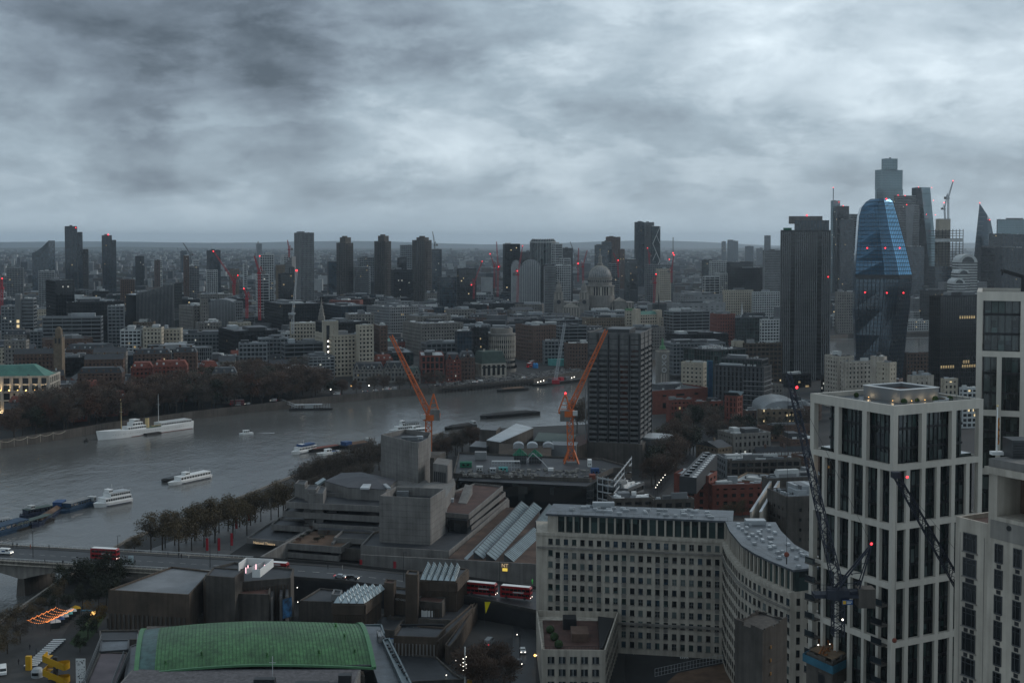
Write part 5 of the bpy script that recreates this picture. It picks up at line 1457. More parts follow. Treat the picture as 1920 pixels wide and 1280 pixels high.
for k in range(22):
 z=hU-15.4-3.9*k
 if z < 3:break
 for x in (1.5,4.9,8.3,11):q=inst('window',W2,r,(LW+x,-.62,z));inst('frame',F2,q);inst('vent',V2,q,(.25,0,-1.0))
# slim vertical grooves of the stone
mb=MB()
for x in (.9,5.6):mb.box(x,-.03,0,x+.1,.05,zl-7)
mb.build('pilaster_strip','stone2',r,stuff=True)
# flagpole with furled flag, on its roof edge
p=D(1869,845,196);fr_=root('flagpole','white flagpole with furled red and gold flag on the stone tower roof','flagpole',(p.x,p.y,zu))
tp=D(1869,762,196);MB().cone((0,0,0),(0,0,tp.z-zu),.14,.07,8).build('pole','white',fr_);MB().ball((0,0,tp.z-zu+.1),.2,6).build('finial','funnel',fr_)
mb=MB()
for k in range(9):z=1.6+k*.45;mb.bar((.14+.1*(k % 2),0,z),(.16+.1*((k+1) % 2),0,z+.47),.34-.02*k,.2)
mb.build('furled_flag',M('flag_cloth',(.32,.12,.015),.9,.6,1.6),fr_);MB().box(-.9,-.6,0,2.4,.6,.5).build('base','white',fr_)
p=D(1908,868,190);bx=root('roof_plant','dark louvred plant box on the stone tower roof beside the flagpole','plant box',(p.x,192,zu));MB().box(0,0,0,3,4,2.8).build('casing','darkgrey',bx);mb=MB()
for k in range(6):mb.box(.1,-.06,.3+k*.4,2.9,0,.45+k*.4)
mb.build('louvre','black',bx)
# ------------------------------------------------------------------ concert hall with the green barrel roof
x0,x1=D(257,1262,312).x,D(700,1255,312).x
r=root('concert_hall','concert hall with long green copper barrel roof','hall',((x0+x1)/2,330,5));Lh=(x1-x0)/2
MB().prism([(-Lh,-19),(Lh-2,-19),(Lh-11,22),(-Lh-9,22)],0,21.5).build('wall','concrete_dark',r)
def arch(u,v):     # u along -1..1, v across -18..18
 xx=u*Lh-.23*v-4;yy=v-2.5*max(0,-u)
 zz_=27.3-.0101*v*v-1.7*max(0,-u) ** 2-.8*max(0,u) ** 2
 return (xx,yy,zz_)
def sheet(u0,u1,nu,v0,v1,nv,name,mat,lift=0.0,thick=.5):
 mb=MB()
 for k in (0,1):
  for i in range(nu+1):
   for j in range(nv+1):
    p=arch(u0+(u1-u0)*i/nu,v0+(v1-v0)*j/nv);mb.v.append((p[0],p[1],p[2]+lift-k*thick))
 W=nv+1;T_=(nu+1)*W
 for i in range(nu):
  for j in range(nv):a_=i*W+j;mb.f.append((a_,a_+W,a_+W+1,a_+1))
 for i in range(nu):a_=i*W;b_=a_+nv;mb.f += [(a_,T_+a_,T_+a_+W,a_+W),(b_+W,T_+b_+W,T_+b_,b_)]
 for j in range(nv):a_=j;b_=nu*W+j;mb.f += [(a_+1,T_+a_+1,T_+a_,a_),(b_,T_+b_,T_+b_+1,b_+1)]
 return mb.build(name,mat,r,smooth=False)
us=-1+2*(36/443)
sheet(us,1,48,-18,20,20,'copper_roof','copper');sheet(-1+.02,us,5,-18,20,20,'lead_roof_strip',M('blue_strip',(.05,.105,.10),.4,.3,.3,streak=.3),.02)
sm=[]
for k in range(58):     # standing seams
 u=us+(1-us)*(k+.5)/58;mb=MB()
 for j in range(10):
  p,q=arch(u,-18+3.8*j),arch(u,-18+3.8*(j+1));mb.bar((p[0],p[1],p[2]+.02),(q[0],q[1],q[2]+.02),.09,.16)
 mb.build('seam','copper_seam',r)
for (u,nm) in ((-1+.01,'roof_rim'),(1.0,'roof_rim')):
 mb=MB()
 for j in range(14):p,q=arch(u,-18.2+2.75*j),arch(u,-18.2+2.75*(j+1));mb.bar((p[0],p[1],p[2]+.05),(q[0],q[1],q[2]+.05),1.1,.8)
 mb.build(nm,'copper_rim',r)
mb=MB()
for k in range(40):p,q=arch(-1+k/20,-18.2),arch(-1+(k+1)/20,-18.2);mb.bar(p,q,.6,.5)
mb.build('eaves_gutter','copper_rim',r)
VN=MB().cone((0,0,0),(0,0,.7),.28,.28,8).cone((0,0,.7),(0,0,.95),.45,.1,8).mesh('roof_vent',MT['copper'])
for (u,v) in ((-.45,-13),(.1,-14.5),(.55,-13),(.86,-12),(.8,-4),(.75,5),(-.75,-15)):inst('roof_vent',VN,r,arch(u,v))
p=arch(.8,-16.8);MB().box(p[0]-11,p[1]-1,p[2]-1.5,p[0]+6,p[1]-.2,p[2]-.2).build('clerestory_slot','black',r)
# gravel roof in front, lead terraces round the ends
zf=23.0
MB().box(-Lh-1,-36,0,Lh-3,-18.6,zf).build('front_block','concrete',r);MB().box(-Lh-.5,-36,zf,Lh-3.5,-18.8,zf+.12).build('gravel_roof',M('gravel',(.105,.10,.105),.9,.3,.9,bump=.3),r)
for (x,y,w_,h_) in ((2,-30,5,1.4),(12,-32,8,1.1),(22,-29,3,2.0)):MB().box(x,y,zf+.1,x+w_,y+2,zf+h_).build('roof_plant','black',r)
mb=MB();mb.bar((6,-27,zf),(6,-27,zf+6),.12);mb.bar((5.2,-27,zf+4.5),(6.8,-27,zf+4.5),.08);mb.build('aerial','crane_white',r)
# side terrace strips, in the lead grey of the flanks
bx,by=r.location.x,r.location.y
rr_,loc=polyb('side_terrace',None,[(672,1172),(712,1173),(772,1290),(712,1290)],25.5,5,'leadblue','roof_wet',par=0,r=r,wname='side_block',rname='side_roof')
polyb('x',None,[(716,1200),(730,1197),(776,1290),(757,1290)],26.3,5,'leadblue','leadblue',par=.4,r=r,wname='side_block',rname='side_roof')
mb=MB();rg=random.Random(6)
for k in range(26):
 f=k/25;p=G(717+48*f,1200+78*f,25.5);mb.box(p.x-bx-.5,p.y-by,20.5,p.x-bx+.3,p.y-by+.5,21.0+rg.random()*.9)
mb.build('roof_duct','black',r)
polyb('x',None,[(655,1174),(716,1172),(722,1190),(690,1196),(664,1190)],24.5,5,'leadblue','leadblue',par=.5,r=r,wname='rear_block',rname='rear_roof')
polyb('x',None,[(706,1182),(716,1181),(719,1193),(710,1195)],27,24,'grey','roof_lt',par=.2,r=r,wname='stair_head',rname='stair_roof')
LANDMARK_RFH=r
# left flank: pinkish flat roof between railings, dark glass strips
r,_=polyb('hall_wing','hall wing with long pinkish flat roof and railings beside the green roof',[(187,1222),(240,1224),(205,1330),(140,1330)],21,5,'concrete_dark','purple','hall wing',par=.3)
bl=r.location
for (pa,pb) in (((190,1192),(135,1330)),((243,1220),(196,1330)),((232,1222),(190,1330)),((258,1190),(246,1330))):
 mb=MB();A,B2=G(*pa,22),G(*pb,22);n_=34
 for k in range(n_+1):
  q=A+(B2-A)*k/n_-bl;mb.bar((q.x,q.y,15.6),(q.x,q.y,17.4),.09)
 A -= bl;B2 -= bl
 for z in (15.8,16.6,17.4):mb.bar((A.x,A.y,z),(B2.x,B2.y,z),.1)
 mb.build('railing','grey',r)
polyb('x',None,[(189,1200),(243,1199),(241,1218),(186,1222)],21.4,5,'darkgrey','roof_wet',par=.2,r=r,wname='glazed_head',rname='head_roof')
polyb('x',None,[(243,1212),(262,1205),(256,1330),(222,1330)],20.4,5,'darkgrey','roof_wet',par=.2,r=r,wname='gutter_block',rname='gutter_roof')
polyb('x',None,[(186,1183),(262,1182),(262,1200),(188,1203)],19,5,'concrete_dark','roof_dk',par=.4,r=r,wname='north_block',rname='north_roof')
# ------------------------------------------------------------------ riverside concrete hall with grey roof
def ribs(r,loc,i,z0,z1,step=.9,w=.35,mat='concrete_brown',name='concrete_rib'):
 mb=MB();n=len(loc);A=Vector(loc[i]);B_=Vector(loc[(i+1) % n]);d_=(B_-A);Ln=d_.length;d_.normalize();nn=Vector((d_.y,-d_.x))
 k=int(Ln/step)
 for j in range(k):
  p=A+d_*(j+.5)*step;q=p+nn*.28;mb.bar((q.x,q.y,z0),(q.x,q.y,z1),w,.3)
 mb.build(name,mat,r,stuff=True)
r,loc=polyb('riverside_hall','low brown concrete hall with broad grey flat roof by the bridge',[(203,1108),(355,1117),(396,1072),(322,1064)],21,5,'concrete_brown','roof','hall',par=.5)
ribs(r,loc,0,1,9.0,1.6,.6,'concrete_dark');polyb('x',None,[(207,1113),(352,1122),(362,1112),(212,1103)],17.5,14.5,'concrete_brown','roof_dk',par=0,r=r,wname='ledge',rname='ledge_roof')
polyb('x',None,[(300,1127),(322,1128),(326,1112),(306,1110)],18,5,'concrete_brown','roof_dk',par=.2,r=r,wname='stair_turret',rname='turret_roof')
for px in (235,282):polyb('x',None,[(px,1140),(px+13,1141),(px+14,1132),(px+1,1131)],14,5,'concrete_brown','roof_dk',par=0,r=r,wname='pier',rname='pier_cap')
LAND_QEH=r
polyb('covered_walk','grey canopy walkway below the brown concrete hall',[(200,1160),(300,1172),(385,1154),(380,1146),(300,1160),(210,1150)],11,8,'concrete_dark','roof_wet','walkway',par=.2)
# foyer block with shafts and the white lit roof box
r,loc=polyb('foyer_block','dark concrete foyer block with service shafts right of the grey-roofed hall',[(398,1098),(545,1086),(551,1068),(440,1056),(400,1066)],21,5,'concrete_dark','roof_dk','building',par=.6)
ribs(r,loc,0,1,14.5,1.0)
polyb('x',None,[(381,1090),(400,1092),(405,1080),(386,1078)],22.5,5,'concrete_brown','roof_dk',par=.3,r=r,wname='shaft',rname='shaft_roof')
polyb('x',None,[(386,1080),(440,1084),(458,1068),(400,1064)],25,5,'concrete_dark','roof_dk',par=.3,r=r,wname='plant_storey',rname='plant_roof')
polyb('x',None,[(413,1082),(438,1082),(438,1094),(413,1094)],20.0,18.5,'grey','roof_lt',par=0,r=r,wname='louvre_panel',rname='louvre_top')
polyb('x',None,[(440,1115),(505,1117),(508,1098),(450,1094)],18.5,5,'concrete_dark','roof_br',par=.5,r=r,wname='lower_block',rname='lower_roof')
for px in (507,524,535):polyb('x',None,[(px,1118),(px+5,1117),(px+6,1098),(px+1,1097)],18,5,'concrete','roof_dk',par=0,r=r,wname='pier',rname='pier_cap')
# curved poster wall
a,b=D(530,1160,403),D(547,1156,406);pw=root('poster','tall blue poster hung on the foyer block wall','poster',a);d_=b-a
MB().prism([(0,0),(d_.x,d_.y),(d_.x+.05,d_.y+.12),(.05,.12)],0,6.4).build('sheet',M('poster_print',(.012,.075,.17),.6,.7,.5),pw);mb=MB();mb.bar((0,-.05,6.4),(d_.x,d_.y-.05,6.4),.14);mb.bar((0,-.05,0),(d_.x,d_.y-.05,0),.14);mb.build('batten','black',pw)
r=root('roof_box','open white roof pavilion with pink lit slots on the foyer block','pavilion',G(473,1082,25));b0=r.location
ps=[G(473,1082,25)-b0,G(488,1082,25)-b0,G(513,1062,25)-b0,G(462,1059,25)-b0,G(447,1070,25)-b0]
n_=5
for i in range(n_):
 A,B_=ps[i],ps[(i+1) % n_]
 if i == 4:continue
 MB().wall((A.x,A.y),(B_.x,B_.y),0,2.6,.25).build('side_wall','white',r)
mb=MB();mb.wall((ps[0].x-2.5,ps[0].y+3.5),(ps[2].x-3,ps[2].y+0),.1,1.9,.2);mb.build('inner_screen','roof_lt',r)
for (px,py) in ((465,1066),(480,1064),(496,1065),(461,1070)):
 q=G(px,py,26)-b0;MB().box(q.x-.12,q.y-.1,.3,q.x+.12,q.y+.1,2.2).build('tube_lamp','e_pink',r)
# ------------------------------------------------------------------ gallery with pyramid rooflights
def pyramid_block(label,pts,z1,nx,ny,z_skirt):
 r,loc=polyb('gallery_block',label,pts,z1,5,'concrete_brown','roof_dk','gallery',par=.35)
 A,B_,C_,D_=[Vector(p) for p in loc]     # front-left, front-right, back-right, back-left
 ux_=(B_-A)/nx;uy_=(D_-A)/ny;zc_=z1-5
 me=None
 mb=MB();q=[Vector((0,0)),ux_,ux_+uy_,uy_];c_=(ux_+uy_)/2
 sh=lambda v_:c_+(v_-c_)*.94
 vs_=[(*sh(v_),0) for v_ in q]+[(*c_,2.3)]
 me=MB().add(vs_,[(0,1,4),(1,2,4),(2,3,4),(3,0,4)]).mesh('pyramid_rooflight',MT['pyr'])
 hipm=MB()
 for v_ in q:hipm.bar((*sh(v_),.03),(*c_,2.33),.09)
 hip=hipm.mesh('hip_bar',MT['darkgrey'])
 for i in range(nx):
  for j in range(ny):
   p=A+ux_*i+uy_*j;o=inst('pyramid_rooflight',me,r,(p.x,p.y,zc_+.25));inst('hip_bar',hip,o)
 mb=MB()
 for i in range(4):mb.wall(loc[(i+1) % 4],loc[i],zc_-3.2,zc_-.1,.5)
 mb.build('concrete_fascia','concrete_brown',r)
 ribs(r,loc,0,.5,zc_-3.3,.8);ribs(r,loc,1,.5,zc_-3.3,.8)
 return r,loc
rA,lA=pyramid_block('right gallery block with six rows of glass pyramids beside the concrete stair tower',[(787,1088),(855,1091),(877,1067),(798,1062)],19.5,6,7,3)
rB,lB=pyramid_block('left gallery block with four rows of glass pyramids',[(624,1132),(683,1133),(714,1107),(666,1104)],18,4,7,3)
for (lab,pts,z1,mt_,nm) in (
 ('tall brown concrete stair tower between the two pyramid roofs',[(760,1078),(783,1080),(786,1072),(765,1070)],24,'concrete_brown','stair_tower'),
 ('short tan-topped concrete stair tower left of the tall one',[(720,1094),(738,1096),(743,1089),(724,1087)],20,'concrete_brown','stair_tower'),
 ('concrete gallery entrance bar with dim lettering',[(722,1112),(770,1118),(776,1106),(728,1102)],16,'concrete_brown','gallery_link'),
 ('ribbed lower gallery wing with brown roof ledge',[(782,1128),(829,1132),(836,1122),(790,1116)],14,'concrete_dark','gallery_link'),
 ('dark concrete wing behind the left pyramid roof',[(560,1128),(624,1130),(640,1108),(600,1104)],13,'concrete_dark','gallery_link'),
 ('small grey shed beside the left pyramid roof',[(621,1116),(638,1117),(642,1108),(626,1106)],15,'midgrey','gallery_link'),
 ('pale ribbed pavilion with dark recess below the gallery',[(738,1194),(820,1197),(836,1178),(752,1172)],12,'concrete_brown','ribbed_pavilion'),
 ('brown arcade link under the left pyramid roof',[(680,1172),(722,1150),(735,1150),(700,1180)],8,'concrete_brown','gallery_link'),
 ('dark upper terrace with parapet left of the ribbed pavilion',[(690,1180),(740,1184),(760,1160),(720,1152)],9,'concrete_dark','gallery_terrace'),
 ('long dark terrace deck in front of the ribbed pavilion',[(735,1225),(818,1232),(850,1262),(870,1275),(760,1280)],6.5,'concrete_dark','gallery_terrace'),
 ('dark terrace deck beneath the right pyramid block',[(725,1158),(858,1165),(900,1130),(880,1120),(770,1130)],9.5,'concrete_dark','gallery_terrace'),
 ('sloping ramp parapet climbing to the road right of the gallery',[(820,1205),(838,1190),(888,1140),(884,1134),(830,1180),(812,1198)],11,'concrete_brown','ramp_wall'),
 ('long outer ramp wall beside the service road',[(842,1215),(856,1200),(902,1122),(898,1118),(846,1194),(834,1210)],10,'concrete_brown','ramp_wall'),
):
 rr_,ll=polyb(nm,lab,pts,z1,5,mt_,'roof_br' if 'ledge' in lab or 'tan' in lab else 'roof_dk','building' if nm != 'ramp_wall' else 'wall',par=.45)
 if nm == 'ribbed_pavilion':ribs(rr_,ll,0,.3,5.2,1.1,.4,'concrete')
 if 'ribbed lower' in lab:ribs(rr_,ll,0,.3,7.5,.9)
 if 'entrance bar' in lab:
  a,b=Vector(ll[0]),Vector(ll[1]);an=math.atan2(b.y-a.y,b.x-a.x);m_=(a+b)/2
  o=inst('lettering',text_mesh('HAYWARD GALLERY',.95,'dirtywhite'),rr_,(m_.x+.3,m_.y-.12,9.6),(math.pi/2,0,an))
o=root('name_board','dark board with pale artist name lettering above the ribbed pavilion','sign',D(750,1186,399));w_=D(832,1186,399).x-D(750,1186,399).x;MB().box(0,0,0,w_,.4,2.8).build('board','black',o);inst('lettering',text_mesh('SUGIMOTO',1.5,'midgrey'),o,(w_*.42,-.06,1.4),(math.pi/2,0,0))
b_=root('air_units','row of three white air units on the gallery terrace','air unit',G(790,1156,9.5))
UN=MB().box(0,0,0,2.0,1.6,2.0).mesh('unit',MT['white'])
for i in range(3):o=inst('unit',UN,b_,(i*2.15,0,0));MB().cone((1,.8,2.0),(1,.8,2.15),.6,.6,10).build('fan','darkgrey',o)
# window boxes on pavilion
for i,(px,lab) in enumerate(((785,'small blue-white sign panel on the ribbed pavilion wall'),(734,'blue-white panel at the corner of the ribbed pavilion'))):
 p=G(px,1212,6);o=root('sign_panel',lab,'sign',(p.x,p.y-.2,6.2));MB().box(-.8,-.35,0,.8,.3,2.6).build('frame','blue',o);MB().box(-.7,-.42,1.2,.7,-.36,2.5).build('panel','pyr',o)
# ------------------------------------------------------------------ the concrete theatre
r=root('theatre','layered grey concrete theatre with two tall fly towers','theatre',G(784,911,22));NT=r
def nt_slab(pts,z,t_,wname,rname='terrace',wall='concrete',roof='roof_dk',par=.8):return polyb('x',None,pts,z,z-t_,wall,roof,par=par,r=NT,wname=wname,rname=rname)
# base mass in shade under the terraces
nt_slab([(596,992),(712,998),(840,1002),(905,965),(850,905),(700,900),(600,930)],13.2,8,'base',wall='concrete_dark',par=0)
nt_slab([(676,1026),(842,1037),(905,985),(955,940),(935,932),(860,960),(700,1000)],13.4,3.0,'podium',wall='concrete',par=.9)
# large fly tower
zt=42.8
def tower_poly(pts,zb,zt_,wname,rec=3.0,t_=.6):
 b0=NT.location;ps=[G(x,y,zt_)-b0 for x,y in pts];return ps
b0=NT.location
A=[D(804,822.5,589),D(784,832,574),D(762,827.5,581),D(714,816,600)];A += [Vector((A[3].x+10,617,zt)),Vector((A[0].x,606,zt))]
P=[(p.x-b0.x,p.y-b0.y) for p in A]
def hollow_tower(P,zb,zt_,name,depth=3.2):
 MB().prism(P,zb-b0.z,zt_-b0.z-depth).build(name,'concrete',NT)
 mb=MB();n=len(P);Ar=sum(P[i][0]*P[(i+1) % n][1]-P[(i+1) % n][0]*P[i][1] for i in range(n));Q=P if Ar > 0 else P[::-1]
 for i in range(n):mb.wall(Q[i],Q[(i+1) % n],zt_-b0.z-depth,zt_-b0.z,.5)
 mb.build('tower_parapet','concrete',NT);cx=sum(p[0] for p in P)/n;cy_=sum(p[1] for p in P)/n
 MB().prism([(cx+(p[0]-cx)*.94,cy_+(p[1]-cy_)*.94) for p in P],zt_-b0.z-depth,zt_-b0.z-depth+.15).build('tower_roof','roof_dk',NT)
 # board joints: shallow recess lines
 mb=MB()
 for i in range(n):
  a_,c_=Vector(Q[i]),Vector(Q[(i+1) % n]);nn=(c_-a_).normalized();nn=Vector((nn.y,-nn.x))*.03
  z=zb-b0.z+3
  while z < zt_-b0.z-1:mb.bar((a_.x+nn.x,a_.y+nn.y,z),(c_.x+nn.x,c_.y+nn.y,z),.05,.06);z += 2.4
 mb.build('pour_joint','concrete_dark',NT,stuff=True)
hollow_tower(P,18,zt,'large_fly_tower',2.2)
for (u,v_,w_,d_,h_) in ((-.2,-.1,5,3,1.8),(.2,.25,3,2.5,1.5),(-.5,.2,4,2,1.2)):
 cx=sum(p[0] for p in P)/6+u*10;cy_=sum(p[1] for p in P)/6+v_*12;MB().box(cx,cy_,zt-b0.z-2,cx+w_,cy_+d_,zt-b0.z-2+h_).build('roof_plant','roof_lt' if u > 0 else 'grey',NT)
# grilled side block right of it
MB().prism([(p.x-b0.x,p.y-b0.y) for p in (G(812,868,34),G(839,872,34),G(848,861,34),G(820,858,34))],-8,34-b0.z).build('side_tower','concrete',NT)
pA,pB=G(812,868,34)-b0,G(839,872,34)-b0;mb=MB()
for i in range(6):f=(i+.8)/7;q=pA+(pB-pA)*f;mb.box(q.x-.38,q.y-.25,24-b0.z,q.x+.38,q.y+.3,30.5-b0.z)
mb.build('louvre','black',NT)
MB().prism([(p.x-b0.x,p.y-b0.y) for p in (G(804,858,32),G(814,858,32),G(836,846,32),G(806,846,32))],-8,32-b0.z).build('link_block','concrete_dark',NT)
# front fly tower
zt2=32.0
Aq=[G(711,929,zt2),G(807,934,zt2),G(835,915.5,zt2),G(742,912,zt2)]
P2=[(p.x-b0.x,p.y-b0.y) for p in Aq];hollow_tower(P2,9,zt2,'front_fly_tower',3.5)
q0,q1,q2,q3=[Vector(p) for p in P2];zr=zt2-b0.z
sl=[(q1+(q2-q1)*.08+(q0-q1)*.02),(q1+(q2-q1)*.95+(q0-q1)*.02),(q1+(q2-q1)*.9+(q0-q1)*.22),(q1+(q2-q1)*.08+(q0-q1)*.22)]
MB().add([(*sl[0],zr-.5),(*sl[1],zr-.5),(*sl[2],zr-3.2),(*sl[3],zr-3.2),(*sl[0],zr-3.3),(*sl[1],zr-3.3)],[(0,1,2,3),(4,0,3),(1,5,2),(0,4,5,1)]).build('sloping_rooflight','northlight',NT)
q=q3+(q2-q3)*.08+(q0-q3)*.2;MB().box(q.x,q.y,zr-3.4,q.x+5,q.y+2.5,zr-1.2).build('roof_plant','grey',NT)
# pale rear retaining wall and roof between the towers
MB().prism([(p.x-b0.x,p.y-b0.y) for p in (G(834,935,26),G(854,905,26),G(851,896,26),G(800,905,26),G(790,918,26))],-12,26-b0.z).build('rear_block','concrete',NT)
MB().prism([(p.x-b0.x,p.y-b0.y) for p in (G(782,926,25),G(834,934,25),G(800,898,25),G(700,900,25))],-12,24.5-b0.z).build('rear_block','concrete',NT)
# octagonal auditorium roof
zo=26.5
oc=[(609,901),(652,913.5),(724,917),(745,899),(676,884.5),(640,886)]
ps=[G(x,y,zo)-b0 for x,y in oc]
MB().prism([(p.x,p.y) for p in ps],-10,zo-b0.z-.1).build('auditorium_drum','concrete',NT)
ap1,ap2=G(677,893,zo+2)-b0,G(704,897,zo+2)-b0
vs_=[(p.x,p.y,zo-b0.z) for p in ps]+[(ap1.x,ap1.y,zo-b0.z+2.2),(ap2.x,ap2.y,zo-b0.z+2.2)]
for (f,nm) in (((0,1,6),0),((1,2,7,6),0),((2,3,7),0),((3,4,6,7),0),((4,5,6),0),((5,0,6),0)):
 sub=[Vector(vs_[i]) for i in f];MB().add(sub+[v_-Vector((0,0,.4)) for v_ in sub],[tuple(range(len(f)))]+[(len(f)+(i+1) % len(f),len(f)+i,i,(i+1) % len(f)) for i in range(len(f))]).build('roof_facet',M('slate_facet',(.065,.064,.07),.6,.2,.2) if 'slate_facet' not in bpy.data.materials else bpy.data.materials['slate_facet'],NT)
for pts in ([(675,914.5),(692,915),(696,907),(681,907)],[(718,907),(726,914),(733,914),(724,906)]):
 pp=[G(x,y,zo+1.0)-b0 for x,y in pts];MB().prism([(p.x,p.y) for p in pp],zo-b0.z+.4,zo-b0.z+1.1).build('roof_hatch','roof_lt',NT)
# terraces, from the top down: each a concrete tray with parapet
nt_slab([(607,925),(655,928),(712,930),(714,912),(650,905),(612,903)],22.6,4,'drum_skirt',par=.5)
nt_slab([(536,944),(622,948),(714,952),(714,925),(600,922),(552,934)],21.5,1.8,'upper_terrace')
nt_slab([(531,961),(620,966),(714,971),(714,950),(600,945),(545,948)],17.2,1.8,'middle_terrace')
nt_slab([(586,984),(640,988),(712,992),(714,974),(620,968),(590,970)],13.8,1.6,'lower_terrace')
for (pts,z,zb_) in (([(553,907),(571,909),(577,902),(560,900)],27.5,14),([(571,917),(592,919),(598,911),(579,909)],26.5,10),([(592,925),(606,926),(612,914),(600,911)],26,10),([(577,926),(592,928),(594,920),(579,918)],25,8)):
 polyb('x',None,pts,z,zb_,'concrete','roof_dk',par=.3,r=NT,wname='stair_shaft',rname='shaft_cap')
pp=[G(x,y,25)-b0 for x,y in ((590,905),(606,895),(611,898),(596,908))];MB().prism([(p.x,p.y) for p in pp],24-b0.z,25-b0.z).build('glass_canopy','northlight',NT)
COLM=MB().lathe((0,0,0),[(1.9,0),(1.9,7)],14).mesh('round_column',MT['concrete'])
for px in (578,600,622):p=G(px,1003,7)-b0;inst('round_column',COLM,NT,(p.x,p.y,5-b0.z))
HAUN=MB().add([(-2,-1,0),(2,-1,0),(2,1,0),(-2,1,0),(-1,-1,2.6),(1,-1,2.6),(1,1,2.6),(-1,1,2.6)],[(0,1,5,4),(1,2,6,5),(2,3,7,6),(3,0,4,7),(4,5,6,7)]).mesh('haunch',MT['concrete'])
for px in (577,596,623):p=G(px,957,18)-b0;inst('haunch',HAUN,NT,(p.x,p.y,17.3-b0.z))
# long low terraces to the left
nt_slab([(508,986),(592,992),(600,978),(522,974)],11.5,1.6,'foyer_terrace')
nt_slab([(462,1011),(535,1018),(598,984),(548,960),(500,986)],8.8,1.5,'entrance_terrace')
a,b=G(462,1014,8.2)-b0,G(535,1021,8.2)-b0;an=math.atan2(b.y-a.y,b.x-a.x)
inst('lettering',text_mesh('National Theatre',1.5,'e_sign'),NT,((a.x+b.x)/2-.6,(a.y+b.y)/2-.35,8.1-b0.z),(math.pi/2,0,an))
for (pa,pb) in (((488,1046),(596,985)),((625,1018),(668,982))):
 A_,B_=G(*pa,12)-b0,G(*pb,12)-b0;MB().wall((A_.x,A_.y),(B_.x,B_.y),5-b0.z,12.2-b0.z,.9).build('terrace_wall','concrete',NT)
nt_slab([(536,1021),(640,1029),(676,1005),(652,984),(592,992)],11.2,1.7,'garden_terrace',roof='soil')
nt_slab([(520,1037),(636,1046),(648,1028),(540,1022)],7.8,1.3,'street_terrace')
rg=random.Random(9)
nt_slab([(625,1011),(690,1014),(708,1000),(650,990)],12.4,1.4,'side_terrace');nt_slab([(640,1030),(690,1033),(708,1012),(662,1008)],10,4,'stair_block',wall='concrete_dark')
# red-brown paved block on the right: three trays
for k,(z,dx) in enumerate(((20.5,0),(17.4,5),(14.3,10))):
 nt_slab([(834,963+k*11),(879+dx*.5,967+k*11.5),(943+dx,913+k*11.5),(890,908),(845,925)],z,1.3,'paved_terrace',roof='roof_br',par=.7)
nt_slab([(840,972),(876,975),(936,925),(890,915),(848,935)],19,12,'glazed_storeys',wall='glass_dk',par=0)
pp=[G(x,y,20.6)-b0 for x,y in ((859,943),(875,944),(886,925),(872,922))]
MB().prism([(p.x,p.y) for p in pp],20.4-b0.z,lambda p_:(20.8 if p_[1] < (pp[0].y+pp[3].y)/2 else 24.2)-b0.z).build('studio_roof','concrete',NT)
MB().box(pp[0].x-6,pp[0].y+2,20.4-b0.z,pp[0].x-2,pp[0].y+5,22-b0.z).build('roof_plant','roof_lt',NT)
# workshop with long north-lights, and its street wall
wz=13.2
wk=root('workshop','low theatre workshop with long glass north-light strips and grey street wall','workshop',G(865,1049,wz));k0=wk.location
pts=[G(x,y,wz)-k0 for x,y in ((840,1046),(865,1049),(1008,1060),(1012,953),(950,950))];MB().prism([(p.x,p.y) for p in pts],-8.2,-.3).build('wall','concrete',wk);MB().prism([(p.x*.99,p.y*.99+.3) for p in pts],-.3,0).build('roof',M('rust_roof',(.08,.047,.033),.85,.4,.15),wk)
sp_=[G(x,y,wz)-k0 for x,y in ((676,1042),(1008,1060))];MB().wall((sp_[0].x,sp_[0].y),(sp_[1].x,sp_[1].y),-8.2,.6,.6).build('street_wall','concrete',wk)
for (pa,pb) in (((888,1047),(978,950)),((911,1050),(1001,952)),((945,1052),(1001,1000)),((1004,990),(1030,955)),((870,1049),(966,954))):
 A_,B_=G(*pa,wz)-k0,G(*pb,wz)-k0;d_=(B_-A_).normalized();nn=Vector((d_.y,-d_.x,0));thin=pa[0] == 870;w_=1.2 if thin else 3.7;h_=.6 if thin else 2.6
 a_,b_=A_+nn*w_,B_+nn*w_;nn=-nn
 MB().add([a_,a_+nn*w_,a_+nn*w_+Vector((0,0,h_)),b_,b_+nn*w_,b_+nn*w_+Vector((0,0,h_))],[(0,1,2),(5,4,3),(1,4,5,2),(0,3,4,1)]).build('north_light_back','roof_lt' if thin else 'darkgrey',wk)
 mb=MB();e=Vector((0,0,.08))-nn*.06
 mb.add([a_+e,b_+e,b_+nn*w_+Vector((0,0,h_))+e,a_+nn*w_+Vector((0,0,h_))+e],[(3,2,1,0)]);mb.build('north_light','northlight',wk)
 if not thin:
  mb=MB();n_=26
  for k in range(n_+1):q=a_+(b_-a_)*k/n_;mb.bar(q+e*1.5,q+e*1.5+nn*w_+Vector((0,0,h_)),.1)
  mb.bar(a_+nn*w_+Vector((0,0,h_+.1)),b_+nn*w_+Vector((0,0,h_+.1)),.3);mb.build('glazing_bar','darkgrey',wk)
p,q=sp_[0]+(sp_[1]-sp_[0])*.82,sp_[1]-sp_[0];an=math.atan2(q.y,q.x)
sg=root('lit_sign','lit white and gold letter sign on the workshop street wall','sign',p+k0+Vector((0,-.5,-4.2)),an)
p += k0;sg.location=(p.x,p.y-.25,D(951,1062,p.y).z-1.0)
inst('lettering',text_mesh('NT',1.9,'e_sign'),sg,(0,-.08,1.5),(math.pi/2,0,0));MB().box(-.95,-.1,-.55,.95,0,.55).build('plate',emitM('gold_plate',(1,.72,.12),.5),sg)
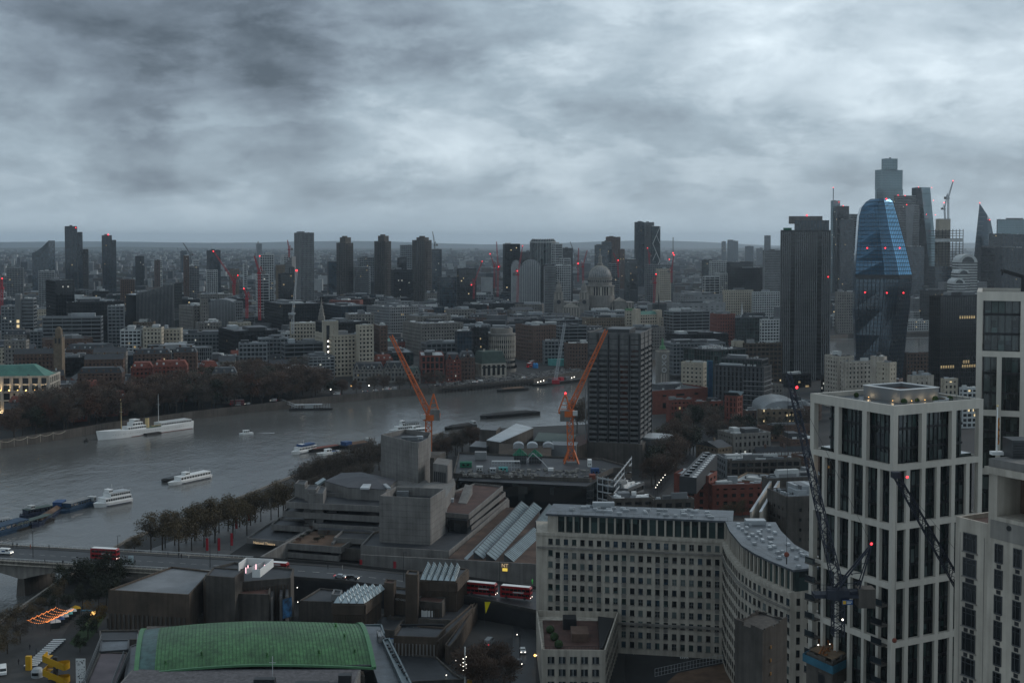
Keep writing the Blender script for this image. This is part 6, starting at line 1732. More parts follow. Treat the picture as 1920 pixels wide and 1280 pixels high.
for (px,lab) in ((677,'red banner at the left end of the street wall'),(742,'red banner in the middle of the street wall')):
 p=sp_[0]+(sp_[1]-sp_[0])*(px-676)/332+k0;o=root('banner',lab,'banner',(p.x,p.y-.5,7));MB().box(-.5,-.05,.8,.5,0,5).build('cloth','red',o);MB().bar((-.6,0,0),(-.6,0,5.4),.1).build('pole','darkgrey',o)
# ------------------------------------------------------------------ dark spandrel tower being stripped (near bank)
aT=rad(75);cT=D(1200,626,723);ca,sa=math.cos(aT),math.sin(aT)
k=kx(1102,624);wl=(cT.x-k*cT.y)/(sa+k*ca);k=kx(1222,620);wr=(k*cT.y-cT.x)/(ca-k*sa)
h=cT.z-5;r=root('spandrel_tower','dark concrete office tower with grey spandrel rows beside the orange cranes','tower',(cT.x,cT.y,5),aT)
MB().box(.8,.8,0,wr-.8,wl-.8,h-1).build('glazing','glass_dk',r)
nf=25;fh=h/(nf+.4);NBAY=5
bay=wl/NBAY
SPL=MB().box(-.1,0,0,.8,bay-1.0,1.35).mesh('spandrel_panel',MT['ltvband']);SPR=MB().box(0,-.1,0,(wr-1)/3-.5,.8,1.35).mesh('spandrel_panel',MT['ltvband'])
for k in range(1,nf+1):
 z=h-k*fh;hh=1.0 if k > 3 else 1.9
 for i in range(NBAY):inst('spandrel_panel',SPL,r,(0,bay*i+.5,z),scale=(1,1,hh))
 for i in range(3):inst('spandrel_panel',SPR,r,(.75+(wr-1)/3*i,0,z),scale=(1,1,hh))
PIL=MB().box(-.45,-.35,0,.6,.35,h).mesh('column',MT['darkgrey'])
for i in range(NBAY+1):
 for o in (-.42,.42):
  if 0 < i < NBAY:inst('column',PIL,r,(0,bay*i+o,0),scale=(1,.55,1))
 if i in (0,NBAY):inst('column',PIL,r,(0,min(max(bay*i,.4),wl-.4),0))
for i in range(4):inst('column',PIL,r,(.4+(wr-.8)*i/3,0,0),(0,0,math.pi/2),scale=(1,.7,1))
MB().box(.2,.2,h-1.2,wr-.2,wl-.2,h-.6).build('roof','roof_dk',r);tb=MB();ring(tb,-.1,-.1,wr+.1,wl+.1,.5,h-1.2,h+.5);tb.build('parapet','ltvband',r)
MB().box(wr*.2,wl*.25,h-.6,wr*.7,wl*.7,h+2.0).build('plant_room','darkgrey',r)
mb=MB()
for i in range(22):y=wl*(.1+.8*i/21);mb.bar((.6,y,h),(.6,y,h+1.8),.12)
mb.bar((.6,wl*.1,h+1.6),(.6,wl*.9,h+1.6),.15);mb.bar((.6,wl*.1,h+.8),(.6,wl*.9,h+.8),.12);mb.build('roof_scaffold','black',r)
MB().box(-2,-2,0,wr+5,wl+2,14).build('podium','concrete_dark',r);claim(cT.x,cT.y,aT,wr,wl)
mb=MB()      # hoist mast on the river side
for s_ in (0,1.6):
 mb.bar((-.5+s_,wl+1.2,0),(-.5+s_,wl+1.2,46),.16)
for z in range(0,46,2):mb.bar((-.5,wl+1.2,z),(1.1,wl+1.2,z+2),.1);mb.bar((-.5,wl+1.2,z),(1.1,wl+1.2,z),.1)
mb.build('hoist_mast','grey',r,stuff=True)
# round service building behind it
p=D(1232,850,735);o=root('curved_annex','low round-ended grey annex with pale rim behind the dark spandrel tower','building',(p.x,742,5));MB().lathe((0,0,0),[(10,0),(10,15),(9.4,15)],28).build('wall','grey',o);MB().lathe((0,0,15),[(10.3,0),(10.3,.8),(9.2,.8)],28).build('rim','roof_lt',o);mb=MB()
for z in (3,6.5,10):mb.lathe((0,0,z),[(10.1,0),(10.1,1.6)],28)
mb.build('window_band','glass_dk',o,stuff=True);claim(p.x-10,732,0,20,20)
# ------------------------------------------------------------------ terraced offices with the building site on the roof
r=root('terraced_offices','long dark concrete terraced offices with a building site on the deck','building',G(855,890,20));IB=r
for k,(z,dz) in enumerate(((20,1.6),(15.6,1.6),(11.2,1.6))):
 polyb('x',None,[(850-k*2,890+k*15),(1106+k*3,900+k*16),(1150,880+k*16),(1185,878+k*12),(1130,862),(860,850)],z,z-dz,'concrete_dark','roof_dk',par=.9,r=r,wname='terrace',rname='terrace_deck')
polyb('x',None,[(858,900),(1100,911),(1140,890),(1130,866),(866,866)],19,5,'glass_dk','roof_dk',par=0,r=r,wname='glazed_storeys',rname='core_roof')
p0_=r.location;mb=MB()
for i in range(16):q=G(858+16*i,904+.6*i,16.5)-p0_;mb.box(q.x-.4,q.y-.2,-9,q.x+.4,q.y+.8,-.5)
mb.build('column','concrete_dark',r,stuff=True)
site=[('concrete_core','midgrey',(890,862),(912,864),24),('site_hut','dirtywhite',(893,884),(905,885),22.4),('site_hut','green',(862,876),(884,878),22.5),('netted_scaffold','green',(964,868),(987,869),27),('netted_scaffold','green',(992,868),(1016,870),26.5),
  ('site_hut','blue',(1108,890),(1124,891),23),('site_hut','white',(1102,875),(1110,876),23.5),('material_stack','redbrick',(1105,898),(1117,899),22),('site_hut','roof_lt',(918,886),(930,887),22),('site_hut','teal',(935,884),(952,885),22)]
SITE_L={'concrete_core':'bare concrete stair core on the site deck behind the huts','material_stack':'rust red stack of material at the corner of the site deck'}
ii=0
for (nm,m_,pa,pb,zt_) in site:
 A_,B_=G(*pa,20),G(*pb,20);col_={'green':'green netted','blue':'blue','white':'white','roof_lt':'pale grey','teal':'teal','dirtywhite':'off-white'}.get(m_,m_)
 lab=SITE_L.get(nm) or f'{col_} ' +('scaffold block with pitched net roof ' if nm[0] == 'n' else 'site hut ')+('left of the other net' if pa[0] == 964 else 'beside the crane base' if pa[0] == 992 else 'on the deck of the terraced offices' if m_ != 'green' else 'at the river end of the site deck')
 o=root(nm,lab,'site hut' if nm == 'site_hut' else 'scaffold' if nm[0] == 'n' else 'stack',A_);w_=B_.x-A_.x
 MB().box(0,0,0,w_,4,(zt_-20)*(.55 if nm[0] == 'n' else 1)).build('body',m_ if nm[0] != 'n' else 'darkgrey',o)
 if nm[0] == 'n':
  zq=zt_-23;MB().add([(-.6,-.5,zq),(w_+.4,-.5,zq),(w_+.4,4.5,zq),(-.6,4.5,zq),(w_*.45,2,zt_-19.5)],[(0,1,4),(1,2,4),(2,3,4),(3,0,4)]).build('net_roof','green',o)
  mb=MB()
  for i in range(6):mb.bar((w_*i/5,-.3,0),(w_*i/5,-.3,zt_-20),.12)
  for z in (1.5,3.2,5):mb.bar((0,-.3,z),(w_,-.3,z),.12)
  mb.build('scaffold_tube','grey',o,stuff=True)
 elif nm == 'site_hut':
  for i in range(2):MB().box(w_*(.2+.4*i),-.06,.9,w_*(.4+.4*i),0,1.7).build('window','glass_dk',o)
 ii += 1
o=root('deck_scaffold','steel scaffold frame with lamps standing along the site deck','scaffold',G(922,882,20));mb=MB();w_=G(975,884,20).x-G(922,882,20).x
for i in range(11):
 for y in (0,2.5):mb.bar((w_*i/10,y,0),(w_*i/10,y,4.5),.13)
for z in (1.6,3.0,4.4):
 for y in (0,2.5):mb.bar((0,y,z),(w_,y,z),.13)
mb.build('scaffold_tube','crane_white',o,stuff=True);MB().box(0,.1,4.5,w_,2.4,4.7).build('deck','dirtywhite',o)
o=root('concrete_pump','white folded concrete pump boom arching over the green nets','boom',G(1032,882,20));q=lambda px,py:D(px,py,o.location.y)-o.location;mb=MB();mb.bar((0,0,0),q(1016,864),.4);mb.bar(q(1016,864),q(999,849),.38);mb.bar(q(999,849),q(988,862),.32);mb.build('boom','crane_white',o);MB().box(-1.2,-1,0,1.5,1,1.4).build('base','white',o)
# loose stuff on deck: pallets, bundles
mb=MB();rg=random.Random(14)
for _ in range(170):
 p=G(rg.uniform(862,1128),rg.uniform(881,897),20.0)-IB.location;s_=rg.uniform(.3,1.1);mb.box(p.x,p.y,.05,p.x+s_*2,p.y+s_,.05+s_*rg.uniform(.4,1.4))
mb.build('building_material',M('site_material',(.25,.24,.22),.8,.8,.5),IB,stuff=True)
# stripped frame at the end
mb=MB();q0=G(1122,930,10)-IB.location
for z in (-9,-5.5,-2,1):
 for (dx,dy) in ((0,0),(9,0)):pass
 A_,B_,C_=G(1120,930,12)-IB.location,G(1150,936,12)-IB.location,G(1184,890,12)-IB.location
 mb.bar((A_.x,A_.y,z),(B_.x,B_.y,z),.35,.6);mb.bar((B_.x,B_.y,z),(C_.x,C_.y,z),.35,.6)
for f in range(8):
 v_=B_+(C_-B_)*f/7;mb.bar((v_.x,v_.y,-15),(v_.x,v_.y,2),.3)
for f in range(4):
 v_=A_+(B_-A_)*f/3;mb.bar((v_.x,v_.y,-15),(v_.x,v_.y,2),.3)
mb.build('scaffold_tube','crane_white',IB,stuff=True)
# theatre-side sheds beyond the site (angled roofs)
r=root('studio_sheds','cluster of angular grey and brown studio roofs beyond the building site','studios',G(905,838,16));s0=r.location
def shed(pts,z1,z2,mat,roof,name):
 ps=[G(x,y,18)-s0 for x,y in pts];cy_=sorted(p.y for p in ps);ym=(cy_[1]+cy_[2])/2
 MB().prism([(p.x,p.y) for p in ps],-11,lambda p_:(z1 if p_[1] < ym else z2)-s0.z).build(name,mat,r)
 MB().prism([(p.x,p.y) for p in ps],lambda p_:(z1 if p_[1] < ym else z2)-s0.z+.02,lambda p_:(z1 if p_[1] < ym else z2)-s0.z+.3).build('roof',roof,r)
shed([(912,832),(938,836),(1000,810),(968,802)],20,20.5,'concrete_dark','roof_lt','shed');shed([(880,834),(912,836),(922,826),(892,824)],17,17,'darkgrey','roof','shed')
shed([(934,862),(1032,866),(1034,848),(936,842)],17,21,'concrete_brown','concrete_brown','shed');shed([(1034,848),(1080,850),(1084,836),(1036,834)],22,20,'grey','roof','shed')
shed([(1078,846),(1100,838),(1103,818),(1080,826)],20,20,'concrete_brown','roof_br','shed');shed([(900,818),(930,820),(938,812),(908,810)],22,22,'concrete_dark','roof','shed');shed([(1000,824),(1074,826),(1080,812),(1010,808)],17,17,'concrete_dark','greenroof','shed')
for px in (962,988,1018):p=G(px,842,20)-s0;barrel(r,6,6,p.z,1.5,2,'roof_lt','roof_cowl',x0=p.x,y0=p.y)
# ------------------------------------------------------------------ blocks on the near bank right of the dark tower
S=lambda *a,**k:block(*a,zb=5,**k)
def slabroof(b,mat='roof_lt'):pass
# riverside tower with round windows spelling its letters
p=D(1242,712,1010);b=S('brick_wharf','long red brick wharf with dark glass bays and pale roof below the letter tower',1222,1224,1326,735,950,28,('redbrick','glass_dk',8,4.5,16,9,.3),'roof_wet',plant=2,dep=30)
r=root('letter_tower','slim stone riverside tower with round and cross windows and green cap','tower',(p.x,1010,5),rad(10));zt_=D(1242,657,1010).z-5;w_=4.4
MB().box(-w_,-w_,0,w_,w_,zt_).build('shaft','stone2',r);MB().box(-w_+.8,-w_+.8,zt_,w_-.8,w_-.8,zt_+1.2).build('cap_base','stone2',r);MB().lathe((0,0,zt_+1.2),[(2.6,0),(2.2,2.4),(1.2,3),(1.0,6),(.2,9)],8).build('cap','copper_rim',r)
def ringy(z):
 n=14;m=MB();m.v += [(1.9*math.cos(2*math.pi*i/n),-w_-.25,z+1.9*math.sin(2*math.pi*i/n)) for i in range(n)]+[(1.35*math.cos(2*math.pi*i/n),-w_-.25,z+1.35*math.sin(2*math.pi*i/n)) for i in range(n)]
 m.v += [(x,-w_+.1,z_) for x,y,z_ in list(m.v)]
 for i in range(n):j=(i+1) % n;m.f += [(i,j,n+j,n+i),(2*n+j,2*n+i,3*n+i,3*n+j),(j,i,2*n+i,2*n+j),(n+i,n+j,3*n+j,3*n+i)]
 m.build('round_window','dirtywhite',r)
ringy(zt_-4.5);ringy(zt_-15);mb=MB();z=zt_-9.8;mb.bar((-1.7,-w_-.2,z-1.7),(1.7,-w_-.2,z+1.7),.5);mb.bar((-1.7,-w_-.24,z+1.7),(1.7,-w_-.24,z-1.7),.5);mb.build('cross_window','dirtywhite',r)
mb=MB()
for x in (-2.2,0,2.2):mb.box(x-.35,-w_-.25,2,x+.35,-w_,zt_-18)
mb.build('pilaster','stone',r);MB().box(-w_-.2,-w_-.2,zt_-.8,w_+.2,w_+.2,zt_+.01).build('cornice','stone',r);claim(p.x-6,1004,0,12,12)
for (nm,xl,xc,xr,yt,d,a,sty,rf,plant,lab) in (
 ('riverside_block',1278,1318,1328,682,1000,60,('cream','glass_dk',3.4,2.0,3.4,1.9,.3),'lawn',1,'buff stone flank block with roof garden beside a blue scaffold tower'),
 ('riverside_hotel',1282,1338,1398,658,1020,35,'gglass','roof',3,'dark green glass hotel block with script letters on its roof'),
 ('riverside_hotel',1372,1378,1394,641,1060,25,('cream','glass_dk',3.6,2.4,8,6,.3),'roof_lt',1,'round-cornered buff stair drum above the glass hotel'),
 ('riverside_hotel',1392,1396,1466,645,1060,12,('concrete_brown','glass_dk',3.6,1.5,3.6,1.0,.3),'roof_wet',1,'wide dark riverside block with lit windows beside the buff drum'),
 ('dark_flats',1340,1432,1446,690,930,62,('darkgrey','glass_dk',3.5,.6,3.2,1.6,.3),'roof_dk',1,'charcoal apartment block with pale balcony edges on its corner'),
 ('dark_flats',1352,1428,1440,676,942,62,('darkgrey','glass_g',3.5,.4,3.2,.3,.2),'roof_dk',2,'set-back top storey of the charcoal apartment block'),
 ('brick_offices',1250,1256,1300,752,905,20,'redbrick','leadblue',1,'red brick block with curved blue-grey roof by the trees'),
 ('brick_offices',1296,1305,1355,755,915,15,'redbrick','roof_lt',2,'brick block with white roof decks near the tall trees'),
 ('white_gallery',1305,1310,1362,764,920,15,('dirtywhite','glass_dk',4,2.4,6,3,.3),'roof_lt',2,'low white walled hall with dark glass beside the brick tower'),
 ('brick_tower',1360,1382,1391,745,850,55,('redbrick','glass_dk',3.4,1.0,3.4,1.6,.4),'roof_lt',0,'square red brick stair tower with butterfly roof'),
 ('arched_shed',1393,1400,1425,772,900,15,'brick','roof_lt',1,'low brick building with tilted pale rooflight'),
 ('theatre_shop',1421,1424,1500,770,872,10,('yellowbrick','glass_dk',3.6,1.8,4,2.4,.3),'roof_dk',1,'buff brick school with rows of lit windows'),
 ('low_offices',1540,1550,1660,705,1040,20,'dglass','roof',3,'dark glass low office with green terrace below the blue tower'),
 ('stepped_flats',1568,1572,1600,670,985,20,('stone','glass_dk',3.3,1.8,3.4,2.0,.3),'roof',1,'buff concrete flats with square tower at the river'),
 ('stepped_flats',1578,1584,1640,680,960,20,('stone','glass_dk',3.3,1.8,3.4,2.0,.3),'roof',1,'long lower wing of the buff concrete flats'),
 ('stepped_flats',1633,1656,1662,671,930,50,('stone','glass_dk',3.3,2.2,3.4,2.4,.3),'roof',1,'cream end block of the buff flats before the blue tower'),
 ('stepped_flats',1645,1668,1680,682,900,40,('cream','glass_dk',3.3,1.8,3.4,2.2,.3),'roof',0,'small cream corner of the flats with square windows'),
 ('brown_block',1695,1700,1750,663,1120,10,'brownt','roof',1,'brown apartment block at the water beside the black glass office'),
 ('old_theatre',1702,1708,1750,706,980,12,('stone','glass_dk',4,2.4,4,2.6,.3),'roof_lt',3,'old pale theatre with small cupola behind the near tower'),
 ('old_theatre',1765,1770,1795,712,900,12,'cream','roof_lt',2,'cream stepped gable house right of the old theatre'),
 ('old_theatre',1800,1805,1832,729,880,12,'white','roof_lt',1,'small white roofed house at the gap between the towers'),
 ('brick_flats',1265,1328,1343,895,600,65,('redbrick','glass_dk',3.3,1.3,5.5,2.6,.3),'roof_lt',0,'red brick apartment end with dark balcony slots'),
 ('brick_flats',1330,1336,1432,912,596,8,('redbrick','glass_dk',3.3,1.8,4.0,2.2,.3),'roof_lt',2,'long red brick apartment wing facing the pale roofs'),
 ('terrace_flats',1366,1370,1500,866,660,8,('concrete_dark','glass_dk',3.3,1.0,4.0,.8,.4),'roof_lt',5,'dark terraced flats with white roof edge and chimneys'),
 ('brick_terrace',1415,1418,1525,838,742,6,('brick','glass_dk',3.3,1.5,2.6,1.4,.3),'roof_dk',0,'brown brick terrace with paired white windows and slate roof'),
 ('brick_terrace',1340,1346,1372,830,745,35,'yellowbrick','roof_dk',0,'grey hipped house at the end of the lawn'),
 ('warehouse',1420,1424,1530,800,820,8,'brick','roof_dk',1,'long dark brick range hidden in the trees'),
 ('plant_roofs',1430,1440,1540,900,560,12,('concrete_dark','glass_dk',3.6,2.6,4,2.8,.3),'roof_wet',6,'flat service roof with ducts and pale plant behind the curved wing'),
 ('plant_roofs',1470,1475,1560,935,500,12,('concrete_dark','glass_dk',3.6,2.6,4,2.8,.3),'roof',5,'lower service roof beside the near tower'),
 ('low_offices',1222,1226,1300,940,530,8,'concrete_dark2','roof_dk',2,'dark flat roof between the stone block and the red brick flats'),
 ('low_offices',1140,1150,1225,938,530,8,'concrete_dark2','roof_wet',1,'grey low roof just behind the long stone block'),
):
 if sty == 'concrete_dark2':sty=('concrete_dark','glass_dk',3.6,1.4,4,1.5,.3)
 if sty == 'brownt':sty=STY['brownt']
 b=S(nm,lab,xl,xc,xr,yt,d,a=a,sty=sty,roof=rf,plant=plant,mans='gable' if 'hipped' in lab or 'slate' in lab else None,top=3 if 'hipped' in lab or 'slate' in lab else None)
 if 'script letters' in lab:
  o=inst('lettering',text_mesh('sea containers',4.0,'white'),b['r'],(b['wr']*.02,2,b['h']+3.4),(math.pi/2,0,0))
  m_=MB()
  for i in range(8):m_.bar((b['wr']*(.1+.11*i),4.2,b['h']),(b['wr']*(.1+.11*i),4.2,b['h']+4),.15)
  m_.build('sign_frame','black',b['r'],stuff=True)
 if 'balcony edges' in lab:
  m_=MB()
  for k in range(7):m_.box(-1.6,-1.2,6+k*3.5,b['wr']+.2,.1,6.35+k*3.5);m_.box(-1.7,-1.25,6+k*3.5,-.1,b['wl']*.4,6.34+k*3.5)
  m_.build('balcony','midgrey',b['r'],stuff=True)
 if 'butterfly' in lab:
  w,l,h=b['wr'],b['wl'],b['h'];MB().add([(-1,-1,h+3),(w/2,-1,h+.8),(w+1,-1,h+3),(-1,l+1,h+3),(w/2,l+1,h+.8),(w+1,l+1,h+3),(-1,-1,h+3.4),(w/2,-1,h+1.3),(w+1,-1,h+3.4),(-1,l+1,h+3.4),(w/2,l+1,h+1.3),(w+1,l+1,h+3.4)],
   [(6,7,10,9),(7,8,11,10),(0,3,4,1),(1,4,5,2),(0,1,7,6),(1,2,8,7),(5,4,10,11),(4,3,9,10),(0,6,9,3),(2,5,11,8)]).build('butterfly_roof','leadblue',b['r'])
 if 'service roof' in lab:
  m_=MB();rg=random.Random(7)
  for _ in range(46):x,y,u=rg.uniform(.03,.9)*b['wr'],rg.uniform(.05,.9)*b['wl'],rg.uniform(.4,1.2);m_.box(x,y,b['h'],x+u*rg.choice((1,1,5)),y+u,b['h']+.3+u*.8)
  m_.build('roof_duct','roof_lt',b['r'],stuff=True)
 if 'lit windows' in lab:
  m_=MB();rg=random.Random(3)
  for k in range(4):
   for i in range(14):
    if rg.random() < .35:m_.box(b['wr']*(i+.3)/14,-.36,2+k*3.6,b['wr']*(i+.7)/14,-.32,3.4+k*3.6)
  m_.build('lit_window','e_win',b['r'],stuff=True)
 if 'paired white' in lab:
  m_=MB()
  for k in (0,1):
   for i in range(16):x=b['wr']*(i+.5)/16;m_.box(x-.8,-.42,1.2+k*3.2,x-.08,-.34,2.9+k*3.2);m_.box(x+.08,-.42,1.2+k*3.2,x+.8,-.34,2.9+k*3.2)
  m_.build('window_frame','dirtywhite',b['r'],stuff=True);MB().box(0,-.5,0,b['wr'],-.3,.9).build('plinth_band','dirtywhite',b['r'])
# roof of the L-shaped brick flats with rows of rooflights
r,loc=polyb('brick_flats','blue-grey attic storey with long sloping rows of rooflights on the brick flats',[(1274,893),(1306,897),(1345,852),(1318,848)],27,20,'darkgrey','roof','apartment block',par=.3)
A_,B_,C_,D__=[Vector(p) for p in loc]
RL=MB().box(-1.2,-.9,0,1.2,.9,.9).mesh('rooflight',MT['glass'])
for k in range(9):f=(k+.5)/9;p=A_+(D__-A_)*f+(B_-A_)*.35;inst('rooflight',RL,r,(p.x,p.y,7.05))
for k in range(12):f=(k+.5)/12;p=B_+(C_-B_)*f+(A_-B_)*.16;inst('roof_panel',bpy.data.meshes.get('roof_panel') or MB().box(-.9,-.9,0,.9,.9,.25).mesh('roof_panel',MT['white']),r,(p.x,p.y,7.05))
# long pale parapets of the service roof
for k,(pa,pb,lab) in enumerate((((1410,960),(1458,885),'long pale parapet wall running back over the service roofs'),((1428,960),(1470,889),'second pale parapet beside the first over the service roofs'))):
 A_,B_=G(*pa,28),G(*pb,28);o=root('roof_parapet',lab,'parapet',A_);d_=B_-A_;MB().wall((0,0),(d_.x,d_.y),-23,0,.8).build('wall','stone',o);MB().wall((0,0),(d_.x,d_.y),.01,.25,1.0).build('coping','roof_lt',o)
for (px,py,lab) in ((1494,888,'white chiller unit on the service roof behind the curved wing'),(1499,928,'lower white chiller unit beside the near tower')):
 p=G(px,py,30);o=root('chiller',lab,'chiller',(p.x,p.y,26));MB().box(-1.6,-1.5,0,1.6,1.5,4).build('casing','white',o)
 for x in (-.9,0,.9):MB().cone((x,0,4),(x,0,4.3),.4,.4,8).build('fan','darkgrey',o)
# curved silver roof hall
p=D(1430,770,880);r=root('curved_hall','hall with broad curved silver roof in the trees','hall',(p.x,880,5));w_=D(1510,760,880).x-p.x;barrel(r,w_,40,0,12,7,'roof_lt','curved_roof',16);mb=MB()
for i in range(9):y=2+4.5*i;mb.add([(w_/2-w_/2*math.cos(math.pi*k/12),y+dy,12.1+7*math.sin(math.pi*k/12)) for k in range(13) for dy in (0,.5)],[(2*k,2*k+2,2*k+3,2*k+1) for k in range(12)])
mb.build('roof_rib','midgrey',r,stuff=True)
# steel scaffold hoist in blue
p=D(1331,750,985);r=root('hoist_tower','blue sheeted hoist tower against the buff flank block','hoist',(p.x,985,5));zt_=D(1331,676,985).z-5;MB().box(-2.2,0,0,2.2,3,zt_).build('sheeting','blue_sheet',r);mb=MB();mb.truss((0,-1,0),(0,-1,zt_),1.6,24,.18);mb.build('mast_lattice','blue',r,stuff=True)
# lawn patches and churchyard
for (pts,lab) in (([(1388,832),(1416,832),(1418,820),(1392,818)],'green lawn between the hipped house and the brick terrace'),([(1225,835),(1262,830),(1262,800),(1228,806)],'dark lawn under the trees beside the spandrel tower')):
 ps=[G(x,y,5.02) for x,y in pts];MB().prism([(p.x,p.y) for p in ps],5.01,5.06).build('lawn','lawn');tag(bpy.data.objects[-1] if 0 else [o for o in COL.objects if o.name.startswith('lawn')][-1],lab,kind='structure')
# long street with lamps
ps=[G(x,y,5) for x,y in ((1190,960),(1236,930),(1300,868),(1345,800),(1330,800),(1280,860),(1212,925),(1160,960))]
tag(MB().prism([(p.x,p.y) for p in ps],5.0,5.012).build('road','asphalt'),'dark tree-lined street right of the spandrel tower',kind='structure')
LP_=MB().cone((0,0,0),(0,0,6.5),.09,.06,6).bar((0,0,6.4),(.9,0,6.6),.08).mesh('pole',MT['darkgrey'])
def street_lamp(x,y,z,lab,grp,s=1.0,lit=True,r_=.28):
 o=root('street_lamp',lab,'street lamp',(x,y,z),0,grp);inst('pole',LP_,o,scale=(s,s,s));inst('lamp',WHT1 if lit else WRM1,o,(.9*s,0,6.45*s),scale=(r_,r_,r_));return o
for i in range(0,11):
 p=G(1226+38*(i/10) ** 1.1,915-47*i/10,11);street_lamp(p.x,p.y,5,'lit white street lamp along the tree-lined street','lamps of the tree-lined street',r_=.2)
# ------------------------------------------------------------------ bridge and road
BA,BB_=[G(0,1021,13.2),G(420,1045,13.2)],[G(0,1051,13.2),G(282,1069,13.2)]
n0,n1=BA[0],BA[1];bd=(n1-n0);bd.z=0;bd.normalize();bn=Vector((-bd.y,bd.x,0))
WB=(n0-BB_[0]).dot(bn);print('bridge width',WB)
br=root('road_bridge','long grey concrete road bridge with pale railings over the river','bridge',(n0.x,n0.y,0),math.atan2(bd.y,bd.x))
Lb=(G(282,1069,13.2)-n0).dot(bd);X0=-200;X1=Lb+30;W=WB;Zd=13.2
MB().box(X0,-W,Zd-1.0,X1,0,Zd-.02).build('deck','concrete_dark',br);MB().box(X0,-W+3.2,Zd,X1,-3.2,Zd+.02).build('carriageway','asphalt',br)
for y in (-W+.3,-3.2):MB().box(X0,y,Zd,X1,y+2.9,Zd+.14).build('footway','pave',br)
for y in (-W,-.35):
 MB().box(X0,y,Zd-1.4,X1,y+.3,Zd+.35).build('parapet','stone',br);mb=MB()
 for k in range(int((X1-X0)/2)):mb.bar((X0+2*k,y+.15,Zd+.3),(X0+2*k,y+.15,Zd+1.1),.07)
 mb.bar((X0,y+.15,Zd+1.12),(X1,y+.15,Zd+1.12),.2);mb.bar((X0,y+.15,Zd+.75),(X1,y+.15,Zd+.75),.05);mb.build('railing','dirtywhite',br)
mb=MB()
for k in range(70):mb.box(X0+k*4.5,-W/2-.08,Zd+.024,X0+k*4.5+2.2,-W/2+.08,Zd+.028)
mb.build('lane_marking','line',br,stuff=True)
# shallow arch beams and piers
px_=(G(36,1118,0)-n0).dot(bd)
for y in (-W+1.5,-W*.5-1.2,-4.0):
 for (a_,c_) in ((px_-72,px_),(px_,px_+62)):
  n=16;prof=[(a_+(c_-a_)*i/n,Zd-1.0-1.6-4.4*abs(2*i/n-1) ** 2.2) for i in range(n+1)]
  mb=MB();k=n+1
  mb.add([(x,y,z) for x,z in prof]+[(x,y,Zd-1.01) for x,z in prof]+[(x,y+2.4,z) for x,z in prof]+[(x,y+2.4,Zd-1.01) for x,z in prof],
   [(i,i+1,k+i+1,k+i) for i in range(n)]+[(2*k+i+1,2*k+i,3*k+i,3*k+i+1) for i in range(n)]+[(i+1,i,2*k+i,2*k+i+1) for i in range(n)]+[(0,k,3*k,2*k),(n,2*k+n,3*k+n,k+n)])
  mb.build('arch_beam','stone2',br)
for x in (px_,px_+62,px_-72):MB().add([(x-2,-W+1,-2),(x+2,-W+1,-2),(x+2,-1,-2),(x-2,-1,-2),(x-1.4,-W+1.4,6.4),(x+1.4,-W+1.4,6.4),(x+1.4,-1.4,6.4),(x-1.4,-1.4,6.4)],[(0,1,5,4),(1,2,6,5),(2,3,7,6),(3,0,4,7),(4,5,6,7)]).build('pier','concrete_dark',br)
def on_bridge(px,py,z=Zd):
 p=G(px,py,z);return p
# approach road carrying on to the right, on a raised embankment
rd=[G(282,1069,13.2),G(420,1045,13.2)]
L_=[n0+bd*X1+Vector((0,0,0)),G(640,1060,12.5),G(880,1086,11.5),G(1010,1105,10.5),Vector((60,452,8)),Vector((140,470,5))]
R_=[n0+bd*X1-bn*W,G(640,1092,12.5),G(880,1122,11.5),G(1010,1150,10.5),Vector((60,426,8)),Vector((140,440,5))]
mb=MB()
for a_,c_ in zip(L_,R_):mb.v += [(a_.x,a_.y,a_.z),(c_.x,c_.y,c_.z),(a_.x,a_.y,4.9),(c_.x,c_.y,4.9)]
for i in range(len(L_)-1):o=4*i;mb.f += [(o+1,o+5,o+4,o),(o,o+4,o+6,o+2),(o+3,o+7,o+5,o+1)]
tag(mb.build('road','asphalt'),'wet approach road running on from the bridge past the theatre',kind='structure')
for LL,s_ in ((L_,-1),(R_,1)):
 mb=MB()
 for a_,c_ in zip(LL[:-2],LL[1:-1]):
  d_=(c_-a_).normalized();nn=Vector((-d_.y,d_.x,0))*s_
  mb.add([a_,c_,c_+nn*3,a_+nn*3,a_+Vector((0,0,.14)),c_+Vector((0,0,.14)),c_+nn*3+Vector((0,0,.14)),a_+nn*3+Vector((0,0,.14))],[(4,5,6,7),(0,1,5,4),(1,2,6,5),(2,3,7,6),(3,0,4,7)])
  mb.bar(a_+Vector((0,0,.6)),c_+Vector((0,0,.6)),.3,1.1)
 tag(mb.build('pavement','pave'),'paved footway with low wall along the approach road',kind='structure')
mb=MB()
for i in range(3):
 a_,c_=(L_[i]+R_[i])/2,(L_[i+1]+R_[i+1])/2;m_=int((c_-a_).length/5)
 for k in range(m_):p=a_+(c_-a_)*k/m_;q=a_+(c_-a_)*(k+.5)/m_;mb.bar(p+Vector((0,0,.03)),q+Vector((0,0,.03)),.18,.03)
tag(mb.build('lane_marking','line'),'broken white lane line of the approach road',kind='structure')
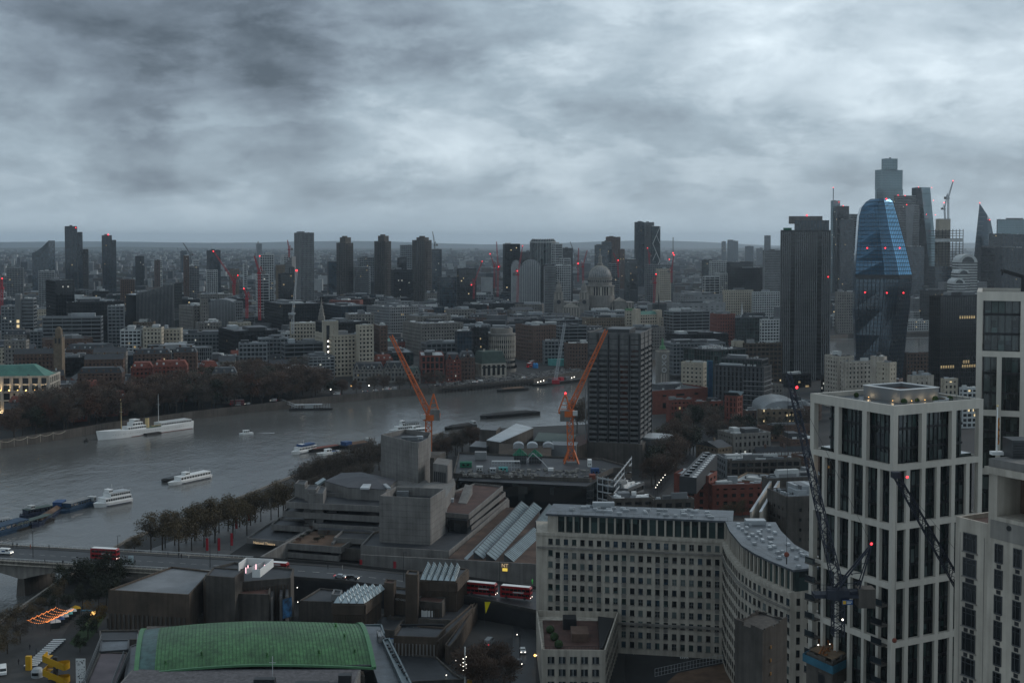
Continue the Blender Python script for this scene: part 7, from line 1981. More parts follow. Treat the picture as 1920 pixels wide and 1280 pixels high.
# roads in the near right corner
ps=[G(x,y,5) for x,y in ((958,1300),(1004,1300),(1006,1150),(980,1130),(950,1135),(962,1180))]
tag(MB().prism([(p.x,p.y) for p in ps],5.0,5.012).build('road','asphalt'),'dark service road left of the small stone block',kind='structure')
ps=[G(x,y,5) for x,y in ((1170,1300),(1560,1300),(1560,1230),(1355,1246),(1170,1215))]
tag(MB().prism([(p.x,p.y) for p in ps],5.0,5.01).build('road','asphalt'),'dark forecourt before the long stone block',kind='structure')
ps=[G(x,y,5) for x,y in ((1230,1300),(1270,1264),(1400,1238),(1520,1255),(1560,1300))]
tag(MB().prism([(p.x,p.y) for p in ps],5.0,5.5).build('ground','soil'),'bare earth of the excavated corner plot',kind='structure')
o=root('site_fence','pale mesh hoarding fence round the excavated corner plot','fence',G(1228,1268,5));q=lambda x,y:G(x,y,5)-o.location;mb=MB();pts=[q(1228,1268),q(1300,1252),q(1372,1238)]
for a_,c_ in zip(pts,pts[1:]):
 for k in range(12):p=a_+(c_-a_)*k/12;mb.bar(p,p+Vector((0,0,2.4)),.08)
 for z in (.1,1.2,2.4):mb.bar(a_+Vector((0,0,z)),c_+Vector((0,0,z)),.07)
mb.build('mesh_panel','crane_white',o,stuff=True)
for i,(pa,pb,lab) in enumerate((((1187,1226),(1200,1227),'white painted hatching in the forecourt near the small block'),((1276,1234),(1290,1236),'white painted hatching in the middle of the forecourt'))):
 A_=G(*pa,5.03);mb=MB()
 for k in range(5):mb.box(k*.55,0,0,k*.55+.3,2.2,.006)
 m_=mb.build('lane_marking','line');m_.location=A_;tag(m_,lab,kind='structure')
# ------------------------------------------------------------------ vehicles
WHL=MB().cone((0,-.11,0),(0,.11,0),.33,.33,12).mesh('wheel',MT['rubber'])
HL=MB().box(-.03,-.18,-.09,.03,.18,.09).mesh('headlight',MT['e_white']);TL=MB().box(-.03,-.15,-.08,.03,.15,.08).mesh('tail_light',MT['e_red'])
def car_mesh(kind):
 b=MB();L2=2.15
 prof={'car':[(-L2,.35),(-L2,.85),(-1.9,.95),(-1.35,1.0),(-.85,1.45),(.55,1.47),(1.05,1.02),(1.95,.88),(L2,.7),(L2,.35)],
   'van':[(-2.6,.4),(-2.6,2.1),(-2.5,2.25),(1.2,2.25),(1.6,2.1),(2.1,1.25),(2.6,1.1),(2.65,.4)],
   'cab':[(-2.2,.4),(-2.2,1.2),(-1.9,1.65),(.5,1.7),(.95,1.15),(2.0,1.05),(2.2,.8),(2.2,.4)]}[kind]
 w={'car':.88,'van':1.0,'cab':.88}[kind];k=len(prof)
 b.add([(x,-w+(.14 if z > 1.1 else 0),z) for x,z in prof]+[(x,w-(.14 if z > 1.1 else 0),z) for x,z in prof],[tuple(range(k))[::-1],tuple(range(k,2*k))]+[(i,(i+1) % k,k+(i+1) % k,k+i) for i in range(k)])
 g=MB()
 if kind == 'van':g.add([(1.66,-.84,2.02),(2.1,-.9,1.32),(2.1,.9,1.32),(1.66,.84,2.02)],[(0,1,2,3)]);g.box(.5,-1.02,1.35,1.5,-.99,1.95).box(.5,.99,1.35,1.5,1.02,1.95)
 else:
  x0,x1,zt_=(-.8,.5,1.38) if kind == 'car' else (-1.75,.45,1.6)
  for s_ in (-1,1):g.add([(x0-.35,s_*(w+.01),1.02),(x1+.42,s_*(w+.01),1.02),(x1,s_*(w-.13),zt_),(x0,s_*(w-.13),zt_)],[(0,1,2,3)[::1 if s_ < 0 else -1]])
  g.add([(x1+.12,-.7,zt_),(x1+.58,-.76,1.05),(x1+.58,.76,1.05),(x1+.12,.7,zt_)],[(0,1,2,3)])
 return b,g
CARM={k:car_mesh(k) for k in ('car','van','cab')};_cm={}
def vehicle(name,label,cat,px,py,z,yaw,kind='car',paint='cargrey',group=None,lit=True,xyz=None,tail=False):
 p=xyz or G(px,py,z);o=root(name,label,cat,p,yaw,group);key=(kind,paint)
 if key not in _cm:_cm[key]=(CARM[kind][0].mesh('body',MT[paint]),CARM[kind][1].mesh('window',MT['glass_dk']))
 inst('body',_cm[key][0],o);inst('window',_cm[key][1],o)
 L2=1.35 if kind != 'van' else 1.6
 for x in (-L2,L2):
  for y in (-.82,.82):inst('wheel',WHL,o,(x,y,.33))
 xe={'car':2.17,'van':2.67,'cab':2.22}[kind]
 if lit:
  for y in (-.6,.6):inst('headlight',HL,o,(xe,y,.72));inst('tail_light',TL,o,(-xe,y,.8))
 return o
def bus(label,px,py,z,yaw,group='red double-decker buses',xyz=None,single=False):
 p=xyz or G(px,py,z);o=root('bus',label,'bus',p,yaw,group);L2,hh=5.4,3.0 if single else 4.3
 n=[(-L2,.35),(-L2,hh-.2),(-L2+.2,hh),(L2-.35,hh),(L2,hh-.5),(L2,.35)];k=len(n)
 MB().add([(x,-1.25,z_) for x,z_ in n]+[(x,1.25,z_) for x,z_ in n],[tuple(range(k))[::-1],tuple(range(k,2*k))]+[(i,(i+1) % k,k+(i+1) % k,k+i) for i in range(k)]).build('body','busred',o)
 MB().box(-L2+.3,-1.15,hh,L2-.5,1.15,hh+.07).build('roof','white',o)
 for (za,zb_) in (((1.2,2.0),) if single else ((1.15,1.95),(2.75,3.6))):
  for s_ in (-1,1):
   for i in range(7):x=-L2+.5+i*1.45;MB().box(x,s_*1.26-.02,za,x+1.3,s_*1.26+.02,zb_).build('window','glass_dk',o)
  MB().box(L2-.02,-1.05,za,L2+.03,1.05,zb_).build('windscreen','glass_dk',o)
 MB().box(-.8,-1.29,2.15,3,-1.25,2.6).build('advert_panel','dirtywhite',o)
 for x in (-3.2,3.4):
  for y in (-1.15,1.15):inst('wheel',WHL,o,(x,y,.48),scale=(1.45,1.3,1.45))
 for y in (-.9,.9):inst('headlight',HL,o,(L2+.02,y,.8));inst('tail_light',TL,o,(-L2-.02,y,1.0))
 return o
yb=math.atan2(bd.y,bd.x)
bus('red double-decker bus crossing the bridge toward the near bank',197,1048,13.25,yb)
bus('red double-decker bus on the approach road beside the workshop wall',903,1114,11.6,yb-.1)
bus('red double-decker bus half hidden behind the long stone block',968,1121,11.2,yb-.1)
bus('red bus behind the white pavilion on the approach road',514,1068,13.0,yb,single=True)
vehicle('van','white and blue checked van at the left end of the bridge','van',11,1038,13.25,yb,'van','white')
MB().box(-1.2,-1.03,1.0,.2,-1.0,1.5).build('check_band','blue',bpy.data.objects[[o.name for o in COL.objects if o.name.startswith('van')][-1]])
vehicle('car','pale silver car on the approach road above the gallery','car',638,1083,12.6,yb,'car','cargrey')
vehicle('taxi','black cab following the silver car on the approach road','taxi',661,1086,12.6,yb,'cab','carblack')
vehicle('car','white car with lights driving on the service road by the small stone block','car',980,1222,5.02,-1.5,'car','white')
vehicle('car','dark car parked behind the white one on the service road','car',974,1244,5.02,-1.5,'car','carblack')
vehicle('van','grey van under the ramp wall by the yellow banner','van',917,1208,5.02,1.3,'van','midgrey')
for (px,py,paint,lab,yw) in ((1391,846,'white','first white car parked by the lawn',0),(1396,843,'white','second white car parked by the lawn beside the first',.1),(1404,844,'carblack','dark car parked last in the row by the lawn',0),(1292,952,'white','white car parked on the roof deck behind the stone block',.2)):
 vehicle('car',lab,'car',px,py,5.02 if px != 1292 else 18.0,yw,'car',paint,lit=False)
rg=random.Random(40)
# traffic on the far embankment
for i,(px,dy,kind,paint,lab) in enumerate(((487,6,'car','white','white car at the left end of the far embankment traffic'),(502,5,'car','white','second white car just ahead on the far embankment'),(538,7,'van','white','long white van above the pontoon on the far embankment'),(637,4,'van','white','white van with red tail lamps on the far embankment'),(684,5,'car','cargrey','silver car by a lit lamp on the far embankment'),(702,5,'car','white','white car right of the lit lamp on the far embankment'),(720,6,'van','white','white van near the end of the trees on the far embankment'),(734,6,'van','dirtywhite','off-white van nose to tail near the green hoarding'),(815,6,'van','cargrey','silver van at the works by the stone wall'),(895,8,'van','white','white van amid the bridge head works'),(885,9,'car','white','white car behind the works van'),(985,12,'car','white','white car waiting at the bridge head'))):
 x=(px-960)/2400*1090;y=interp(NB,x)+dy+4;vehicle('car' if kind != 'van' else 'van',lab,kind if kind != 'cab' else 'taxi',0,0,0,math.pi+.2,kind,paint,xyz=Vector((x,y,5.75)))
x=(435-960)/2400*985;bus('red bus under the bare trees of the far embankment',0,0,0,.2,xyz=Vector((x,interp(NB,x)+11,5.75)))
for i,(px,py) in enumerate(((1004,664),(1006,676),(997,684),(993,688))):bus(('farthest','second','third','nearest')[i]+' red bus queued at the far bridge head',px,py,7.5,1.2)
# ------------------------------------------------------------------ boats
def hull_me(L,Bm,H,bow=.28,stern=.9,sheer=.0,n=14,mat='white',rake=.05):
 mb=MB();st=[]
 for i in range(n+1):
  f=i/n;x=(f-.5)*L
  w=Bm/2*(min(1,stern+(1-stern)*f/.15) if f < .15 else 1 if f < 1-bow else max(.02,1-((f-1+bow)/bow) ** 2))
  h=H*(1+sheer*((f-.4) ** 2)*4);st.append((x,w,h))
 for x,w,h in st:xr=x+L*rake*max(0,(x/L+.5-.8)/.2);mb.v += [(xr,-w,h),(x,-w*.86,-.6),(x,w*.86,-.6),(xr,w,h)]
 for i in range(n):o=4*i;mb.f += [(o+1,o+5,o+4,o),(o+3,o+7,o+6,o+2),(o,o+4,o+7,o+3)]
 mb.f += [(0,3,2,1),(4*n,4*n+1,4*n+2,4*n+3)]
 return mb,st
def boat(name,label,pa,pb,Bm,H,hull='white',group=None,**kw):
 A_,B_=G(*pa,0),G(*pb,0);d_=B_-A_;L=d_.length;o=root(name,label,'boat',(A_+B_)/2,math.atan2(d_.y,d_.x),group)
 mb,st=hull_me(L,Bm,H,**kw);mb.build('hull',hull,o);return o,L
def cabin(o,x0,x1,w,z0,z1,mat='white',win=True,roof=None,n=None,name='cabin',wm_='glass_dk',rl=.15):
 MB().box(x0,-w,z0,x1,w,z1).build(name,mat,o)
 MB().box(x0-rl,-w-.12,z1,x1+rl,w+.12,z1+.14).build('cabin_roof',roof or mat,o)
 if win:
  n=n or max(2,int((x1-x0)/1.8));m=MB().box(0,-.03,0,(x1-x0)/n*.72,.03,(z1-z0)*.5).mesh('window',MT[wm_])
  for i in range(n):
   for s_ in (-1,1):inst('window',m,o,(x0+(x1-x0)*(i+.14)/n,s_*(w+.02),z0+(z1-z0)*.32))
def rail(o,x0,x1,w,z,mat='dirtywhite'):
 mb=MB()
 for s_ in (-1,1):
  mb.bar((x0,s_*w,z+1),(x1,s_*w,z+1),.06)
  k=int((x1-x0)/1.6)
  for i in range(k+1):mb.bar((x0+(x1-x0)*i/k,s_*w,z),(x0+(x1-x0)*i/k,s_*w,z+1),.05)
 mb.build('deck_rail',mat,o)
# white naval ship moored by the far wall (bow to the left)
o,L=boat('moored_ship','long white old naval ship with two masts and buff funnel moored by the far wall',(357,801),(184,825),10.5,4.2,bow=.25,stern=.75,sheer=.35,n=20,rake=.02)
MB().box(-L*.42,-4.4,4.0,L*.30,4.4,4.3).build('deck','shipgreen',o)
cabin(o,-L*.47,-L*.13,4.3,4.3,6.6,'white',roof='dirtywhite',n=18,wm_='glass_dk');cabin(o,L*.03,L*.22,3.6,4.3,6.6);cabin(o,L*.06,L*.17,3.2,6.74,9.0);cabin(o,L*.09,L*.15,3.0,9.14,11.0,n=4)
MB().cone((-L*.015,0,4.3),(-L*.015,0,11.0),1.5,1.4,14).build('funnel','funnel',o);MB().cone((-L*.015,0,11.0),(-L*.015,0,11.3),1.5,1.5,14).build('funnel_cap','black',o)
for x,ytop in ((L*.26,24),(-L*.14,27)):
 m_=MB().cone((x,0,4.3),(x,0,ytop),.28,.12,8).build('mast','funnel' if x > 0 else 'dirtywhite',o);mb=MB();mb.bar((x,-2.2,ytop*.72),(x,2.2,ytop*.72),.12);mb.bar((x,-1.2,ytop*.86),(x,1.2,ytop*.86),.1);mb.build('yard_arm','dirtywhite',m_)
for x in (-L*.06,-L*.10):MB().add([(x-2.2,2.6,5.6),(x+2.2,2.6,5.6),(x+1.8,3.6,5.0),(x-1.8,3.6,5.0),(x-2.2,4.4,5.6),(x+2.2,4.4,5.6)],[(0,1,2,3),(3,2,5,4),(1,0,4,5)]).build('lifeboat','funnel',o)
PH=MB().cone((0,-.04,0),(0,.04,0),.2,.2,8).mesh('porthole',MT['black'])
for i in range(34):
 x=-L*.42+L*.8*i/33
 for s_ in (-1,1):inst('porthole',PH,o,(x,s_*(5.18-(.0 if x < L*.24 else (x/L-.24) ** 1.4*22)),2.7))
mb=MB();mb.bar((-L*.47,5.1,.1),(L*.2,5.1,.1),.1,.4);mb.build('boot_topping','redbrick',o);rail(o,L*.25,L*.44,2.6,4.6)
pt=root('pontoon','black landing pontoon alongside the white naval ship','pontoon',G(286,814,0),math.atan2(*(lambda d:(d.y,d.x))(G(357,801,0)-G(184,825,0))));MB().box(-6,-2,-.5,6,2,1.2).build('float','darkhull',pt);MB().bar((-4,2,1.2),(10,4.2,4.3),.9,.3).build('gangway','dirtywhite',pt)
def cruiser(label,pa,pb,Bm,decks,hull='white',canopy='white',H=1.7,name='river_boat',openb=0):
 o,L=boat(name,label,pa,pb,Bm,H,hull,bow=.3,stern=.92,sheer=.12)
 w=Bm/2-.55;z=H
 cabin(o,-L*.46,L*.30,w,z,z+2.1,'white',roof='white',n=11);z += 2.25
 if decks > 1:cabin(o,-L*.44,L*.14,w-.3,z,z+2.0,'white' if openb == 0 else 'bluehull',roof=canopy,n=9);z += 2.15
 cabin(o,L*.04,L*.15,w*.6,z,z+1.6,'white',n=3);rail(o,-L*.45,L*.02,w-.1,z,'dirtywhite');MB().bar((0,0,z),(0,0,z+4),.12).build('mast','dirtywhite',o)
 mb=MB();mb.box(-L*.46,-Bm/2-.03,.25,L*.28,Bm/2+.03,.55);mb.build('rubbing_strake','navyhull',o);return o,L
def barge(label,pa,pb,Bm,H=1.8,mat='darkhull',load=None,name='barge',wheel=False,hatch=None):
 o,L=boat(name,label,pa,pb,Bm,H,mat,bow=.14,stern=.8,sheer=.08,rake=.01)
 MB().box(-L*.40,-Bm/2+.7,H-.15,L*.36,Bm/2-.7,H+.35).build('coaming',mat,o);MB().box(-L*.39,-Bm/2+.9,H+.36,L*.35,Bm/2-.9,H+.42).build('hold_cover',hatch or 'black',o)
 if load:MB().add([(-L*.38,-Bm/2+1,H+.4),(L*.34,-Bm/2+1,H+.4),(L*.34,Bm/2-1,H+.4),(-L*.38,Bm/2-1,H+.4),(-L*.3,0,H+1.6),(L*.26,0,H+1.5)],[(0,1,5,4),(1,2,5),(2,3,4,5),(3,0,4)]).build('cargo',load,o)
 if wheel:cabin(o,-L*.48,-L*.40,Bm*.28,H,H+2.4,'dirtywhite',n=2,name='wheelhouse')
 mb=MB()
 for x in (-L*.45,L*.42):mb.cone((x,-Bm*.3,H),(x,-Bm*.3,H+.6),.2,.2,6);mb.cone((x,Bm*.3,H),(x,Bm*.3,H+.6),.2,.2,6)
 mb.build('bollard','black',o,stuff=True);return o,L
cruiser('white river cruiser moored in midstream with a dark barge at its stern',(391,894),(318,910),6.5,1)
barge('small black barge lying beyond the midstream cruiser',(345,894),(306,905),6,1.5)
o,L=cruiser('white two-deck restaurant boat with flat awning roof at the end of the blue barges',(241,939),(178,951),8,2,canopy='roof_lt',H=1.9)
o,L=barge('blue barge with long deckhouse beside the restaurant boat',(176,944),(112,963),7,1.6,'bluehull',wheel=True);cabin(o,-L*.3,L*.3,2.6,1.9,4.2,'bluehull',roof='midgrey',n=8)
o,L=barge('dark blue workboat with rusty deck gear and red chest',(118,952),(60,990),6.5,1.8,'navyhull',load='soil');cabin(o,-L*.46,-L*.3,2.2,1.8,4.6,'blue',n=3)
o,L=barge('navy houseboat with pale cabin roof',(100,960),(37,972),6,1.5,'navyhull');cabin(o,-L*.4,L*.34,2.3,1.6,3.8,'navyhull',roof='greenroof',n=9);cabin(o,L*.1,L*.22,1.6,3.9,5.4,'dirtywhite',n=2)
o,L=barge('blue covered barge nearest the lower left edge of the frame',(48,988),(-30,1010),8,1.8,'bluehull');cabin(o,-L*.45,L*.4,3.2,1.9,4.4,'bluehull',roof='bluehull',n=6)
o,L=barge('white houseboat moored at the left edge behind the blue barge',(24,984),(-40,992),6,1.4,'dirtywhite');cabin(o,-L*.4,L*.4,2.4,1.6,3.8,'white',roof='midgrey',n=10)
o,L=barge('flat grey pontoon roofed in green between the moored barges',(96,975),(22,998),5,1.2,'darkhull');MB().box(-L*.45,-2,3.2,L*.45,2,3.5).build('canopy','greenroof',o);mb=MB()
for k in range(8):
 for s_ in (-1.8,1.8):mb.bar((-L*.43+L*.86*k/7,s_,1.2),(-L*.43+L*.86*k/7,s_,3.2),.12)
mb.build('canopy_post','grey',o,stuff=True)
o,L=cruiser('white pleasure boat with blue canopy at the head of the black barge',(590,844),(548,852),6,1);MB().box(-L*.4,-2.4,4.3,L*.2,2.4,5.4).build('canopy','blue',o)
barge('long black barge between the pleasure boat and the tug',(640,838),(575,848),7,1.6,hatch='redbrick')
o,L=boat('launch','small white launch with blue deck beside the long black barge',(636,848),(595,854),4.5,1.3,'white',sheer=.2);cabin(o,-L*.1,L*.14,1.4,1.4,3.2,'white',n=2);MB().box(-L*.42,-1.7,1.32,-L*.12,1.7,1.5).build('deck_cover','blue',o)
o,L=barge('rusty black barge with cargo and blue hut moored midstream',(694,833),(638,842),8,2.0,load='soil',wheel=True);cabin(o,L*.2,L*.4,2.6,2,4.4,'blue',win=False)
cruiser('white cruise boat half hidden behind the large fly tower',(786,806),(732,811),7,2,canopy='darkgrey')
cruiser('darker cruise boat just in front of the half hidden white one',(800,812),(760,815),6,1,canopy='navy')
barge('low black barge near the trees by the second orange crane',(890,799),(834,806),7,1.7,load='darkhull',wheel=True)
barge('very long black barge alone in midstream',(1008,776),(901,785),10,2.4,load='darkhull')
barge('dark barge against the far wall below the works',(988,731),(932,735),8,2.2,load='soil')
o,L=boat('launch','tiny white launch heading along the far shore with a wake',(474,813),(449,815),3.6,1.1,'white');cabin(o,-L*.2,L*.22,1.2,1.1,2.8,'white',n=3)
mb=MB();rg=random.Random(2);A_=G(476,812,.03)
mb.add([(A_.x,A_.y,.03),(A_.x+14,A_.y+.5,.03),(A_.x+14,A_.y+3,.03)],[(0,1,2)]);tag(mb.build('boat_wake',M('foam',(.42,.44,.45),.6,.4,.6)),'pale foam wake behind the tiny launch',kind='stuff')
o=root('pier_pontoon','steel passenger pier pontoon with canopies by the far wall','pier',G(583,768,0),.14);MB().box(-17,-4,-.5,17,4,1.4).build('float','darkhull',o);mb=MB()
for k in range(14):
 for s_ in (-3.4,3.4):mb.bar((-15+30*k/13,s_,1.4),(-15+30*k/13,s_,4.2),.18)
for s_ in (-3.4,3.4):
 for z in (2.4,4.2):mb.bar((-15,s_,z),(15,s_,z),.16)
mb.build('canopy_frame','crane_white',o,stuff=True);MB().box(-13,-3,4.3,9,3,4.5).build('canopy','roof_lt',o);MB().box(-5,-2,1.4,2,2,3.8).build('shelter','dirtywhite',o);mb=MB();mb.truss((-10,4,2),(-24,18,6),1.8,12,.2);mb.build('gangway_lattice','crane_white',o,stuff=True)
BUOY=root('buoy','small dark mooring buoy left of the white naval ship','buoy',G(162,828,0));MB().lathe((0,0,-.4),[(1.6,0),(1.9,.8),(1.6,1.6),(.3,1.8),(.25,3.4)],10).build('body','darkhull',BUOY)
# crane barge with white lattice jib and works at the far bridge head
o,L=barge('crane barge with red machinery under the white lattice jib',(1092,713),(1000,724),14,2.0,'darkhull')
for (x,m_) in ((-6,'red'),(2,'red'),(-14,'grey'),(8,'darkgrey')):MB().box(x,-2,2.2,x+5,2,5.5).build('machinery_house',m_,o)
for k in range(9):inst('deck_lamp',WHT1,o,(-L*.42+L*.84*k/8,-5.5+(k % 3)*3,3.4),scale=(.45,.45,.45))
for (xa,xb,lab) in ((1029,1062,'first teal sheeted scaffold box at the bridge head'),(1063,1090,'second teal sheeted scaffold box further along')):
 A_,B_=G(xa,690,5.6),G(xb,688,5.6);t_=root('site_enclosure',lab,'enclosure',(A_.x,A_.y+12,5.6),.1);MB().box(0,0,0,B_.x-A_.x,9,7.5).build('sheeting','teal',t_);MB().box(-.3,-.3,7.5,B_.x-A_.x+.3,9.3,7.9).build('roof_sheet','teal',t_)
for i,px in enumerate((1002,1006)):p=G(px,692,6);t_=root('site_silo',('left','right')[i]+' one of two bright blue silos at the bridge head works','silo',(p.x,p.y+3,5.6));MB().lathe((0,0,0),[(1.7,0),(1.7,5.4),(.5,6.4)],12).build('drum',M('silo_blue',(.03,.22,.5),.5) if i == 0 else bpy.data.materials['silo_blue'],t_)
rg=random.Random(12);mb=MB()
for _ in range(420):
 x=rg.uniform(-75,70);y=interp(NB,x)+rg.uniform(3,55);s_=rg.uniform(.5,2.2);z=gz(x,y);mb.box(x,y,z,x+s_*1.6,y+s_,z+s_*rg.uniform(.3,1.1))
tag(mb.build('building_material',MT.get('site_mat2') or M('works_material',(.22,.21,.20),.8,.8,.35)),'clutter of works material and barriers at the far bridge head',kind='stuff')
MB_=MB();x0=G(830,736,0);x1=G(1000,720,0)
jt=root('works_jetty','dark temporary works jetty on piles along the far wall','jetty',(x0.x,x0.y-6,0));d_=x1-x0;MB().prism([(0,0),(d_.x,d_.y-4),(d_.x,d_.y+9),(0,9)],2.6,4.4).build('deck','darkhull',jt);mb=MB()
for k in range(30):f=k/29;mb.cone((d_.x*f,(d_.y-4)*f+.5,-1),(d_.x*f,(d_.y-4)*f+.5,3),.3,.3,6);mb.bar((d_.x*f,(d_.y-4)*f+.5,3),(d_.x*f,(d_.y-4)*f+.5,6.4),.2)
mb.build('pile','darkhull',jt,stuff=True)
# far footbridge piers seen between the towers
p=G(1600,650,0);q=G(1745,644,0);fb_=root('footbridge','thin low footbridge over the far reach of the river','footbridge',(p.x-60,p.y,0));d_=q-p;mb=MB();mb.bar((0,0,9),(d_.x+130,d_.y,9),3,.7);mb.build('deck','midgrey',fb_);mb=MB()
for f in (.2,.55,.85):mb.cone((d_.x*f+60,d_.y*f,-1),(d_.x*f+60,d_.y*f,9),1.6,1.2,8)
mb.build('pier','concrete',fb_,stuff=True)
# ------------------------------------------------------------------ cranes
def luffer(label,base,pivot,tip,d,col,w=1.8,afr=None,cw=None,zb=None,dt=None,lamps=(),thick=.26,group=None,cross=False,cab=True,name='tower_crane'):
 """luffing crane given by screen points of mast foot, slewing ring and jib tip at distance d"""
 P0,P1,P2=D(*base,d),D(*pivot,d),D(*tip,dt or d);o=root(name,label,'crane',P0,0,group);p1,p2=P1-P0,P2-P0
 n=max(6,int(p1.length/(w*1.1)));mb=MB();mb.truss((0,0,0),(p1.x,p1.y,p1.z),w,n,thick);mb.build('mast_lattice',col,o)
 n=max(10,int((p2-p1).length/(w*.85)));mb=MB();mb.truss(p1+Vector((0,0,w*.7)),p2,w*.85,n,thick*.85,w2=w*.45);mb.build('jib_lattice',col,o)
 side=-1 if p2.x > p1.x else 1
 MB().box(p1.x-w*.9,p1.y-w*.8,p1.z-w*.5,p1.x+w*.9,p1.y+w*.8,p1.z+w*.5).build('slewing_unit',col,o)
 back=p1+Vector((side*w*1.9,0,.2*w));MB().bar(p1,back,w*.9,w*.35).build('counter_jib',col,o)
 af=(D(*afr,d)-P0) if afr else p1+Vector((side*w*.8,0,w*3.6));mb=MB()
 for s_ in (-.4,.4):mb.bar(p1+Vector((-side*w*.2,s_*w,w*.4)),af+Vector((0,s_*w*.4,0)),thick*1.3);mb.bar(back+Vector((0,s_*w,w*.2)),af+Vector((0,s_*w*.4,0)),thick)
 for k in range(1,5):f=k/5;q=p1+(af-p1)*f;mb.bar(q+Vector((0,-.35*w,0)),q+Vector((0,.35*w,0)),thick*.8);q2=back+(af-back)*f;mb.bar(q,q2,thick*.6)
 mb.build('a_frame',col,o)
 c_=(D(*cw,d)-P0) if cw else back+Vector((side*w*.3,0,w*.1));MB().box(c_.x-w*.8,c_.y-w*.75,c_.z-w*.9,c_.x+w*.8,c_.y+w*.75,c_.z+w*.9).build('counterweight','concrete' if col != 'navy' else 'concrete_dark',o)
 if cab:MB().box(p1.x-side*w*.9-w*.4,p1.y-w*1.3,p1.z-w*.2,p1.x-side*w*.9+w*.4,p1.y-w*.7,p1.z+w*.6).build('cab','dirtywhite' if col != 'navy' else 'navy',o)
 mb=MB();mb.bar(af,p2,thick*.25);mb.build('luffing_rope','black',o)
 if cross:
  mb=MB()
  for (a_,b_) in ((-1,-1),(1,-1),(1,1),(-1,1)):mb.bar((a_*w*1.5,b_*w*1.5,0),(a_*w*.45,b_*w*.45,w*3),thick*1.4);mb.bar((a_*w*1.5,b_*w*1.5,.1),(-a_*w*1.5,b_*w*1.5,.1),thick)
  mb.build('foot_brace',col,o);MB().box(-w*.9,-w*1.7,.1,w*.9,-w*.7,w*1.2).build('ballast_block','midgrey',o)
 for (px,py,rr) in lamps:redlamp(o,D(px,py,d-1.5)-P0,rr)
 return o,p1,p2
luffer('orange tower crane rising behind the large fly tower, jib leaning left',(803,860),(804,782),(733,629),690,'orange',3.2,afr=(813,738),cw=(816,777),thick=.5)
luffer('orange tower crane on braced feet at the site, jib leaning right',(1071,876),(1068,775),(1137,618),655,'orange',3.0,afr=(1060,737),cw=(1059,779),thick=.48,cross=True,lamps=((1060,737,.5),))
for (lab,b_,p_,t_,d,c_,w,lm) in (
 ('red crane at the far left edge of the city',(3,590),(3,540),(4,522),1500,'red',2.6,((4,522,1.2),)),
 ('red crane with jib up to the left behind the sloping office',(439,552),(437,527),(401,472),1900,'red',2.6,((400,471,1.6),)),
 ('red crane with short upright jib beside the long leaning one',(439,553),(440,530),(446,516),1890,'red',2.2,((446,516,1.4),)),
 ('thin grey crane above the brown brick tower',(357,500),(357,478),(343,455),2500,'grey',2.0,()),
 ('tall red crane in front of the white gridded office',(487,600),(486,512),(477,480),1450,'red',2.2,((487,480,1.2),)),
 ('short red crane left of the tall red one',(463,596),(463,560),(458,541),1450,'red',2.2,((457,541,1.2),)),
 ('thin red crane on the sloping grey wedge',(542,482),(542,468),(539,450),1990,'red',2.0,()),
 ('slim grey crane on the dark blue glass tower',(815,468),(815,460),(811,434),2450,'grey',2.0,()),
 ('tall red crane with upright jib by the arched roofs',(933,556),(934,505),(931,453),1900,'red',2.4,((935,500,1.2),)),
 ('red crane leaning left of the tall upright one',(927,540),(927,500),(919,476),2000,'red',2.0,((919,476,1.2),)),
 ('small red crane before the black cube office',(888,560),(889,532),(904,490),1850,'red',2.0,((884,534,1.4),(904,490,1.0))),
 ('red crane with lamps under the round-arched office roof',(970,566),(971,515),(980,461),1800,'red',2.4,((970,508,1.3),(980,461,1.0))),
 ('first of two red cranes left of the dome',(1084,528),(1084,497),(1085,465),1990,'red',2.2,((1084,494,1.6),)),
 ('second of two red cranes, jib leaning right toward the dome',(1094,534),(1093,500),(1101,469),1960,'red',2.2,()),
 ('thin blue-grey crane above the white striped tower',(1078,500),(1078,480),(1069,453),2600,'grey',1.9,()),
 ('red crane against the brown tower behind the dome',(1160,520),(1158,494),(1150,474),2200,'red',2.0,((1159,488,1.5),)),
 ('red crane before the cream office with lit crown',(1226,570),(1228,530),(1231,515),1850,'red',2.4,((1230,514,1.4),)),
 ('red crane low behind the thin radio mast',(1259,530),(1259,510),(1263,480),2100,'red',2.2,((1264,478,1.6),(1255,486,1.4))),
 ('thin red crane in front of the pale twin tower',(1218,500),(1217,480),(1214,466),2400,'red',1.8,((1214,465,1.2),)),
 ('white crane on top of the tan concrete core',(1778,412),(1778,372),(1787,340),2300,'crane_white',2.4,((1787,339,1.7),)),
 ('smaller white crane beside the first on the tan core',(1772,412),(1771,392),(1776,366),2295,'crane_white',2.0,((1770,380,1.5),)),
):
 luffer(lab,b_,p_,t_,d,c_,w,lamps=lm,thick=.42 if d < 2100 else .5,cab=False)
# white lattice crane on the far bank, and the barge crane
luffer('white lattice crane standing before the courthouse and the glass offices',(549,625),(549,588),(557,507),1300,'crane_white',2.2,afr=(541,590),cw=(545,594),lamps=((556,507,.9),),thick=.34)
o=root('barge_crane','tall pale lattice boom of the crane barge at the far bridge head','crane',D(1041,716,1180));mb=MB();mb.truss((0,0,0),D(1059,605,1180)-o.location,2.8,34,.36,w2=2.0);mb.build('boom_lattice','crane_white',o);MB().box(-3,-2.5,-1.5,4,3,2).build('cab','red',o)
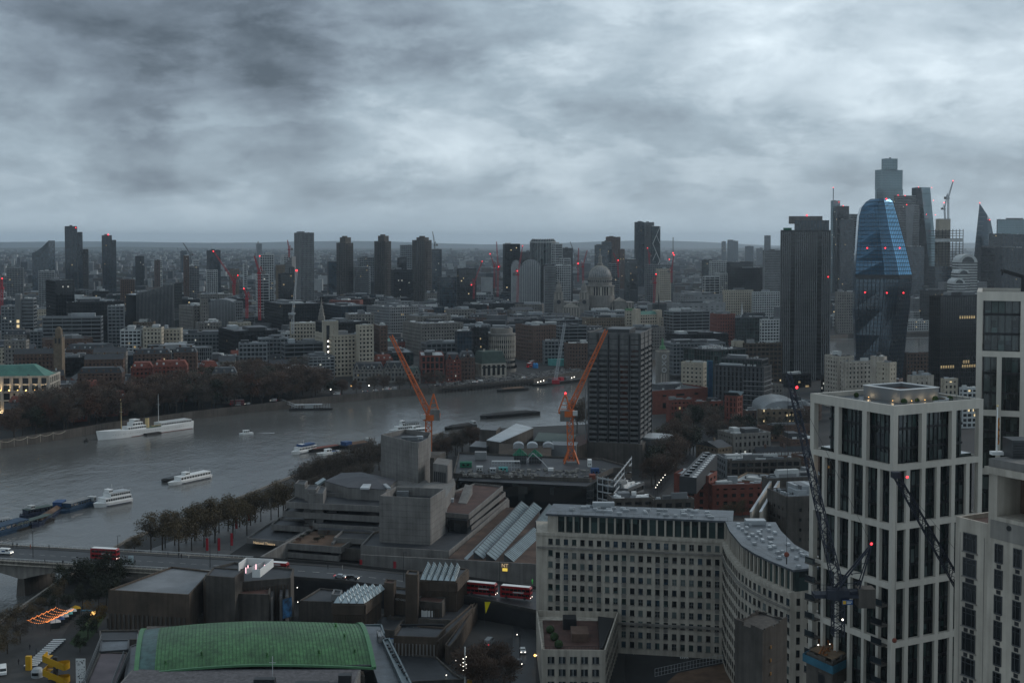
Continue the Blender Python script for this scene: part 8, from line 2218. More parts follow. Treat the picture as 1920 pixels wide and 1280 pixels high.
# dark blue site crane in front of the near tower
o,p1,p2=luffer('dark blue tower crane standing before the near residential tower, jib reaching up',(1571,1190),(1571,1112),(1478,700),205,'navy',1.7,afr=(1634,1020),cw=(1622,1118),dt=236,thick=.17,lamps=((1634,1019,.2),))
P0=o.location;b_=D(1494,726,234)-P0;redlamp(o,b_,.24);q=D(1590,1128,203)-P0
MB().box(q.x-.95,q.y-.12,q.z-.42,q.x+.75,q.y,q.z+.35).build('name_board','blue',o);MB().box(q.x-.85,q.y-.16,q.z-.3,q.x-.35,q.y-.13,q.z+.22).build('board_emblem','yellow',o)
mb=MB();mb.box(q.x-.25,q.y-.16,q.z+.02,q.x+.6,q.y-.13,q.z+.14).box(q.x-.25,q.y-.16,q.z-.2,q.x+.45,q.y-.13,q.z-.08);mb.build('board_lettering','dirtywhite',o)
MB().box(p1.x-4,-1.2,p1.z-.5,p1.x+3.8,1.2,p1.z+.1).build('machine_deck','navy',o);mb=MB()
for s_ in (-1.2,1.2):
 mb.bar((p1.x-4,s_,p1.z+1.1),(p1.x+3.8,s_,p1.z+1.1),.06)
 for k in range(9):mb.bar((p1.x-4+k*.97,s_,p1.z),(p1.x-4+k*.97,s_,p1.z+1.1),.05)
mb.build('guard_rail','navy',o);inst('work_lamp',WHT1,o,D(1580,1161,204)-P0,scale=(.16,.16,.16))
hk=D(1471,1044,234)-P0;mb=MB();mb.bar(p2,(p2.x,p2.y,hk.z),.06);mb.build('hoist_rope','black',o);MB().ball((p2.x,p2.y,hk.z),.5,8).build('hook_ball','redbrick',o);MB().bar((p2.x,p2.y,hk.z-.6),(p2.x,p2.y,hk.z-1.8),.18).build('hook','black',o)
o,p1,p2=luffer('dark blue crane jib crossing the near tower from behind the stone tower',(1842,1330),(1842,1190),(1681,893),216,'navy',1.9,thick=.2,lamps=((1701,894,.2),))
P0=o.location;hk=D(1678,1200,216)-P0;mb=MB();mb.bar(p2,(p2.x,p2.y,hk.z),.05);mb.build('hoist_rope','black',o);MB().ball((p2.x,p2.y,hk.z),.42,8).build('hook_ball','redbrick',o);MB().box(p2.x-.8,p2.y-.8,p2.z-.2,p2.x+.6,p2.y+.8,p2.z+.8).build('jib_head','navy',o)
# ------------------------------------------------------------------ concrete cores of the building site
def core(label,pts,zt_,zb,jag=True,seed=1):
 ps=[G(x,y,zt_) for x,y in pts];r=root('concrete_core',label,'concrete core',(ps[0].x,ps[0].y,zb));P=[(p.x-ps[0].x,p.y-ps[0].y) for p in ps];H=zt_-zb
 MB().prism(P,0,H).build('shaft','concrete_dark',r);rg=random.Random(seed);n=len(P)
 A=sum(P[i][0]*P[(i+1) % n][1]-P[(i+1) % n][0]*P[i][1] for i in range(n));Q=P if A > 0 else P[::-1]
 for i in range(n):
  a_,c_=Vector(Q[i]),Vector(Q[(i+1) % n]);L=(c_-a_).length;k=max(2,int(L/1.1))
  for j in range(k):
   s_,e=a_+(c_-a_)*j/k,a_+(c_-a_)*(j+.97)/k;MB().wall(s_,e,H,H+rg.uniform(.15,1.1),.35).build('wall_starter','concrete_dark',r)
  mb=MB();nn=(c_-a_).normalized();nn=Vector((nn.y,-nn.x))*.02
  for z in range(1,int(H/2.7)):mb.bar((a_.x+nn.x,a_.y+nn.y,H-z*2.7),(c_.x+nn.x,c_.y+nn.y,H-z*2.7),.04,.07)
  mb.build('pour_joint','concrete_dark',r,stuff=True)
 for (f,z) in ((.45,H-5),(.45,H-11)):
  a_,c_=Vector(P[0]),Vector(P[1]);p=a_+(c_-a_)*f;d_=(c_-a_).normalized()
 return r,P,H
r,P,H=core('bare concrete lift core with jagged top before the curved wing',[(1378,1168),(1430,1186),(1476,1164),(1424,1148)],47,5,seed=2)
for k in range(3):
 a_,c_=Vector(P[1]),Vector(P[2]);m_=a_+(c_-a_)*.3;d_=(c_-a_).normalized();MB().bar((m_.x,m_.y-.05,H-4-k*3),(m_.x+d_.x*.5,m_.y+d_.y*.5-.05,H-4-k*3),.3,.7).build('spray_mark',M('spray_orange',(.3,.16,.05)) if k == 0 else bpy.data.materials['spray_orange'],r)
r,P,H=core('second concrete core with blue edge screens under the dark blue crane',[(1512,1225),(1562,1247),(1622,1216),(1572,1196)],52,5,seed=3)
b0=r.location
mb=MB();q=[Vector(p) for p in P];c_=sum((Vector((p.x,p.y)) for p in q),Vector((0,0)))/4
for i in range(4):
 a_,e=c_+(q[i]-c_)*1.12,c_+(q[(i+1) % 4]-c_)*1.12;mb.bar((a_.x,a_.y,H-.6),(e.x,e.y,H-.6),.12,1.5)
mb.build('edge_screen','blue_sheet',r,stuff=True)
MB().prism([tuple(c_+(p-c_)*.86) for p in q],H+.6,H+.9).build('formwork_deck','wood',r);mb=MB()
rg=random.Random(8)
for k in range(26):
 f,g_=rg.uniform(-.8,.8),rg.uniform(-.8,.8);p=c_+(q[1]-c_)*f*.7+(q[2]-c_)*g_*.7;mb.bar((p.x,p.y,H+.9),(p.x+rg.uniform(-1,1),p.y+rg.uniform(-1,1),H+1.2+rg.random()),.3)
mb.build('formwork_beam',M('formwork_orange',(.22,.085,.03),.8,.4,1),r,stuff=True)
MB().prism([tuple(q[0]+(q[1]-q[0])*.45+Vector((0,-.03))),tuple(q[0]+(q[1]-q[0])*.7+Vector((0,-.03))),tuple(q[0]+(q[1]-q[0])*.7+Vector((.3,.6))),tuple(q[0]+(q[1]-q[0])*.45+Vector((.3,.6)))],H-12,H-2.5).build('door_opening','black',r)
for k in range(4):f=.2+.2*k;p=q[0]+(q[2]-q[0])*f;inst('work_lamp',WHT1,r,(p.x,p.y,H+1.6),scale=(.13,.13,.13))
r,P,H=core('lowest concrete core at the bottom edge beside the near tower',[(1680,1282),(1710,1296),(1748,1278),(1718,1264)],44,5,seed=5)
# ------------------------------------------------------------------ near left corner: yellow stair, stripes, festoon
p=G(100,1282,5);r=root('yellow_stair','bright yellow zigzag stair tower on the riverside terrace','stair',p);mb=MB()
zt_=D(100,1222,p.y).z-5;w_=D(121,1250,p.y).x-D(83,1250,p.y).x;x0=-w_/2
MB().box(x0+w_*.4,1.6,0,x0+w_*.6,2.4,zt_-2).build('core_wall','darkgrey',r);SM=MT['yellow']
nfl=2;hz_=(zt_-1.2)/nfl
for k in range(nfl):
 za=zt_-1.0-k*hz_;zb_=za-hz_*.62
 MB().add([(x0,0,za-1.9),(x0+w_,0,zb_-1.9),(x0+w_,0,zb_),(x0,0,za),(x0,.15,za-1.9),(x0+w_,.15,zb_-1.9),(x0+w_,.15,zb_),(x0,.15,za)],[(0,1,2,3),(7,6,5,4),(3,2,6,7),(1,0,4,5),(0,3,7,4),(2,1,5,6)]).build('flight_balustrade','yellow',r)
 n=8;mb=MB()
 for i in range(n+1):
  a=-math.pi/2+math.pi*i/n
  for z in (zb_-1.9,zb_):mb.v.append((x0+w_+math.cos(a)*1.3-.2,2.0+2.0*math.sin(a),z))
 for i in range(n):mb.f.append((2*i,2*i+2,2*i+3,2*i+1))
 mb.build('landing_balustrade','yellow',r);MB().box(x0+w_-2.2,.1,zb_-1.3,x0+w_+.6,3.9,zb_-1.1).build('landing','yellow',r)
 MB().add([(x0,3.9,za-hz_-.9),(x0+w_,3.9,zb_-1.9),(x0+w_,3.9,zb_),(x0,3.9,za-hz_+.9)],[(0,1,2,3)]).build('rear_balustrade','yellow',r)
 MB().box(x0-.2,.05,za-1.25,x0+1.5,4,za-1.1).build('landing','yellow',r);MB().box(x0-.2,.05,za-1.9,x0,4,za).build('landing_balustrade','yellow',r)
o=root('yellow_post','small yellow ticket kiosk post left of the yellow stair','kiosk',G(54,1255,5));MB().box(-.8,-.6,0,.8,.6,4.2).build('body','yellow',o);MB().box(-.5,-.65,1.6,.5,-.6,3).build('panel','yellow',o)
o=root('silver_kiosk','silver rounded food kiosk at the foot of the yellow stair','kiosk',G(70,1268,5));MB().lathe((0,0,0),[(1.7,0),(1.8,1.6),(1.3,2.6),(.2,3.0)],14).build('body','roof_lt',o);MB().box(-.9,-1.95,.9,.9,-1.7,1.7).build('hatch','glass_dk',o)
p0,p1=G(58,1247,5.6),G(111,1199,5.6)
TB=MB().box(-2.0,-.36,.62,2.0,.36,.78).mesh('table_top',MT['white']);TBL=MB().box(-1.7,-.4,0,-1.5,.4,.62).box(1.5,-.4,0,1.7,.4,.62).mesh('trestle',MT['darkgrey']);BEN=MB().box(-1.8,-.18,.4,1.8,.18,.48).mesh('bench',MT['blue'])
for i in range(14):
 p=p0+(p1-p0)*i/13;o=root('picnic_table','long white picnic table with blue bench in the terrace row','table',(p.x,p.y,5.02),.12,'white tables in a row on the riverside terrace');s_=1.0
 inst('table_top',TB,o);inst('trestle',TBL,o);inst('bench',BEN,o,(0,-1.0,0))
# festoon lights on poles
p0,p1=G(86,1165,9),G(138,1141,9);d_=p1-p0;nn=Vector((-d_.y,d_.x,0)).normalized()*7
FB=MB().ball((0,0,0),.11,5).mesh('bulb',MT['e_orange']);fe=root('festoon_lights','glowing orange festoon lights strung over the riverside market','festoon lights',(p0.x,p0.y,5));mb=MB()
for k in range(7):
 a_=d_*k/6+Vector((0,0,4));c_=a_+nn;mb.bar((a_.x,a_.y,0),(a_.x,a_.y,4),.08);mb.bar((c_.x,c_.y,0),(c_.x,c_.y,4),.08)
 for j in range(11):f=j/10;q=a_+(c_-a_)*f-Vector((0,0,3*f*(1-f)));inst('bulb',FB,fe,q)
 if k < 6:
  for s_ in (a_,c_):
   for j in range(9 if s_ is a_ else 5):f=j/(9 if s_ is a_ else 5);q=s_+d_/6*f-Vector((0,0,1.2*f*(1-f)));inst('bulb',FB,fe,q)
mb.build('pole','black',fe,stuff=True)
STM=MB().box(-1.5,-1.2,0,1.5,1.2,2.2);st_cols=('dirtywhite','blue','dirtywhite','teal','dirtywhite','yellow')
for i in range(6):
 p=G(104+i*7.5,1176-i*5.2,5);o=root('market_stall',('pale','blue','white peaked','teal','off-white','yellow')[i]+' roofed market stall under the festoon lights','stall',p,.4);MB().box(-1.4,-1.1,0,1.4,1.1,2.0).build('booth','darkgrey',o);MB().add([(-1.7,-1.4,2),(1.7,-1.4,2),(1.7,1.4,2),(-1.7,1.4,2),(0,0,3)],[(0,1,4),(1,2,4),(2,3,4),(3,0,4),(3,2,1,0)]).build('canopy',st_cols[i],o)
o=root('lit_awning','small amber lit awning left of the grey-roofed hall','awning',G(170,1152,6));MB().box(-3,-.8,1.4,1.5,.8,1.6).build('canopy','blue_sheet',o);MB().box(.2,-.85,.2,1.4,.8,1.3).build('lit_panel','e_warm',o);MB().box(-3,-.6,0,-2.8,.6,1.4).build('post','darkgrey',o)
ps=[G(x,y,5) for x,y in ((-40,1290),(60,1290),(130,1170),(190,1130),(150,1110),(90,1150),(0,1200),(-60,1260))]
tag(MB().prism([(p.x,p.y) for p in ps],5.0,5.012).build('pavement','pave'),'dark paved riverside promenade below the bridge',kind='structure')
ps=[G(x,y,5) for x,y in ((236,1046),(420,1046),(545,962),(548,925),(400,985))]
tag(MB().prism([(p.x,p.y) for p in ps],5.0,5.012).build('pavement',M('riverside_paving',(.10,.097,.094),.5,.25,.3)),'paved riverside walk under the plane trees',kind='structure')
ps=[G(x,y,5) for x,y in ((150,1215),(176,1190),(200,1150),(165,1160),(130,1205))]
MB().prism([(p.x,p.y) for p in ps],5.0,5.05).build('lawn','lawn');tag([o for o in COL.objects if o.name.startswith('lawn')][-1],'dark green sloping lawn beside the riverside promenade',kind='structure')
mb=MB();
for a_,c_ in zip(SB[1:8],SB[2:9]):mb.wall((a_.x,a_.y),(c_.x,c_.y),-2,6.1,-.8)
tag(mb.build('river_wall','stone2'),'low stone river wall of the near bank',kind='structure')
o=root('art_panel','white panel with black doodles standing by the hall wing','panel',G(152,1282,5));MB().box(-1.4,-.2,0,1.4,.1,7.5).build('board','white',o);mb=MB();rg=random.Random(3)
for k in range(60):x,z=rg.uniform(-1.2,1.1),rg.uniform(.3,7.1);mb.box(x,-.22,z,x+rg.uniform(.1,.35),-.2,z+rg.uniform(.05,.3))
mb.build('doodle_print','black',o,stuff=True)
o=root('white_van','white and blue van parked at the lower left edge','van',G(6,1262,5),-1.2);inst('body',CARM['van'][0].mesh('body',MT['white']),o);inst('window',CARM['van'][1].mesh('window',MT['glass_dk']),o)
for x in (-1.6,1.6):
 for y in (-.82,.82):inst('wheel',WHL,o,(x,y,.33))
MB().box(-1.8,-1.03,.9,.3,-1.0,1.5).build('side_print','blue',o)
# flags, banners, lamps
for i,(px,py) in enumerate(((386,1042),(408,1042),(432,1032),(441,1000),(464,985))):
 p=G(px,py,5);o=root('banner',('leftmost','second','third','fourth','farthest')[i]+' tall red banner on the riverside walk under the trees','banner',p,0,'red banners of the riverside walk');MB().bar((0,0,0),(0,0,7.5),.12).build('pole','darkgrey',o);MB().box(.08,-.03,2.2,1.1,.03,7.4).build('cloth','red',o)
o=root('banner','bright yellow triangular banner hanging by the service road','banner',G(914,1150,9));MB().add([(-.9,0,4),(1.0,0,4),(-.6,0,0),(-.9,.1,4),(1.0,.1,4),(-.6,.1,0)],[(0,2,1),(3,4,5),(0,1,4,3),(1,2,5,4),(2,0,3,5)]).build('cloth',M('banner_yellow',(.75,.62,.01),.6),o);MB().bar((-1,.05,-4),(-1,.05,4.3),.12).build('pole','darkgrey',o)
o=root('light_mast','white lighting mast with cluster of lamps on the terrace','mast',G(872,1290,6));zt_=D(870,1212,o.location.y).z-6;MB().cone((0,0,0),(0,0,zt_),.28,.2,8).build('pole','white',o)
for k in range(8):inst('lamp',WHT1,o,((-.5,.35)[k % 2],-.3,zt_*.45+k*.55),scale=(.13,.13,.13))
MB().box(.6,-.4,0,2.0,.4,2.6).build('base_box','yellow',o)
for i,(px,yb_,yt_,z) in enumerate(((62,1044,995,13.3),(221,1048,1004,13.3),(394,1064,1001,13.0),(757,1090,1035,12.2),(937,1115,1052,11.4),(975,1240,1180,5))):
 p=G(px,yb_,z);q=D(px,yt_,p.y);o=root('street_lamp','tall dark lamp post ' +('at the left end of the bridge','beside the bus on the bridge','where the bridge meets the near bank','left of the right pyramid block','beside the lit letter sign','on the service road by the small stone block')[i],'street lamp',p);hh=q.z-z;MB().cone((0,0,0),(0,0,hh),.14,.08,8).build('pole','black',o);MB().bar((0,0,hh),(.9,0,hh+.1),.1).build('arm','black',o);MB().box(.5,-.12,hh-.05,1.2,.12,hh+.08).build('lamp_head','darkgrey',o)
for i,(px,py,z) in enumerate(((870,1138,9),(884,1123,10),(886,1130,9),(814,1221,7),(817,1213,8),(852,1237,7),(861,1246,7),(834,1265,7),(555,1101,12),(556,1128,9),(777,1137,12),(815,1138,12),(916,1201,6),(982,1152,6),(967,1189,6),(1003,1228,6))):
 p=G(px,py,z);street_lamp(p.x,p.y,z-3.2,'small lit white lamp among the concrete terraces','lamps of the concrete terraces',.5,r_=.15)
p=G(1003,1229,8);o=root('traffic_beacon','amber beacon at the kerb by the small stone block','beacon',(p.x,p.y,5));MB().bar((0,0,0),(0,0,3),.12).build('pole','darkgrey',o);inst('globe',WRM1,o,(0,0,3.2),scale=(.4,.4,.4))
o=root('billboard','small pale lit poster board on the bridge footway','poster board',G(246,1061,13.3));MB().box(-1.1,-.15,.9,1.1,.15,4.2).build('frame','darkgrey',o);MB().box(-1.0,-.19,1.0,1.0,-.16,4.1).build('poster_sheet','pyr',o);MB().bar((0,0,0),(0,0,.9),.2).build('post','darkgrey',o)
for i,(px,dy,lab) in enumerate(((649,14,'warm lamp high on the stone mansion block'),(682,5,'white lamp by the wall right of the white van'),(563,30,'faint lamp in the dark trees'),(617,3,'white lamp over the passenger pier'),(20,6,'warm lamp on the river wall at the far left'))):
 x=(px-960)/2400*1060;y=interp(NB,x)+dy;street_lamp(x,y,gz(x,y),lab,None,1.0,lit=i != 0 and i != 4,r_=.5)
# festoon along the far wall on the left
A_,B_=G(0,838,7),G(122,818,7);fw=root('festoon_string','pale string of lamps along the far river wall at the left','lamp string',A_);mb=MB();d_=B_-A_
for k in range(5):
 a_,c_=d_*k/5,d_*(k+1)/5;mb.bar((a_.x,a_.y+1,-1),(a_.x,a_.y+1,4),.16)
 for j in range(6):f,g_=j/6,(j+1)/6;u=a_+(c_-a_)*f;v_=a_+(c_-a_)*g_;mb.bar((u.x,u.y+1,3.6-5*f*(1-f)),(v_.x,v_.y+1,3.6-5*g_*(1-g_)),.22)
mb.build('cable','cream',fw)
# ------------------------------------------------------------------ people
def person_mesh(mat,seed):
 rg=random.Random(seed);mb=MB();
 def tubes(pts):
  for (p,q,a,b_) in pts:mb.cone(p,q,a,b_,7)
 o=len(mb.v);rings=[(.0,.10),(.08,.11),(.45,.12),(.85,.17),(.98,.19),(1.15,.18),(1.38,.23),(1.46,.16),(1.5,.07),(1.56,.07),(1.6,.1),(1.68,.115),(1.76,.09),(1.8,.02)]
 mb.lathe((0,0,0),[(r_,z) for z,r_ in rings],10);mb.v=[(x*1.0,y*(.72 if z < 1.48 else 1),z) for x,y,z in mb.v]
 for s_ in (-1,1):mb.cone((s_*.2,0,1.4),(s_*.28,.06,1.1),.065,.05,6);mb.cone((s_*.28,.06,1.1),(s_*.26,-.1,.85),.05,.035,6)
 return mb.mesh('person',MT[mat])
PMS=[person_mesh('clothes',1),person_mesh('clothes',2)]
spots=[(32,1025,13.35,'in dark clothes at the far railing of the bridge'),(57,1028,13.35,'in a rusty coat on the bridge beside the lamp post'),(92,1029,13.35,'alone on the far footway of the bridge'),(24,1025,13.35,'close behind the other walker at the bridge end'),(84,1056,13.35,'on the near footway of the bridge'),(118,1058,13.35,'right of the other walker on the near footway'),(315,1043,13.35,'walking by the bridge rail near the trees'),(335,1045,13.35,'in a group by the bridge rail under the trees'),(340,1046,13.35,'at the right of the group by the bridge rail'),(354,1047,13.35,'in pale clothes near the end of the bridge'),(998,1094,10.8,'in a bright green safety jacket by the workshop wall'),(68,1225,5.05,'standing on the riverside promenade by the white tables'),(56,1217,5.05,'walking away along the riverside promenade'),(35,1245,5.05,'at the lower left of the promenade'),(538,1060,12.6,'waiting on the road footway by the theatre'),(615,1066,12.6,'on the pavement below the theatre terraces'),(642,1068,12.6,'with a pale bag on the pavement by the street wall')]
for i,(px,py,z,lab) in enumerate(spots):
 o=inst('person',PMS[i % 2],None,G(px,py,z),(0,0,i*1.3));tag(o,'person ' +lab,'person','people on foot')
 if 'green' in lab:o.data=PMS[0].copy();o.data.materials[0]=M('safety_green',(.1,.8,.12),.6)
 if 'rusty' in lab:o.data=PMS[0].copy();o.data.materials[0]=M('rusty_coat',(.25,.07,.04),.8)
 if 'pale' in lab:o.data=PMS[0].copy();o.data.materials[0]=M('pale_coat',(.4,.38,.35),.8)
# ------------------------------------------------------------------ trees
def crown_mesh(seed,mat,n,size,bare):
 rg=random.Random(seed);mb=MB();lobes=[]
 for _ in range(11):
  a,q=rg.uniform(0,6.28),rg.random() ** .6*.26;lobes.append(((math.cos(a)*q,math.sin(a)*q,rg.uniform(.36,.84)),rg.uniform(.11,.2)))
 for _ in range(n):
  (c_,r_)=rg.choice(lobes);v_=Vector((rg.gauss(0,1),rg.gauss(0,1),rg.gauss(0,1))).normalized()*r_*(rg.random() ** .45) ;p=Vector(c_)+Vector((v_.x,v_.y,v_.z*.95))
  if bare:
   d_=(p-Vector((0,0,.38))).normalized()+Vector((rg.gauss(0,.45),rg.gauss(0,.45),rg.gauss(0,.45)));d_.normalize();s_=d_.orthogonal().normalized();s_=(s_*math.cos(rg.random()*6.3)+d_.cross(s_)*math.sin(rg.random()*6.3));L=size*rg.uniform(1.2,2.6);w=size*.22
   mb.add([p,p+d_*L+s_*w,p+d_*L*.9-s_*w],[(0,1,2)])
  else:
   a=Vector((rg.gauss(0,1),rg.gauss(0,1),rg.gauss(0,1))).normalized();b_=a.orthogonal().normalized();c2=a.cross(b_);s_=size*rg.uniform(.5,1.2);mb.add([p+b_*s_,p+c2*s_*.8,p-b_*s_*.9,p-c2*s_*.6],[(0,1,2,3)])
 return mb.mesh('crown',MT[mat])
def trunk_mesh(seed):
 rg=random.Random(seed);mb=MB();mb.cone((0,0,0),(0,0,.34),.018,.013,7)
 def grow(p,d_,L,r_,k):
  q=p+d_*L;mb.cone(p,q,r_,r_*.62,5)
  if k:
   for _ in range(3):nd=(d_+Vector((rg.gauss(0,.5),rg.gauss(0,.5),rg.gauss(.1,.35)))).normalized();grow(q,nd,L*rg.uniform(.6,.85),r_*.6,k-1)
 for _ in range(4):a=rg.uniform(0,6.28);grow(Vector((0,0,rg.uniform(.26,.34))),Vector((math.cos(a)*.55,math.sin(a)*.55,1)).normalized(),.17,.009,3)
 return mb.mesh('trunk',MT['bark'])
MT['twig']=M('bare_twigs',(.10,.082,.066),.95,.35,.12);MT['twig_red']=M('rusty_leaves',(.085,.036,.02),.95,.3,.12);MT['leaf_olive']=M('olive_leaves',(.085,.064,.034),.9,.35,.15);MT['leaf_dark']=M('dark_leaves',(.022,.027,.016),.9,.35,.15);MT['leaf_gold']=M('golden_leaves',(.13,.075,.018),.9,.3,.15);MT['twig_brown']=M('brown_canopy',(.105,.07,.052),.95,.4,.1)
TRK=[trunk_mesh(k) for k in range(4)]
CRN={}
for nm,mat,n,s_,bare in (('bare','twig',2300,.032,True),('brown','twig_brown',3000,.036,True),('rust','twig_red',1500,.022,False),('olive','leaf_olive',1900,.018,False),('dark','leaf_dark',1900,.022,False),('gold','leaf_gold',1500,.02,False)):
 CRN[nm]=[crown_mesh(hash_+13,mat,n,s_,bare) for hash_ in range(3)]
WORD={'bare':'bare grey-brown plane tree','brown':'brown winter plane tree','rust':'rust red autumn tree','olive':'thinly leaved olive plane tree','dark':'dense dark evergreen tree','gold':'golden autumn tree'}
tc_=[0]
def tree(kind,x,y,h,where,group,z=None,wide=1.0):
 i=tc_[0];tc_[0] += 1;rg=random.Random(i*7+1)
 o=root('tree',f'{WORD[kind]} {where}','tree',(x,y,gz(x,y) if z is None else z),rg.uniform(0,6.28),group);s_=h;w=h*wide*rg.uniform(.9,1.15)
 inst('trunk',TRK[i % 4],o,scale=(w,w,s_));inst('crown',CRN[kind][i % 3],o,scale=(w,w,s_));return o
rg=random.Random(99)
def pick():u=rg.random();return 'brown' if u < .62 else 'bare' if u < .86 else 'rust' if u < .95 else 'dark'
x=-470.0
while x <-62:
 for off_ in (6,17,30):
  if off_ > 20 and (rg.random() < .25 or x >-165) or off_ > 10 and x >-140:continue
  xx=x+rg.uniform(-2,2);px,_=topx(xx,interp(NB,xx)+off_,8)
  if px <-30:continue
  if off_ < 20 and (235 < px < 300 and 0):continue
  tree(pick() if px > 180 else rg.choice(('brown','dark','rust','bare')),xx,interp(NB,xx)+off_+rg.uniform(-2,2),(rg.uniform(21,27) if px < 600 else rg.uniform(12,16)) if px > 120 else rg.uniform(16,21),'in the row along the far river wall','trees along the far river wall',wide=1.2)
 x += rg.uniform(9.5,12.5)
n=0
for _ in range(900):
 if n >= 135:break
 xx=rg.uniform(-400,-95);off_=rg.uniform(38,150);y=interp(NB,xx)+off_;px,py=topx(xx,y,gz(xx,y))
 if px < 60 or px > 690:continue
 if px < 420 and off_ > 90:continue
 if px > 575 and off_ > 62-(px-575)*.5:continue
 if not free(xx,y,0,3,3):continue
 FOOT.append((xx,y,0,3.4,3.4));n += 1
 tree(pick(),xx,y,rg.uniform(22,29),'in the dark gardens behind the river wall','trees of the far bank gardens',wide=1.2)
for (px,py,kind,h,lab) in ((95,792,'gold',15,'by the flood-lit white building'),(150,782,'rust',16,'left of the white naval ship'),(200,790,'rust',12,'behind the bow of the white naval ship'),(30,785,'dark',14,'before the flood-lit white building'),(60,800,'dark',10,'under the wall string of lamps'),(355,690,'rust',16,'beside the red brick court'),(265,790,'bare',18,'behind the masts of the naval ship')):
 p=G(px,py,6);tree(kind,p.x,p.y,h,lab,None,wide=1.15)
for (px,py,kind,h,lab,z) in ((1075,612,'rust',17,'below the cathedral steps',None),(1022,606,'rust',15,'left of the cathedral west front',None),(848,590,'rust',18,'among roofs left of the grand stone hall',None),(1290,528,'rust',15,'on the roofs near the white bright office',None),(70,632,'rust',14,'in a court left of the brown church tower',None),(1140,700,'dark',10,'at the bridge head',None)):
 p=G(px,py,14);tree(kind,p.x,p.y,h,lab,None,wide=1.2)
# near bank riverside rows
def along(pa,pb,n,kind,h,where,group,jit=1.5,z=5.0,wide=1.0):
 A_,B_=G(*pa,5),G(*pb,5)
 for i in range(n):p=A_+(B_-A_)*(i+.5)/n;tree(kind if isinstance(kind,str) else rg.choice(kind),p.x+rg.uniform(-jit,jit),p.y+rg.uniform(-jit,jit),rg.uniform(*h),where,group,z=z,wide=wide)
along((278,1036),(545,962),20,'olive',(15,19),'in the riverside row beside the theatre','plane trees of the near riverside walk')
along((320,1042),(470,1000),6,'olive',(15,18),'in the second riverside row by the red banners','second row of near riverside planes')
along((560,935),(735,872),20,'bare',(15,19),'in the riverside row behind the theatre','bare trees behind the theatre')
along((575,945),(700,905),8,'bare',(12,15),'in the inner row behind the theatre','inner bare trees behind the theatre')
along((806,872),(895,836),12,('brown','bare'),(13,17),'between the fly tower and the studio sheds','bare trees by the studio sheds',4)
along((850,846),(960,826),5,'bare',(8,10),'on the river edge behind the studio sheds','bare river edge trees behind the sheds',3)
along((1070,818),(1100,806),3,'bare',(22,26),'at the river beside the spandrel tower','bare trees beside the spandrel tower')
p=G(252,1036,6);tree('olive',p.x,p.y,9,'alone at the end of the bridge',None,z=5);p=G(240,1034,6);tree('olive',p.x,p.y,6,'small beside the lone one at the bridge end',None,z=5)
for (px,py,kind,h) in ((120,1118,'dark',18),(150,1112,'dark',20),(178,1118,'dark',21),(205,1112,'dark',22),(225,1104,'dark',19),(185,1140,'dark',15),(155,1142,'dark',13),(130,1150,'dark',11),(108,1138,'olive',14),(92,1152,'dark',13),(200,1135,'dark',14),(215,1125,'dark',16)):
 p=G(px,py,5);tree(kind,p.x,p.y,h*.72,'in the clump where the bridge lands','dark trees at the bridge landing',z=5,wide=1.1)
for (px,py,kind,h) in ((8,1195,'olive',9),(30,1180,'olive',9),(52,1172,'olive',8),(14,1225,'olive',9),(-8,1240,'olive',10),(38,1205,'bare',8),(70,1160,'olive',8),(-20,1210,'dark',10)):
 p=G(px,py,5);tree(kind,p.x,p.y,h,'on the promenade edge at the lower left','trees of the lower left promenade',z=5,wide=1.2)
for (px,py,kind,h,lab) in ((182,1185,'gold',11,'beside the hall wing'),(165,1198,'dark',9,'on the sloping lawn'),(405,1165,'dark',7,'under the foyer block'),(425,1160,'olive',6,'by the foyer block wall'),(150,1222,'dark',6,'below the sloping lawn')):
 p=G(px,py,5);tree(kind,p.x,p.y,h,lab,None,z=5,wide=1.2)
for (px,py) in ((890,1290),(925,1275),(945,1296),(905,1300)):p=G(px,py,5);tree('brown',p.x,p.y,rg.uniform(11,14),'beside the service road at the bottom edge','bare trees of the service road',z=5,wide=1.2)
for i in range(36):
 px,py=rg.choice(((1240,880),(1255,860),(1270,842),(1282,826),(1300,812),(1230,900),(1290,846),(1262,880),(1244,838)));p=G(px+rg.uniform(-12,12),py+rg.uniform(-12,12),5);tree(rg.choice(('brown','bare','brown','dark')),p.x,p.y,rg.uniform(14,20),'along the street right of the spandrel tower','trees of the tree-lined street',z=5,wide=1.1)
for i in range(26):
 p=G(rg.uniform(1335,1510),rg.uniform(806,834),5)
 if not free(p.x,p.y,0,2,2):continue
 tree(rg.choice(('brown','dark','dark','bare')),p.x,p.y,rg.uniform(12,18),'in the square behind the brick terrace','trees of the square by the brick terrace',z=5,wide=1.15)
for (px,py) in ((1375,950),(1392,946),(1360,952)):p=G(px,py,18);tree('olive',p.x,p.y,9,'before the long red brick wing','small olive trees by the red brick wing',z=12,wide=1.2)
for i in range(7):p=G(1580+i*13,733+rg.uniform(-3,3),5);tree(rg.choice(('dark','brown')),p.x,p.y,rg.uniform(9,14),'below the buff flats by the blue tower','trees below the buff flats',z=5,wide=1.2)
for i in range(9):p=G(1300+i*8,795+rg.uniform(-6,4),5);tree(rg.choice(('dark','brown')),p.x,p.y,rg.uniform(13,17),'by the white walled hall','trees by the white walled hall',z=5,wide=1.15)
# garden shrubs on the theatre terrace
for i in range(8):p=G(560+i*9,1015-(i % 4)*7,11.3);tree('rust' if i % 3 == 0 else 'dark',p.x,p.y,rg.uniform(1.6,2.6),'low on the theatre garden terrace','shrubs of the theatre garden terrace',z=11.0,wide=2.2)
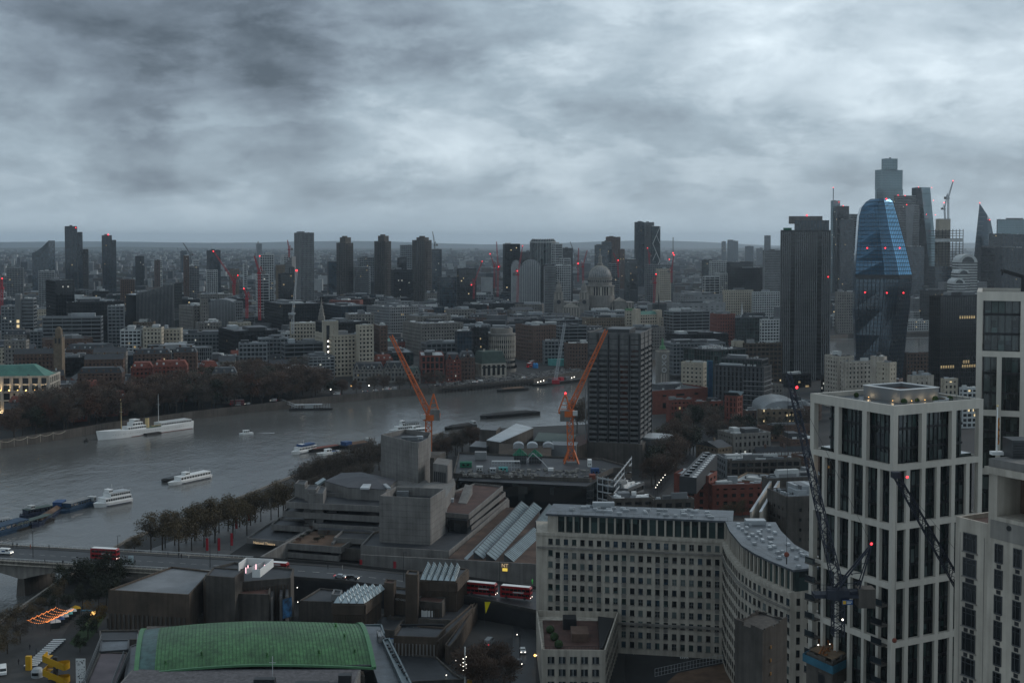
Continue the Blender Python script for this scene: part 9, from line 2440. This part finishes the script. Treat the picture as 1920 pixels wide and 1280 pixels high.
# filler roofs of the near bank behind the stone block and round the right-hand blocks
rgf=random.Random(5)
for i,(px,py) in enumerate([(x,y) for y in (735,760,785,860,905,945) for x in range(1180,1560,38)]+[(x,y) for y in (700,720,745) for x in range(1560,1840,40)]):
 p=G(px+rgf.uniform(-10,10),py+rgf.uniform(-8,8),5);w,l,h=rgf.uniform(14,26),rgf.uniform(12,20),rgf.uniform(8,15)
 yaw=rad(rgf.choice((8,20,62)))
 cx,cy_=p.x+math.cos(yaw)*w/2,p.y+math.cos(yaw)*l/2
 if not free(cx,cy_,yaw,w/2,l/2) or p.y > interp(SB,p.x)-30 or (px < 1345 and 780 < py < 935):continue
 sty=rgf.choice(('brick','yellowbrick','grey','bands','dglass','stone'));r=root('street_block',None,'building',(p.x,p.y,4.7),yaw,'low blocks of the near bank')
 facade(r,w,l,h,sty);roofkit(r,w,l,h,sty,rgf.choice(('roof','roof_wet','roof_lt','roof_dk')),2,rgf);claim(p.x,p.y,yaw,w,l,2)
 lm=min(((1242,690,'slim letter tower'),(1390,700,'charcoal apartment block'),(1515,650,'tall dark ribbed tower'),(1660,600,'curved blue tower'),(1300,880,'red brick flats'),(1440,850,'brown brick terrace'),(1790,650,'black glass office')),key=lambda q:abs(q[0]-px)+abs(q[1]-py))
 r['label']=f'low {dict(brick="brown brick", yellowbrick="buff brick", grey="grey clad", bands="dark banded", dglass="dark glass", stone="grey stone")[sty]} block {"right of" if px > lm[0] else "left of"} the {lm[2]}, {"near" if py > 850 else "set back"} row {i % 7 + 1 if 0 else ""}'.replace(' row ','')

# ------------------------------------------------------------------ tell repeats apart by their place in the row
ORD='first second third fourth fifth sixth seventh eighth ninth tenth eleventh twelfth thirteenth fourteenth fifteenth sixteenth seventeenth eighteenth nineteenth twentieth'.split()
TEN={2:'twenty',3:'thirty',4:'forty',5:'fifty',6:'sixty',7:'seventy'}
def ordinal(i):return ORD[i-1] if i <= 20 else f'{TEN[i // 10]}-{ORD[i % 10 - 1]}' if i % 10 else TEN[i // 10][:-1]+'ieth'
same={}
for o in COL.objects:
 if o.parent is None and o.get('category') and o.get('label'):same.setdefault(' '.join(o['label'].split()[:12]),[]).append(o)
for lab,os_ in same.items():
 if len(os_) < 2:continue
 os_.sort(key=lambda o:topx(*o.location)[0])
 for i,o in enumerate(os_):o['label']=' '.join(lab.split()[:12])+f', {ordinal(i + 1)} from the left'
